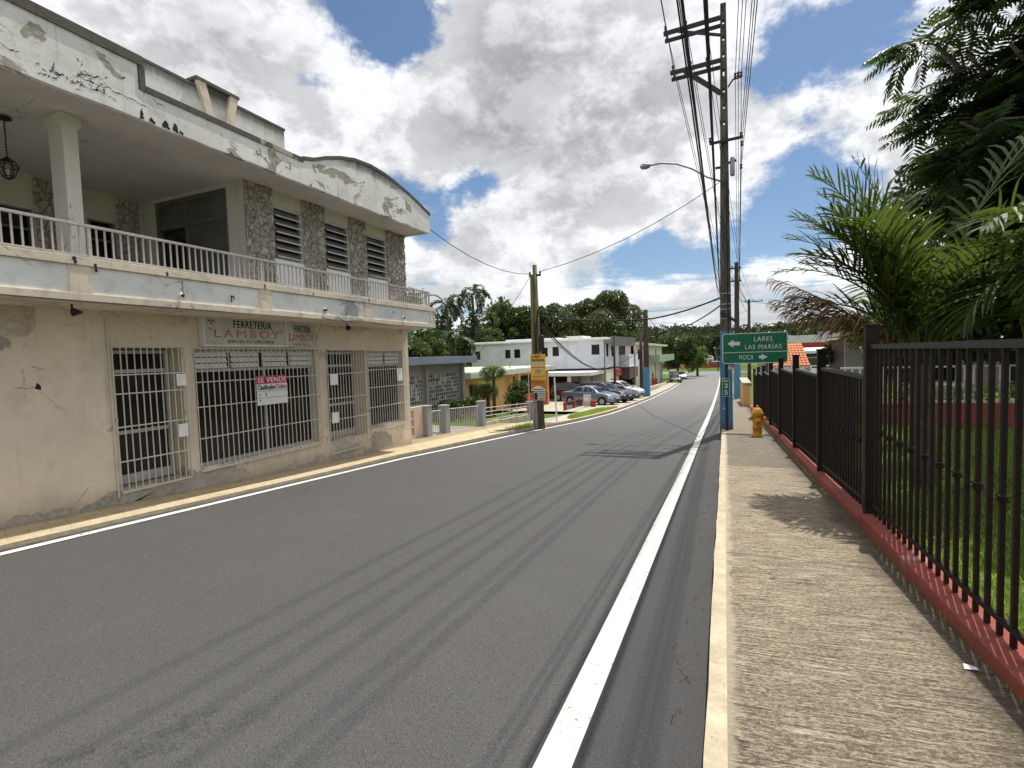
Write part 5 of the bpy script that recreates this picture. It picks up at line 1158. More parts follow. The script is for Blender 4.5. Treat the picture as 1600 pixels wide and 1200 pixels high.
def white_store():
    B = thing('white_store', 'white two storey store with dark louvred windows, carport and red sign on its street front', 'building', (-14, 44, -2.1))
    # upper storey, side wall faces up the street and is slightly turned
    mb = MB(); Y0 = 40
    ws = [(-20.35, -19.85, 1.42, 2.16), (-17.45, -16.95, 1.46, 2.20), (-16.6, -16.05, 1.47, 2.21), (-14.15, -13.57, 1.50, 2.27), (-13.15, -12.6, 1.52, 2.30), (-9.85, -9.2, 1.55, 2.36)]
    mb.wall(fyw(Y0), -20.7, -8.85, .46, 2.72, ws, .25)
    fs = [(40.9, 41.7, 1.35, 2.45), (42.9, 44.1, 1.35, 2.45)]
    mb.wall(lambda u, v, w: (-8.85 - w, u, v), Y0 + .001, 46.2, .46, 2.72, fs, .25)
    mb.box(-20.7, -20.4, Y0 + .251, 52, .46, 2.72); mb.build('wall', M['white_wall'], B)
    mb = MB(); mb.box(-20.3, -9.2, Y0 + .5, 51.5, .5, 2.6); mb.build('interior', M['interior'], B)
    for w in ws: win(B, 'y', Y0, *w, 'louvre_black', 0, 7, .1)
    for w in fs: win(B, 'x', -8.85, *w, 'louvre_black', 0, 7, .1)
    mb = MB(); mb.box(-20.9, -8.6, Y0 - .25, 52, 2.7205, 2.86); mb.box(-20.8, -8.7, Y0 - .1, 52, 2.8605, 2.93); mb.box(-17.5, -12.8, Y0 + .3, 44, 2.931, 3.06); mb.box(-12.0, -10.6, Y0 + .2, 43, 2.931, 3.12); mb.build('roof', M['white'], B, bevel=.02)
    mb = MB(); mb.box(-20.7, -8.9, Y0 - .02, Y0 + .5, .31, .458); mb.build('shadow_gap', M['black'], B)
    # ground floor: recessed garage, columns
    mb = MB(); mb.wall(fyw(Y0 + .4), -20.7, -8.9, -2.6, .30, [(-14.6, -11.6, -2.3, .05), (-11.1, -10.1, -2.3, .0), (-18, -16, -1.4, -.1)], .3)
    mb.wall(lambda u, v, w: (-8.9 - w, u, v), Y0 + .401, 46.2, -2.6, .30, [(41.2, 45.6, -1.9, -.55)], .2); mb.build('ground_floor_wall', M['cream_wall'], B)
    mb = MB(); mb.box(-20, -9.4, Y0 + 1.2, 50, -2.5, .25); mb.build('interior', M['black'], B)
    f = win(B, 'x', -8.92, 41.2, 45.6, -1.9, -.55, 'white', 6, 0, .08)
    mb = MB(); mb.box(-14.6, -8.95, 36.0, Y0 + .38, .02, .30); mb.build('carport_roof', M['white'], B, bevel=.02)
    for x, m_ in ((-14.2, 'white'), (-10.7, 'white'), (-12.9, 'lattice')):
        mb = MB(); r_ = .14 if x != -12.9 else .05; mb.box(x - r_, x + r_, 36.3, 36.3 + 2 * r_, -2.4, .018); mb.build('carport_column', M[m_], B)
    mb = MB(); mb.box(-10.1, -9.3, 37.2, 37.35, -2.4, .018); mb.build('carport_wall', M['white_wall'], B); mb = MB(); mb.box(-9.298, -9.05, 37.2, 37.35, -2.4, .018); mb.build('carport_wall', M['grey_wall'], B)
    mb = MB(); mb.box(-8.86, -8.70, 44.0, 46.6, -.42, .22); mb.build('sign_panel', M['red'], B)
    t = MB(); 
    for i in range(7): t.box(-8.699, -8.694, 44.5 + i * .27, 44.66 + i * .27, -.02 + .03 * (i % 2), .15)
    t.box(-8.699, -8.694, 44.6, 46.3, -.32, -.17); t.build('print', M['pale_red'], B)
    # awning, balcony and grey board further along the front
    mb = MB(); mb.box(-9.4, -8.0, 46.7, 51.5, -.75, .20); mb.build('awning', M['brown_awning'], B)
    mb = MB(); mb.box(-10.4, -8.05, 47.0, 52.0, .42, 1.45); mb.box(-10.4, -8.0, 46.9, 52.1, .30, .418); mb.build('balcony', M['white_wall'], B)
    mb = MB(); mb.box(-14, -9.6, 46.3, 52, -2.6, 2.7); mb.build('rear_wall', M['cream_wall'], B)
    mb = MB(); mb.box(-9.599, -9.5, 48.2, 49.5, -2.5, -.8); mb.box(-9.599, -9.5, 47.2, 48.4, 1.5, 2.5); mb.build('door', M['frame_dark'], B)
    H = thing('hoarding', 'blank grey hoarding board standing at the corner of the white store roof', 'board', (-8.05, 43, 2.2)); mb = MB(); mb.bar((-8.35, 40.4, 2.62), (-7.6, 47.5, 2.62), .06, .78); mb.build('board', M['hoarding'], H); mb = MB()
    for y in (40.8, 44, 47): mb.bar((-8.5 + (y - 40) * .1, y, 1.9), (-8.42 + (y - 40) * .1, y, 2.95), .06)
    mb.build('frame', M['iron_grey'], H)
white_store()
def cream_building():
    B = thing('cream_building', 'cream two storey building with a flat roof overhang and sage green balcony', 'building', (-13, 68, -2.9))
    mb = MB(); mb.wall(lambda u, v, w: (-9.0 - w, u, v), 55, 82, -3.4, 2.45, [(60.5, 62.5, -2.9, -1.2), (70, 71.5, -2.95, -1.2), (74, 75, .9, 2.1), (58, 60, .8, 2.0)], .25); mb.wall(fyw(55), -18, -9.0, -3.4, 2.45, [(-13, -11.6, .8, 1.9)], .25); mb.box(-18, -9.25, 81.7, 82, -3.4, 2.45); mb.build('wall', M['cream_wall'], B)
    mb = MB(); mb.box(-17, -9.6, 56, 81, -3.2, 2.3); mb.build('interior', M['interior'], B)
    mb = MB(); mb.box(-18.2, -8.3, 54.6, 84.0, 2.455, 2.72); mb.build('roof', M['cream_wall'], B)
    mb = MB(); mb.box(-9.0 + .002, -7.5, 66, 86, .30, .45); mb.box(-7.65, -7.5, 66, 86, .452, 1.25); mb.box(-9, -7.652, 66, 66.15, .452, 1.25); mb.build('balcony', M['green_wall'], B)
    mb = MB(); mb.box(-8.99, -8.93, 80, 82, -3.2, .298); mb.box(-8.99, -8.93, 73, 74, -3.2, .298); mb.build('pilaster', M['green_wall'], B)
    for w in ((74, 75, .9, 2.1), (58, 60, .8, 2.0), (60.5, 62.5, -2.9, -1.2), (70, 71.5, -2.95, -1.2)): win(B, 'x', -9.0, *w, 'frame_dark', 1, 4, .1)
    win(B, 'y', 55, -13, -11.6, .8, 1.9, 'frame_dark', 1, 4, .1)
    S = thing('boundary_wall', 'low pale concrete wall at the foot of the cream building behind the blue footed pole', 'wall', (-7.7, 56, -2.5)); mb = MB(); mb.hexa([(-7.9, 50.5, -2.6), (-7.7, 50.5, -2.6), (-7.3, 72, -3.2), (-7.5, 72, -3.2), (-7.9, 50.5, -2.05), (-7.7, 50.5, -2.05), (-7.3, 72, -2.55), (-7.5, 72, -2.55)]); mb.build('panel', M['cream_wall'], S)
    S = thing('red_gate', 'dark red iron gate in front of the cream building doorway', 'gate', (-7.6, 64, -2.8)); mb = MB()
    for i in range(14): y = 62 + i * .4; mb.box(-8.02, -7.98, y - .05, y + .05, -2.9, -1.5 - .02 * i)
    mb.bar((-8, 61.9, -1.7), (-8, 67.3, -1.9), .05); mb.bar((-8, 61.9, -2.7), (-8, 67.3, -2.75), .05); mb.build('bars', M['red_wall'], S)
    for (y, lab) in ((86.5, 'sage green wall post with a white cap beyond the cream building'), (90.5, 'second sage green wall post, beyond the first one')):
        S = thing('wall_post', lab, 'post', (-8, y, g(y))); mb = MB(); mb.box(-8.4, -7.6, y - .3, y + .3, g(y), g(y) + 1.5); mb.build('shaft', M['green_wall'], S); mb = MB(); mb.box(-8.45, -7.55, y - .35, y + .35, g(y) + 1.5, g(y) + 1.6); mb.build('cap', M['white_wall'], S)
    S = thing('warning_sign', 'small faded orange road sign on a post beyond the parked dark car', 'sign', (-6.6, 92, g(92))); mb = MB(); mb.tube([(-6.6, 92, g(92)), (-6.6, 92, -.6)], .06, 6); mb.build('post', M['galv'], S); mb = MB(); mb.box(-7.05, -6.3, 91.9, 91.93, -1.45, -.55); mb.build('panel', M['orange'], S); mb = MB(); mb.box(-6.9, -6.45, 91.895, 91.899, -1.25, -.8); mb.build('print', M['board'], S)
cream_building()
def red_fence():
    pts = [(-7.9, 25.9), (-8.05, 28.2), (-8.2, 30.4)]
    for i, (x, y) in enumerate(pts):
        S = thing('bollard', ['short red post with white top nearest the timber pole', 'short red post in the middle of the black low fence', 'short red post next to the white box sign'][i], 'post', (x, y, g(y) + .08)); mb = MB(); mb.lathe([(.09, 0), (.085, .42), (.07, .47), (.02, .49)], (x, y, g(y) + .06), 12); mb.build('shaft', M['red'], S, True); mb = MB(); mb.lathe([(.10, 0), (.10, .05)], (x, y, g(y) + .06), 12); mb.build('base', M['concrete'], S)
    for i in (0, 1):
        (x0, y0), (x1, y1) = pts[i], pts[i + 1]; S = thing('low_fence', ['black low ornamental fence between the first two red posts', 'black low ornamental fence next to the white box sign'][i], 'fence', (x0, (y0 + y1) / 2, g(y0))); mb = MB(); P_ = lambda t, z: (x0 + (x1 - x0) * t, y0 + (y1 - y0) * t, g(y0 + (y1 - y0) * t) + .07 + z)
        for z in (.08, .24, .38): mb.tube([P_(.05, z), P_(.95, z)], .012, 5)
        mb.build('rail', M['black'], S); mb = MB()
        for j in range(16): t = .06 + .88 * j / 15; mb.tube([P_(t, .0), P_(t, .44)], .012, 5)
        mb.build('bars', M['black'], S)
    S = thing('box_sign', 'white box sign with a red foot in front of the silver sedan', 'sign', (-7.55, 29.6, g(29.6))); z = g(29.6) + .08; mb = MB(); mb.box(-7.85, -7.42, 29.5, 29.75, z + .05, z + .72); mb.build('box', M['board'], S, bevel=.02); mb = MB(); mb.box(-7.40, -7.12, 29.5, 29.72, z, z + .40); mb.build('foot', M['red'], S, bevel=.03); mb = MB(); mb.box(-7.80, -7.47, 29.494, 29.499, z + .35, z + .62); mb.build('print', M['sign_white'], S)
red_fence()
# ------------------------------------------------------------------ far end of the street and right hand background
def far_end():
    S = thing('retaining_wall', 'long low dark red wall closing the far end of the street', 'wall', (-4, 131, g(131))); mb = MB(); mb.box(-40, 3, 131, 131.4, g(131) - .3, -1.30); mb.build('panel', M['red_wall'], S); mb = MB(); mb.box(-40, 3, 130.95, 131.45, -1.298, -1.2); mb.build('coping', M['red_wall'], S)
    mb = MB(); mb.grid([[(x, y, z) for x in (-60, -20, 20, 80)] for y, z in ((127.5, g(127) + .02), (129, -2.75), (131, -2.5))]); structure(mb.build('grass_bank', M['lawn']))
    mb = MB(); mb.grid([[(x, y, -1.35) for x in (-60, -20, 20, 80)] for y in (131.4, 160)]); structure(mb.build('car_park', M['asphalt']))
    rnd = random.Random(12)
    for i, (x, w, lab) in enumerate(((-4.6, 4.2, 'white pickup parked behind the far red wall, left of the white van'), (.4, 4.4, 'white van parked behind the far red wall beside the tall pole'), (-9.2, 4.0, 'grey car parked behind the far red wall, half hidden by the trees'))):
        make_car('parked_car', lab, ('suv', 'van', 'sedan')[i], ('white', 'white', 'silver')[i], (x, 138 + i, -1.35), R(90 if i else 180) if i < 2 else R(170), .95, 'cars behind the far red wall')
def right_background():
    B = thing('supermarket', 'long low grey building with a red band behind the sheds on the right', 'building', (16, 92, -3)); mb = MB(); mb.box(6, 60, 90, 110, -3.6, 3.3); mb.build('wall', M['grey_wall'], B); mb = MB(); mb.box(5.9, 60, 89.7, 89.998, 1.55, 2.35); mb.build('band', M['red'], B); mb = MB(); mb.box(5.9, 60, 89.7, 89.997, 2.352, 3.5); mb.build('fascia', M['metal_roof'], B)
    mb = MB(); mb.box(8.3, 9.6, 89.5, 89.69, 2.45, 3.6); mb.build('sign_panel', M['sign_white'], B); mb = MB(); mb.box(8.6, 9.3, 89.48, 89.498, 2.9, 3.2); mb.build('print', M['teal'], B)
    for x, w in ((14, 1.5), (20, 1.6), (26, 2.2)):
        mb = MB(); mb.box(x, x + w, 93, 95, 3.3, 4.1); mb.build('roof_unit', M['galv'], B)
    for i, (x0, x1, y, z, lab) in enumerate(((6.6, 22, 60, .95, 'long white metal shed roof on dark posts behind the fence'), (9.5, 26, 50, -.2, 'lower white canopy on dark posts in front of the long shed'))):
        S = thing('shed', lab, 'shed', ((x0 + x1) / 2, y, -3)); mb = MB(); mb.hexa([(x0, y, z), (x1, y, z), (x1, y + 8, z + .35), (x0, y + 8, z + .35), (x0, y, z + .28), (x1, y, z + .28), (x1, y + 8, z + .62), (x0, y + 8, z + .62)]); mb.build('roof', M['metal_roof'], S)
        mb = MB(); mb.box(x0 + .2, x1 - .2, y + .1, y + .5, z - .35, z - .002); mb.build('beam', M['black'], S)
        for j in range(6):
            xx = x0 + .4 + (x1 - x0 - .8) * j / 5; mb = MB(); mb.box(xx - .1, xx + .1, y + .2, y + .4, -3.3, z - .352); mb.build('post', M['black'], S)
        mb = MB(); mb.box(x0 + .3, x1 - .3, y + 6, y + 6.2, -3.3, z - .6); mb.build('back_wall', M['grey_wall'], S)
    S = thing('banner', 'white and blue banner hung below the sheds behind the fence', 'banner', (8.2, 41, -1)); mb = MB(); mb.box(5.6, 9.9, 41, 41.05, -.22, .32); mb.build('cloth', M['white'], S); mb = MB(); mb.prism([(8.4, -.2), (9.7, -.2), (9.7, .12)], lambda u, v: (u, 40.99, v), lambda u, v: (u, 40.995, v)); mb.build('print', M['teal'], S); mb = MB(); mb.box(5.7, 7.6, 40.99, 40.995, .14, .24); mb.build('print', M['ink'], S)
    for x in (5.6, 9.9):
        mb = MB(); mb.tube([(x, 41.1, g(41)), (x, 41.1, .4)], .05, 6); mb.build('post', M['galv'], S)
    # tiled gate roof
    S = thing('tiled_gatehouse', 'small gate roof of orange clay barrel tiles just right of the green sign', 'gatehouse', (3.5, 30, -1.7)); mb = MB(); mb.box(2.5, 2.7, 30.6, 33.4, -1.9, .60); mb.box(4.0, 4.2, 30.6, 33.4, -1.9, .60); mb.box(2.5, 4.2, 33.4, 33.6, -1.9, .6); mb.build('wall', M['white_wall'], S)
    mb = MB(); mb.hexa([(2.2, 30.2, .55), (4.15, 30.2, .55), (3.95, 32, 1.72), (2.4, 32, 1.72), (2.2, 30.2, .60), (4.15, 30.2, .60), (3.95, 32, 1.77), (2.4, 32, 1.77)]); mb.build('roof', M['mortar'], S)
    rows, colns = 9, 11; tl = MB()
    for i in range(rows):
        for j in range(colns):
            t0, t1 = i / rows, (i + 1) / rows + .02; f = lambda t, s: (2.2 + .2 * t + (1.95 - .4 * t) * s, 30.2 + 1.8 * t, .61 + 1.17 * t)
            s = (j + .5) / colns; a, b = Vector(f(t0, s)), Vector(f(t1, s)); r0 = .085
            n = len(tl.v)
            for p, rr_ in ((a + Vector((0, 0, .025)), r0), (b, r0 * .82)):
                for q in range(7): th = math.pi * q / 6; tl.v.append((p.x + rr_ * math.cos(th), p.y, p.z + rr_ * math.sin(th) * .8))
            for q in range(6): tl.f.append((n + q, n + q + 1, n + 8 + q, n + 7 + q)); tl.mi.append(0)
            tl.f.append(tuple(n + q for q in range(7))); tl.mi.append(0)
    tl.build('tiles', M['tile'], S)
    for i, (x, lab) in enumerate(((2.3, 'curved white scrollwork finial left of the tiled roof'), (2.0, 'curved white scrollwork finial farther left of the tiled roof'))):
        S = thing('scroll_finial', lab, 'finial', (x, 24 + i, -1.4)); mb = MB(); mb.tube([(x, 24 + i, -1.4), (x, 24 + i, .55), (x - .05, 24 + i, .75), (x - .14, 24 + i, .85), (x - .10, 24 + i, .95)], .03, 6); mb.build('scroll', M['white'], S)
    # garden border behind the lawn: dark red low wall with a clipped hedge, white railing and parked cars beyond
    S = thing('garden_border_wall', 'dark red low wall across the back of the lawn behind the iron fence', 'wall', (6, 13.2, -.12)); mb = MB(); mb.box(2.6, 14, 13.1, 13.4, -.4, .34); mb.build('panel', M['red_wall'], S)
    S = thing('hedge', 'yellow green clipped hedge on top of the dark red border wall', 'hedge', (6, 13.5, .3)); rnd = random.Random(8); mb = MB()
    for _ in range(5200):
        c = Vector((rnd.uniform(2.6, 12), 13.45 + rnd.uniform(-.2, .35), .36 + .38 * rnd.random() ** .8 * (1 + .15 * math.sin(_)))); a = Vector((rnd.gauss(0, 1), rnd.gauss(0, 1), rnd.gauss(0, .8))).normalized() * rnd.uniform(.02, .045); b = a.orthogonal().normalized() * .018; mb.face([c - a, c + b, c + a, c - b])
    mb.build('foliage', M['hedge'], S)
    for i in range(16): mb = MB(); mb.tube([(2.7 + i * .6, 13.5, .3), (2.72 + i * .6, 13.52, .62)], .012, 4); mb.build('stem', M['bark'], S)
    S = thing('white_railing', 'white railing beyond the hedge seen between the fence bars', 'railing', (7, 16, -.5)); mb = MB()
    for i in range(60): x = 3 + i * .17; mb.box(x - .02, x + .02, 16, 16.03, -.8, .98)
    mb.build('bars', M['white'], S); mb = MB(); mb.box(2.9, 13.2, 15.98, 16.05, .98, 1.03); mb.box(2.9, 13.2, 15.98, 16.05, -.05, 0.0); mb.build('rail', M['white'], S)
    S = thing('annex_building', 'pale building with a dark doorway beyond the lawn behind the palm', 'building', (9, 24, -1)); mb = MB(); mb.wall(fyw(24), 4.5, 24, -1.6, 2.0, [(6.4, 8.2, -1.2, 1.1), (9.4, 11, -1.2, 1.1), (12, 14.5, -1.2, 1.2)], .2); mb.build('wall', M['grey_wall'], S); mb = MB(); mb.box(4.6, 23, 24.8, 28, -1.5, 1.9); mb.build('interior', M['black'], S); mb = MB(); mb.box(4.2, 24, 23.2, 28, 2.003, 2.15); mb.build('roof', M['metal_roof'], S)
    for i, (x, kind, paint, lab) in enumerate(((6.3, 'suv', 'black', 'dark car parked behind the white railing, left one of two'), (8.7, 'sedan', 'slate', 'slate car parked behind the white railing, right one of two'))):
        make_car('parked_car', lab, kind, paint, (x, 19.5, -1.05), R(-90), .85)
# ------------------------------------------------------------------ cars
PAINT = {}
def paint(name, c, metal=.3):
    t = NT(name + '_car_paint'); t.b.inputs['Coat Weight'].default_value = .6; t.b.inputs['Coat Roughness'].default_value = .06
    f = t.noise(3, 4, .6); x, y, z = t.sep()
    cc = t.mix(t.ramp(z, .1, .5, .45, 0), c, (.16, .14, .12)) if False else t.mix(t.ramp(f, .3, .7), tuple(v * .9 for v in c), c)
    PAINT[name] = t.done(cc, .35, metal, .5)
paint('steel_blue', (.16, .20, .26), .5); paint('black', (.010, .010, .012), .2); paint('white', (.66, .67, .66), 0); paint('silver', (.40, .41, .42), .6); paint('slate', (.06, .075, .10), .4); paint('maroon', (.09, .02, .02), .3)
M['tyre'] = plain('tyre_rubber', (.014, .014, .014), .85); M['rim'] = plain('alloy_rim', (.42, .42, .43), .35, .7, .1); M['lamp_glass'] = plain('headlamp', (.62, .64, .66), .15, .1, .1); M['tail_glass'] = plain('tail_lamp', (.35, .02, .015), .2)
M['car_glass'] = NT('car_glass').done((.012, .014, .016), .05, 0, .8); M['plate'] = plain('number_plate', (.6, .6, .58), .5); M['trim_dark'] = plain('black_trim', (.015, .015, .016), .6)
PROF = {   # stations from tail (0) to nose (1): underside, belt, roof top, half width, roof half width
    'sedan': dict(L=4.4, W=.86, st=[(0, .34, .86, .92, .74, .60), (.025, .26, .93, .99, .82, .66), (.10, .20, .97, 1.04, .86, .68), (.17, .19, .98, 1.07, .87, .66), (.30, .18, .98, 1.38, .88, .60), (.42, .18, .97, 1.46, .88, .61), (.54, .18, .96, 1.44, .88, .61), (.63, .18, .95, 1.28, .88, .64), (.73, .18, .93, .98, .87, .72), (.85, .19, .86, .90, .85, .70), (.95, .22, .74, .78, .78, .62), (1., .30, .58, .62, .64, .52)]),
    'suv': dict(L=4.5, W=.92, st=[(0, .42, .95, 1.05, .78, .64), (.02, .32, 1.05, 1.30, .86, .70), (.05, .28, 1.08, 1.55, .89, .70), (.12, .26, 1.09, 1.66, .91, .70), (.30, .25, 1.08, 1.70, .92, .70), (.50, .25, 1.06, 1.68, .92, .70), (.60, .25, 1.05, 1.52, .92, .71), (.71, .25, 1.04, 1.10, .91, .78), (.85, .26, .98, 1.02, .89, .76), (.95, .30, .86, .90, .82, .68), (1., .38, .68, .72, .70, .58)]),
    'van': dict(L=4.9, W=.95, st=[(0, .42, 1.05, 1.75, .86, .76), (.02, .30, 1.1, 1.92, .92, .80), (.10, .26, 1.12, 1.97, .94, .80), (.40, .25, 1.12, 1.98, .95, .80), (.66, .25, 1.10, 1.90, .95, .79), (.76, .25, 1.08, 1.55, .94, .79), (.85, .26, 1.02, 1.10, .92, .80), (.95, .3, .86, .92, .86, .72), (1., .38, .66, .7, .74, .62)])}
def make_car(name, lab, kind, col_, loc, rz, s=.85, group=None):
    """car with its nose along local +X"""
    P_ = PROF[kind]; L_ = P_['L']; st = P_['st']; T = thing(name, lab, 'van' if kind == 'van' else 'car', loc, rz, group)
    def at(x):
        for a, b in zip(st, st[1:]):
            if x <= b[0]:
                t = (x - a[0]) / (b[0] - a[0]); return [a[i] + (b[i] - a[i]) * t for i in range(1, 6)]
        return st[-1][1:]
    def sec(x, v):   # v 0..1 up one side: sill, flank, belt, glass, roof edge, roof centre
        zb, bl, rf, hw, rw = at(x); h = bl - zb
        prof = [(0, (hw * .60, zb)), (.10, (hw * .93, zb + .03)), (.25, (hw * .99, zb + h * .35)), (.45, (hw, zb + h * .68)), (.55, (hw * .965, bl)), (.60, (hw * .945, bl + .012)), (.85, (rw + (hw * .945 - rw) * .10, rf - (rf - bl) * .10)), (.92, (rw * .93, rf - .02 * min(1, (rf - bl) * 4))), (1., (0, rf + .012))]
        for (a, p), (b, q) in zip(prof, prof[1:]):
            if v <= b: t = (v - a) / (b - a); return p[0] + (q[0] - p[0]) * t, p[1] + (q[1] - p[1]) * t
        return prof[-1][1]
    X = lambda x: (x - .5) * L_
    vs = [0, .10, .17, .25, .35, .45, .50, .55, .60, .72, .85, .92, .96, 1.]
    xs = sorted({*[a[0] for a in st], *[i / 26 for i in range(27)]})
    mb = MB(); rows = []
    for x in xs:
        h = [sec(x, v) for v in vs]; rows.append([(X(x) * s, y * s, z * s) for y, z in h] + [(X(x) * s, -y * s, z * s) for y, z in reversed(h[:-1])])
    mb.grid(rows)
    for r_, fl in ((rows[0], False), (rows[-1], True)): mb.face(r_ if fl else list(reversed(r_)))
    b_ = mb.build('body', PAINT[col_], T, True, local=True)
    def pane(name, x0, x1, v0, v1, sides=(1, -1), mat='car_glass', n=8, off=.012, taper=0):
        for sd in sides:
            m2 = MB(); rw = []
            for j in range(5):
                v = v0 + (v1 - v0) * j / 4; r2 = []
                for i in range(n + 1):
                    x = x0 + taper * (j / 4) + (x1 - x0 - 2 * taper * (j / 4)) * i / n; y, z = sec(x, v); r2.append((X(x) * s, sd * (y + off) * s, (z + off * .3) * s))
                rw.append(r2)
            m2.grid(rw); m2.build(name, M[mat], T, True, local=True)
    lim = {'sedan': (.22, .645), 'suv': (.06, .64), 'van': (.08, .78)}[kind]
    m_ = (lim[0] + lim[1]) / 2
    pane('side_window', lim[0] + .01, m_ - .008, .63, .83, taper=.018); pane('side_window', m_ + .008, lim[1] + .03, .63, .83, taper=.022)
    def screen(name, xa, xb):    # wind- or rear screen draped over the roof line between two stations
        m2 = MB(); rw = []
        for i in range(7):
            x = xa + (xb - xa) * i / 6; zb, bl, rf, hw, rw_ = at(x); w = rw_ * .93; rw.append([(X(x) * s, w * k2 * s, (rf + .022 + (.0 if abs(k2) < 1 else -.01)) * s) for k2 in (-1, -.5, 0, .5, 1)])
        m2.grid(rw); m2.build(name, M['car_glass'], T, True, local=True)
    if kind == 'sedan': screen('windscreen', .60, .725); screen('rear_window', .18, .295)
    elif kind == 'suv': screen('windscreen', .56, .705); screen('rear_window', .022, .052)
    else: screen('windscreen', .69, .845); screen('rear_window', .004, .016)
    r_ = (.315 if kind == 'sedan' else .35) * s
    for x in (.19, .80):
        for sd in (1, -1):
            y = sd * (at(x)[3] - .09) * s; c = (X(x) * s, y, r_)
            a = MB(); a.lathe([(r_ * 1.16, sd * .098 * s), (r_ * 1.15, sd * .104 * s)] if sd > 0 else [(r_ * 1.15, sd * .104 * s), (r_ * 1.16, sd * .098 * s)], (c[0], c[1], r_ * 1.04), 20, 'y'); a.build('wheel_arch', M['trim_dark'], T, local=True)
            w = MB(); w.lathe([(r_ * .62, -.11 * s), (r_ * .93, -.11 * s), (r_, -.08 * s), (r_, .10 * s), (r_ * .93, .125 * s), (r_ * .64, .125 * s)] if sd > 0 else [(r_ * .64, -.125 * s), (r_ * .93, -.125 * s), (r_, -.10 * s), (r_, .08 * s), (r_ * .93, .11 * s), (r_ * .62, .11 * s)], c, 22, 'y'); wo = w.build('wheel', M['tyre'], T, True, local=True)
            q = MB(); o_ = sd * .118 * s; q.lathe([(r_ * .62, o_ - .01 * s), (r_ * .60, o_ + .008 * s)], c, 16, 'y')
            for k2 in range(5):
                t = R(72 * k2 + 10); d = Vector((math.cos(t), 0, math.sin(t))); cc = Vector((c[0], c[1] + o_ + sd * .012 * s, c[2])); q.bar(cc, cc + d * r_ * .56, .06 * s, .02 * s, (0, 1, 0))
            q.build('rim', M['rim'], wo, local=True)
    for sd in (1, -1):
        m2 = MB(); m2.grid([[(X(x) * s, sd * (sec(x, v)[0] + .010) * s, (sec(x, v)[1]) * s) for x in (.90, .93, .96, .985)] for v in (.40, .48, .545)]); m2.build('headlight', M['lamp_glass'], T, True, local=True)
        m2 = MB(); m2.grid([[(X(x) * s, sd * (sec(x, v)[0] + .010) * s, (sec(x, v)[1]) * s) for x in (.002, .02, .05)] for v in (.36, .46, .54)]); m2.build('tail_light', M['tail_glass'], T, True, local=True)
        m2 = MB(); mx = lim[1] - .01; y, z = sec(mx, .6); m2.lathe([(.02, 0), (.085, .03), (.09, .10), (.05, .15)] if sd > 0 else [(.05, -.15), (.09, -.10), (.085, -.03), (.02, 0)], (0, 0, 0), 10, 'y'); m2.v = [((a * .6 + X(mx)) * s, (b + sd * (y - .01)) * s, (c * .8 + z + .05) * s) for a, b, c in m2.v]; m2.build('mirror', PAINT[col_], T, True, local=True)
        m2 = MB()
        for v in (.38,): m2.grid([[(X(x) * s, sd * (sec(x, w)[0] + .004) * s, sec(x, w)[1] * s) for x in (m_ - .003, m_ + .003)] for w in (.14, .3, .45, .54)])
        m2.build('door_gap', M['trim_dark'], T, local=True)
        m2 = MB()
        for hx in (m_ - .06, m_ + .13): y, z = sec(hx, .47); m2.box(X(hx) * s, (X(hx) + .16) * s, sd * y * s, sd * (y + .03) * s, z * s, (z + .025) * s)
        m2.build('door_handle', PAINT[col_], T, local=True)
    zb, bl, rf, hw, rw_ = at(1.); m2 = MB(); m2.box((X(1.) - .02) * s, (X(1.) + .012) * s, -hw * .7 * s, hw * .7 * s, (zb + .03) * s, (zb + .15) * s); m2.build('grille', M['trim_dark'], T, local=True)
    m2 = MB(); m2.box((X(1.) - .02) * s, (X(1.) + .022) * s, -.25 * s, .25 * s, (zb + .17) * s, (zb + .28) * s); m2.box((X(0) - .022) * s, (X(0) + .02) * s, -.25 * s, .25 * s, .62 * s, .74 * s); m2.build('number_plate', M['plate'], T, local=True)
    return T
GA = lambda y: g(y) + .085
make_car('parked_car', 'steel blue sedan parked nose out on the apron, nearest of the row', 'sedan', 'steel_blue', (-8.05, 32.3, GA(32.3)), R(-13), .85, 'cars parked in a row on the apron')
make_car('parked_car', 'black SUV parked right behind the steel blue sedan', 'suv', 'black', (-7.75, 34.9, GA(34.9)), R(-13), .85, 'cars parked in a row on the apron')
make_car('parked_car', 'black sedan parked between the black SUV and the white SUV', 'sedan', 'black', (-7.7, 37.6, GA(37.6)), R(-13), .85, 'cars parked in a row on the apron')
make_car('parked_car', 'white SUV parked at the far end of the row by the blue footed pole', 'suv', 'white', (-7.95, 41.6, GA(41.6)), R(-13), .85, 'cars parked in a row on the apron')
make_car('parked_car', 'white minivan parked beside the store under the awning', 'van', 'white', (-9.2, 50.5, g(50) + .0), R(-60), .8)
make_car('parked_car', 'dark car with a bright windscreen parked far down the left kerb', 'sedan', 'black', (-6.75, 79.5, g(79.5) + .01), R(-88), .92)
make_car('parked_car', 'white car parked behind the dark car far down the left kerb', 'sedan', 'white', (-7.0, 91, g(91) + .01), R(-75), .92)
make_car('parked_car', 'maroon SUV parked deepest beside the carport behind the black SUV', 'suv', 'maroon', (-10.2, 36.6, GA(36.6)), R(-13), .85)
far_end(); right_background()
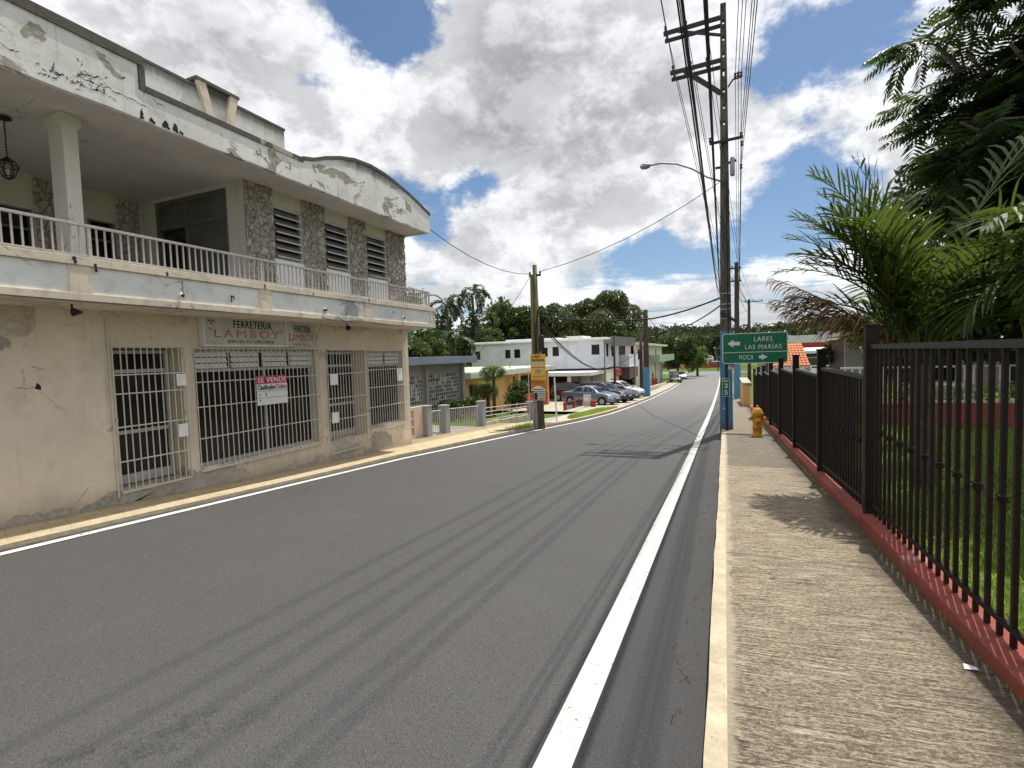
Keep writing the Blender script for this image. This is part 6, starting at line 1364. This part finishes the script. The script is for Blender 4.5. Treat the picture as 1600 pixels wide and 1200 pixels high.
# ------------------------------------------------------------------ vegetation
def leaf(mb, c, d, n, L_, w):
    """one folded leaf blade: two triangles each side of the midrib"""
    sd = d.cross(n)
    if sd.length < 1e-4: sd = d.orthogonal()
    sd = sd.normalized() * w; tip = c + d * L_; mid = c + d * L_ * .45
    mb.face([c, mid + sd, tip, mid - sd])
def rv(r): 
    v = Vector((r.gauss(0, 1), r.gauss(0, 1), r.gauss(0, 1))); return v.normalized() if v.length > 1e-6 else Vector((0, 0, 1))
def tree(lab, base, h, blobs, n, size, mat, seed, trunk_r=.2, group=None, droop=.25, name='tree', cat='tree', limbs=True):
    r = random.Random(seed); base = Vector(base); S = thing(name, lab, cat, base, 0, group)
    top = base + Vector((0, 0, h)); mb = MB(); mid = base.lerp(top, .5) + Vector((r.uniform(-.2, .2), r.uniform(-.2, .2), 0)) * h * .15
    mb.tube([base - Vector((0, 0, .2)), mid, top], [trunk_r, trunk_r * .75, trunk_r * .4], 8); mb.build('trunk', M['bark'], S, True)
    if limbs:
        mb = MB()
        for c, rad in blobs[:14]:
            c = Vector(c); a = base.lerp(top, r.uniform(.45, .95)); m_ = a.lerp(c, .5) + rv(r) * rad * .15; mb.tube([a, m_, c], [trunk_r * .38, trunk_r * .25, trunk_r * .08], 6)
        mb.build('limbs', M['bark'], S, True)
    mb = MB(); tot = sum(b[1] ** 2 for b in blobs)
    for c, rad in blobs:
        c = Vector(c); m_ = int(n * rad * rad / tot); subs = [(c + rv(r) * rad * r.uniform(.35, .95), rad * r.uniform(.22, .42)) for _ in range(max(5, int(m_ / 75)))]
        for i in range(m_):
            sc, sr = r.choice(subs); o = rv(r); p = sc + o * sr * r.random() ** .4
            d = (o + rv(r) * .8 + Vector((0, 0, -droop))).normalized(); leaf(mb, p, d, rv(r), size * r.uniform(.6, 1.35), size * r.uniform(.2, .36))
    mb.build('crown', M[mat], S); return S
def blob_ring(c, R_, n, rad, seed, flat=.6):
    r = random.Random(seed); return [((c[0] + r.uniform(-1, 1) * R_, c[1] + r.uniform(-1, 1) * R_ * .7, c[2] + r.uniform(-1, 1) * R_ * flat), rad * r.uniform(.6, 1.25)) for _ in range(n)]
def frond(mb, sp, base, az, el, L_, curve, nl, ll, lw, r, hang=.5, spine_r=.014, twist=0., fold=.5, start=.18):
    """feather frond: arching midrib, leaflets on both sides. mb leaflets, sp midrib"""
    pts = []; p = Vector(base); e = el; n = 14; d = None
    for i in range(n + 1):
        pts.append(p.copy()); d = Vector((math.cos(az) * math.cos(e), math.sin(az) * math.cos(e), math.sin(e))); p = p + d * (L_ / n); e -= curve / n * (1 + i / n * .8)
    sp.tube(pts, [spine_r * (1 - .85 * i / n) for i in range(n + 1)], 5, False)
    side0 = Vector((-math.sin(az), math.cos(az), 0))
    for i in range(nl):
        t = start + (1 - start) * (i + r.random() * .5) / nl; k_ = t * n; a = min(n - 1, int(k_)); q = pts[a].lerp(pts[a + 1], k_ - a); ax = (pts[a + 1] - pts[a]).normalized(); up = side0.cross(ax).normalized()
        if up.z < 0: up = -up
        l_ = ll * (math.sin(math.pi * min(1, (t - start) / (1 - start) * .82 + .16)) ** .6) * r.uniform(.85, 1.1)
        for sd in (1, -1):
            dirn = (side0 * sd * (1 - .25 * t) + ax * (.55 + .5 * t) + up * (fold * r.uniform(.3, 1.1))).normalized()
            w = lw * r.uniform(.8, 1.15); wv = dirn.cross(up).normalized() * w; p0 = q; seg = 4; prev = [p0 - wv * .4, p0 + wv * .4]; dd = dirn.copy(); pp = p0.copy(); base_i = len(mb.v)
            mb.v += [tuple(prev[0]), tuple(prev[1])]
            for s_ in range(1, seg + 1):
                dd = (dd + Vector((r.gauss(0, .05), r.gauss(0, .05), -hang * .42 * s_ / seg * r.uniform(.45, 1.4)))).normalized(); pp = pp + dd * l_ / seg; ww = wv * (1 if s_ < seg - 1 else (.7 if s_ == seg - 1 else .08))
                mb.v += [tuple(pp - ww), tuple(pp + ww)]; b = base_i + 2 * (s_ - 1); mb.f.append((b, b + 1, b + 3, b + 2)); mb.mi.append(0)
def palm(lab, base, crown, n, L_, r_seed, nl=26, ll=.5, lw=.02, mat='palm_leaf', els=(.2, 1.3), curve=1.5, hang=.5, tr=.1, group=None, specs=None, dead=(), cat='palm', spine=.014, vine=False, start=.18):
    r = random.Random(r_seed); S = thing('palm_tree', lab, cat, base, 0, group); b, c = Vector(base), Vector(crown); mb = MB(); m_ = b.lerp(c, .5) + Vector((.04, .03, 0)) * (c - b).length * .3
    mb.tube([b - Vector((0, 0, .2)), m_, c], [tr * 1.25, tr, tr * .8], 10); mb.build('trunk', M['palm_bark'], S, True)
    L = specs or [(r.uniform(0, 6.28), r.uniform(*els), L_ * r.uniform(.8, 1.1), curve * r.uniform(.8, 1.2)) for _ in range(n)]
    for az, el, l_, cv in L:
        lm, sm_ = MB(), MB(); frond(lm, sm_, c + Vector((math.cos(az), math.sin(az), .4)) * tr * .6, az, el, l_, cv, nl, ll, lw, r, hang, spine, start=start); f = lm.build('frond', M[mat], S); sm_.build('midrib', M['palm_bark'] if False else M['leaf_light'], f)
    for az, el, l_, cv in dead:
        lm, sm_ = MB(), MB(); frond(lm, sm_, c + Vector((math.cos(az), math.sin(az), 0)) * tr * .6, az, el, l_, cv, int(nl * .9), ll * .9, lw * .68, r, hang * r.uniform(1.8, 3.8), spine * .9, fold=.25, start=start); f = lm.build('dry_frond', M['dead_leaf'], S); f['label'] = 'brown withered frond'; sm_.build('midrib', M['dead_leaf'], f)
    if vine:
        vm_ = MB()
        for _ in range(1500):
            t = r.random() * .82; p = b.lerp(c, t) + Vector((r.gauss(0, .33), r.gauss(0, .33), r.gauss(0, .2))); leaf(vm_, p, (rv(r) + Vector((0, 0, -.6))).normalized(), rv(r), .32, .09)
        vm_.build('climbing_vine', M['leaf_dark'], S)
    return S
# near palm behind the fence, right
def near_palm():
    c = (2.25, 7.7, 1.35); d = math.radians
    sp = [(d(176), d(88), 2.55, .48), (d(160), d(89), 2.8, .40), (d(205), d(85), 2.3, .80), (d(120), d(82), 2.9, .9), (d(60), d(82), 3.2, 1.0), (d(20), d(78), 3.4, 1.1), (d(-20), d(76), 3.2, 1.5),
          (d(-50), d(74), 2.8, 1.8), (d(-75), d(80), 2.6, 1.7), (d(-95), d(83), 2.5, 1.6), (d(230), d(86), 2.2, 1.0), (d(0), d(62), 2.6, 1.8), (d(40), d(64), 2.8, 1.7), (d(95), d(72), 2.7, 1.5), (d(160), d(82), 2.2, .9),
          (d(-35), d(83), 3.3, 1.2), (d(10), d(84), 3.6, .65), (d(-10), d(52), 2.2, 1.8), (d(-60), d(56), 2.1, 1.9), (d(30), d(80), 3.6, .6), (d(175), d(80), 1.9, .95), (d(195), d(84), 2.1, .8), (d(100), d(84), 3.1, .8), (d(140), d(82), 2.7, .9), (d(-20), d(86), 3.5, .7), (d(60), d(74), 2.9, 1.2)]
    sp += [(d(176), d(82), 2.5, .80), (d(192), d(79), 2.1, 1.0), (d(166), d(80), 2.4, .9), (d(183), d(74), 1.8, 1.1), (d(170), d(68), 1.6, 1.1), (d(155), d(75), 2.3, 1.1), (d(186), d(86), 2.8, .65), (d(150), d(84), 2.7, .6)]
    dead = [(d(177), d(47), 2.0, .30), (d(185), d(43), 1.85, .42), (d(170), d(41), 1.75, .36), (d(181), d(37), 1.6, .3), (d(174), d(53), 1.7, .55), (d(190), d(50), 1.7, .5)]
    palm('bushy green palm with a withered brown frond leaning over the iron fence', (2.3, 7.75, -.35), c, 0, 0, 11, 29, .68, .021, 'palm_leaf', tr=.11, specs=[q for i, q in enumerate(sp) if i % 5 != 4], dead=dead, hang=.55, spine=.02)
    sp2 = [(d(a), d(e), l, cv) for a, e, l, cv in ((-100, 70, 2.1, 2.0), (-70, 66, 2.2, 1.9), (-130, 72, 2.0, 1.9), (170, 66, 1.9, 2.0), (200, 60, 1.9, 1.9), (-40, 66, 2.2, 1.8), (-10, 64, 2.2, 1.6), (90, 70, 2.2, 1.2), (40, 70, 2.2, 1.4), (130, 62, 2.0, 1.6), (-90, 50, 1.9, 1.8), (215, 76, 2.3, 1.5))]
    palm('second green palm with long drooping glossy leaflets at the right edge of the picture', (3.75, 7.3, -.15), (3.7, 7.2, 1.75), 0, 0, 17, 40, .74, .021, 'palm_leaf', tr=.10, specs=sp2, hang=.95, spine=.02)
near_palm()
# feathery flame tree over the fence
def flame_tree():
    r = random.Random(31); base = Vector((8.2, 15.5, -.6)); S = thing('tree', 'large dark feathery leaved tree spreading over the lawn at the upper right', 'tree', base)
    fork = Vector((8.0, 15.2, 3.2)); mb = MB(); mb.tube([base - Vector((0, 0, .3)), Vector((8.1, 15.4, 1.4)), fork], [.34, .28, .24], 10); mb.build('trunk', M['bark'], S, True)
    tips = [(4.2, 12.2, 6.9), (3.9, 11.6, 5.5), (5.2, 11.0, 8.4), (6.4, 10.2, 7.3), (7.5, 11.4, 9.2), (4.6, 13.4, 4.5), (9.2, 11, 7.0), (6.0, 12.0, 5.6), (9.6, 13, 9.0), (5.4, 13.5, 9.2), (7.2, 9.2, 5.9), (6.2, 10.6, 4.6), (8.6, 10.0, 4.9), (3.7, 12.6, 7.6), (5.4, 12.4, 3.9), (4.0, 11.6, 4.6), (5.0, 11.0, 5.0), (4.9, 11.5, 7.4), (4.4, 11.3, 8.9), (4.4, 11.2, 6.5), (4.6, 10.8, 8.2), (5.2, 10.4, 9.2), (6.6, 12.5, 7.9), (7.8, 10.4, 8.0), (5.8, 9.8, 5.6)]
    lm = MB(); cr = MB()
    def spray(p, d, L_):
        # bipinnate leaf: a rachis with pinnae, each pinna a narrow comb
        d = d.normalized(); side = d.cross(Vector((0, 0, 1)));
        side = side.normalized() if side.length > .05 else Vector((1, 0, 0)); up = side.cross(d); q = p.copy(); n = 9; dd = d.copy()
        for i in range(n):
            dd = (dd + Vector((0, 0, -.07))).normalized(); q = q + dd * L_ / n; pl = L_ * .34 * math.sin(math.pi * (.18 + .75 * i / n))
            for s_ in (1, -1):
                e = (side * s_ + dd * .55 + up * r.uniform(-.12, .2) + Vector((0, 0, -.22))).normalized(); w = e.cross(up).normalized() * pl * .13; a = q; m_ = q + e * pl * .5 + Vector((0, 0, -.01)); t = q + e * pl + Vector((0, 0, -.045))
                cr.face([a - w * .35, a + w * .35, m_ + w, m_ - w]); cr.face([m_ - w, m_ + w, t + w * .3, t - w * .3])
    for tp in tips:
        tp = Vector(tp); m_ = fork.lerp(tp, .5) + Vector((r.uniform(-.3, .3), r.uniform(-.3, .3), .45)); lm.tube([fork, m_, tp], [.15, .09, .025], 7)
        for _ in range(9):
            t = r.uniform(.45, 1.); a = (m_.lerp(tp, (t - .5) * 2) if t > .5 else fork.lerp(m_, t * 2)); e = a + Vector((r.gauss(0, .75), r.gauss(0, .75), r.gauss(.05, .5))); lm.tube([a, a.lerp(e, .5) + Vector((0, 0, .1)), e], [.035, .022, .008], 5)
            for _k in range(28):
                u = r.uniform(.25, 1.); q = a.lerp(e, u) + rv(r) * .12; d = Vector((r.gauss(0, 1), r.gauss(0, 1), r.gauss(-.05, .35))); d = (d.normalized() + (e - a).normalized() * .6 + (tp - fork).normalized() * .35); spray(q, d, r.uniform(.45, .8))
    lm.build('limbs', M['bark'], S, True); cr.build('crown', M['fern_leaf'], S)
flame_tree()
# dark thicket behind the palms
tree('dense dark tree filling the gap behind the palms beside the annex', (7.5, 17.5, -.6), 3.0, blob_ring((7.0, 17.2, 3.4), 2.4, 12, 1.25, 41, .65), 9000, .26, 'leaf_dark', 42, .22)
tree('low dark shrubby tree behind the right hand palm', (7.2, 12.6, -.15), 1.9, blob_ring((7.2, 12.6, 2.7), 1.1, 9, .75, 43, .6), 7000, .20, 'leaf_dark', 44, .12)
tree('dark broadleaf tree at the right edge beyond the second palm', (11.5, 18, -.8), 4.0, blob_ring((11.2, 17.5, 4.6), 2.6, 12, 1.5, 45, .7), 8000, .28, 'leaf_dark', 46, .25)
tree('small green shrub under the withered frond beyond the tiled roof', (4.6, 17.0, -.8), 1.6, blob_ring((4.7, 17.0, 1.9), .8, 7, .7, 47, .5), 3600, .2, 'leaf', 48, .09)
tree('rounded dark green tree between the sheds and the palm', (6.4, 27, -1.5), 2.4, blob_ring((6.8, 27, 2.6), 1.8, 9, 1.1, 57, .6), 4500, .26, 'leaf_dark', 58, .14)
tree('dark leafy tree closing the view behind the first palm', (6.0, 14.2, -.6), 3.4, blob_ring((5.9, 14.2, 4.2), 1.5, 11, 1.05, 141, .75), 8000, .22, 'leaf_dark', 142, .18)
# left background: palms, thicket, bamboo, broadleaf
palm('taller royal palm with a vine clad stem behind the white store', (-23.0, 45, -2.3), (-23.0, 45, 7.9), 18, 2.4, 21, 22, .65, .045, 'leaf_dark', (-.35, 1.25), 1.7, .7, .16, 'royal palms', spine=.03, vine=True)
palm('shorter spreading royal palm left of the vine clad palm', (-25.2, 44, -2.3), (-25.4, 44, 6.9), 18, 3.0, 22, 24, .75, .05, 'leaf_dark', (-.2, 1.2), 1.5, .8, .15, 'royal palms', spine=.03)
palm('low palm with drooping grey green fronds above the grey house', (-19.6, 35, -1.8), (-19.6, 35, 3.1), 16, 2.4, 23, 22, .6, .045, 'leaf_dark', (-.1, 1.2), 1.6, .9, .13, spine=.03)
palm('young palm with arching fronds in front of the broadleaf tree', (-28.5, 62, -2.8), (-28.5, 62, 6.9), 14, 2.4, 24, 20, .6, .05, 'leaf_light', (.0, 1.2), 1.6, .8, .14, spine=.03)
tree('dark broadleaf tree above the grey house roof beside the shop', (-18.8, 28, -1.6), 3.0, blob_ring((-19.3, 28, 2.1), 1.8, 11, 1.1, 61, .5), 5200, .30, 'leaf', 62, .18)
tree('dense tree behind the grey house below the royal palms', (-26, 38, -2), 3.5, blob_ring((-26, 38, 2.6), 2.8, 13, 1.3, 63, .5), 6500, .34, 'leaf', 64, .2)
tree('rounded tree between the royal palms and the white store', (-24.5, 50, -2.4), 4, blob_ring((-24.5, 50, 3.0), 2.6, 11, 1.5, 65, .45), 5200, .4, 'leaf', 66, .22)
tree('thin dark tree rising left of the vine clad palm', (-29, 52, -2.4), 5, blob_ring((-29, 52, 3.6), 3.0, 10, 1.6, 67, .5), 4600, .42, 'leaf_dark', 68, .22)
tree('tall mid green broadleaf tree behind the white store, left of the timber pole', (-28, 66, -2.8), 8, blob_ring((-28.5, 66, 5.6), 3.4, 16, 1.9, 69, .95), 9000, .5, 'leaf', 70, .3)
tree('dark green broadleaf tree right behind the timber pole', (-24, 68, -2.8), 8, blob_ring((-24.3, 68, 5.6), 2.4, 12, 1.8, 71, 1.0), 6500, .5, 'leaf', 72, .3)
def bamboo(lab, base, plumes, seed):
    r = random.Random(seed); S = thing('bamboo_clump', lab, 'bamboo', base, 0, 'bamboo clumps behind the white store'); cm, lm = MB(), MB(); b = Vector(base)
    for (c, h, rad) in plumes:
        c = Vector(c); cm.tube([b + Vector(((c.x - b.x) * .5, r.uniform(-1, 1), 0)), Vector((c.x * .85 + b.x * .15, c.y, b.z + (c.z - b.z) * .6)), c], [.14, .10, .04], 6)
        for _ in range(int(900 * rad)):
            o = rv(r); o.z = o.z * 1.25 - .35; fl = 1 + max(0, -o.z) * .25; p = c + Vector((o.x * rad * fl, o.y * rad * fl, o.z * rad * h)) * (r.random() ** .3); d = (Vector((o.x, o.y, -.15)) + rv(r) * .5 + Vector((0, 0, -.75))).normalized(); leaf(lm, p, d, rv(r), .62 * r.uniform(.6, 1.3), .085)
    cm.build('canes', M['bark'], S); lm.build('foliage', M['bamboo'], S)
r_ = random.Random(91)
def plumes(x0, x1, y, zs, n, rad):
    out = []
    for i in range(n):
        t = (i + r_.random() * .8) / n; x = x0 + (x1 - x0) * t; zt = lerp_tab(zs, x); out.append(((x, y + r_.uniform(-2, 2), zt - rad * 1.0 - r_.random() * .4), 1.05, rad * r_.uniform(.75, 1.2)))
        out.append(((x + r_.uniform(-1, 1), y - 1.5 + r_.uniform(-1, 1), zt - 3.2 - r_.random() * 1.6), 1.0, rad * r_.uniform(.8, 1.3))); out.append(((x + r_.uniform(-1, 1), y - 2.5, zt - 5.6 - r_.random() * 1.5), 1.0, rad * r_.uniform(.8, 1.2)))
    return out
bamboo('drooping bamboo clump left part, beside the timber pole', (-21, 70, -3), plumes(-24.5, -18.5, 70, [(-25, 9.2), (-23, 10.2), (-20, 9.0), (-18, 10.4)], 4, 1.45), 92)
bamboo('drooping bamboo clump right part, above the grey hoarding', (-14, 71, -3), plumes(-18.5, -10.8, 71, [(-19, 10.2), (-16.5, 10.4), (-14.2, 11.4), (-12.5, 9.6), (-11, 7.0)], 5, 1.45), 93)
tree('low round tree between the bamboo and the cream building', (-12, 66, -3), 3.5, blob_ring((-11.6, 68, 3.0), 1.6, 7, 1.2, 94, .6), 3200, .36, 'leaf', 95, .2)
tree('dense green tree beyond the cream building', (-7.6, 94, -3.1), 4, blob_ring((-8.0, 94, 1.3), 2.6, 14, 1.4, 96, .75), 6000, .42, 'leaf', 97, .25)
tree('broad green tree right of the one beyond the cream building', (-4.8, 104, -3.2), 3.5, blob_ring((-5.6, 103, .7), 2.4, 11, 1.3, 98, .6), 4600, .42, 'leaf_light', 99, .25)
for i, (x, y, z, R_, lab) in enumerate(((-16, 150, 2.0, 6, 'dark tree behind the far red wall, left of the street end'), (-7, 152, 1.6, 5.5, 'dark tree behind the far red wall above the white pickup'), (1.5, 155, 2.0, 6, 'dark tree behind the far red wall beside the tall pole'), (-26, 150, 3, 7, 'dark tree behind the far red wall farthest left'))):
    tree(lab, (x, y, -1.5), 4, blob_ring((x, y, z), R_, 14, 2.6, 200 + i, .45), 4200, .8, 'leaf_dark', 210 + i, .4)
# shrubs in the yard
palm('ponytail plant with a tall drooping grassy head in front of the apricot house', (-9.55, 20.4, -1.2), (-9.5, 20.4, .95), 46, .85, 51, 8, .34, .014, 'leaf_light', (.2, 1.5), 2.6, 1.2, .07, spine=.010, cat='plant', start=.05)
palm('lower bushy ponytail plant beside the taller one', (-10.0, 20.8, -1.2), (-10.0, 20.7, .15), 52, .85, 52, 8, .36, .014, 'leaf_light', (.1, 1.5), 2.6, 1.2, .08, spine=.010, cat='plant', start=.05)
tree('dark shrub with pale new leaves right of the ponytail plants', (-9.1, 21.4, -1.15), .9, blob_ring((-9.05, 21.4, -.05), .42, 8, .36, 53, 1.1), 1500, .15, 'leaf', 54, .04, name='shrub', cat='shrub')
tree('pale leaved shrub against the grey house pillar', (-10.2, 19.3, -1.0), .6, blob_ring((-10.2, 19.3, -.45), .35, 6, .30, 55, .9), 900, .12, 'leaf_light', 56, .03, name='shrub', cat='shrub')
tree('dark low shrub behind the garden path railing', (-10.3, 17.6, -.95), .5, blob_ring((-10.3, 17.4, -.5), .5, 7, .32, 59, .6), 1100, .13, 'leaf', 60, .03, name='shrub', cat='shrub')
# wooded hills on the horizon
def hills():
    mb = MB(); rows = []; n = 90
    prof = [(-400, 16), (-200, 14), (-90, 12), (-45, 10.5), (-20, 10.6), (-4, 9.6), (8, 8.6), (18, 9.0), (28, 10.4), (36, 11.6), (46, 10.8), (58, 7.5), (90, 7), (200, 9), (400, 12)]
    for j in range(9):
        t = j / 8; r2 = []
        for i in range(n * 3 + 1):
            x = -260 + 520 * i / (n * 3); zz = -3.3 + (lerp_tab(prof, x) + 3.3) * math.sin(t * math.pi / 2); r2.append((x, 195 + 40 * t, zz + (.9 * noise.noise(Vector((x * .25, t * 6, 0))) + .5 * noise.noise(Vector((x * .8, t * 15, 3)))) * (t > 0)))
        rows.append(r2)
    mb.grid(rows); structure(mb.build('hills', M['forest']))
    r = random.Random(77); mb = MB()
    for _ in range(1500):
        x = r.uniform(-120, 130); t = r.random() ** .6; y = 195 + 40 * t; z = -3.3 + (lerp_tab(prof, x) + 3.3) * math.sin(t * math.pi / 2) - .4; rad = r.uniform(.8, 1.7); h = rad * r.uniform(.8, 1.9)
        for _k in range(34):
            o = rv(r); p = Vector((x + o.x * rad, y + o.y * rad, z + h * .5 + o.z * h * .7)); leaf(mb, p, (o + rv(r) * .6).normalized(), rv(r), 1.0, .38)
    o = mb.build('hill_woods', M['leaf_dark']); o['kind'] = 'stuff'; tag(o, 'dark green woods covering the low hills on the horizon', 'woods')
hills()
# bits and pieces on the ground
for i, (x, y, lab) in enumerate(((1.12, 3.12, 'scrap of pale card lying on the pavement by the red wall'), (.92, 7.0, 'crumpled white paper scrap on the pavement by the far red wall block'))):
    S = thing('litter', lab, 'litter', (x, y, g(y) + .15)); mb = MB(); z = g(y) + .152; mb.face([(x - .025, y - .012, z), (x + .03, y - .018, z + .008), (x + .033, y + .018, z + .003), (x - .018, y + .024, z + .01)]); mb.build('scrap', M['paper'], S)
rr = random.Random(6); mb = MB()
for _ in range(60):
    x, y = rr.uniform(-.30, -.13), rr.uniform(1.8, 9); z = g(y) + .006; a = rr.gauss(0, .8) + 1.57; l_ = rr.uniform(.02, .09); mb.tube([(x, y, z), (x + math.cos(a) * l_ * .5, y + math.sin(a) * l_ * .5, z + .008), (x + math.cos(a) * l_, y + math.sin(a) * l_, z)], .0016, 4)
o = mb.build('dry_twigs', M['dead_leaf']); o['kind'] = 'stuff'; tag(o, 'scattered dry twigs in the gutter along the right kerb', 'twigs')
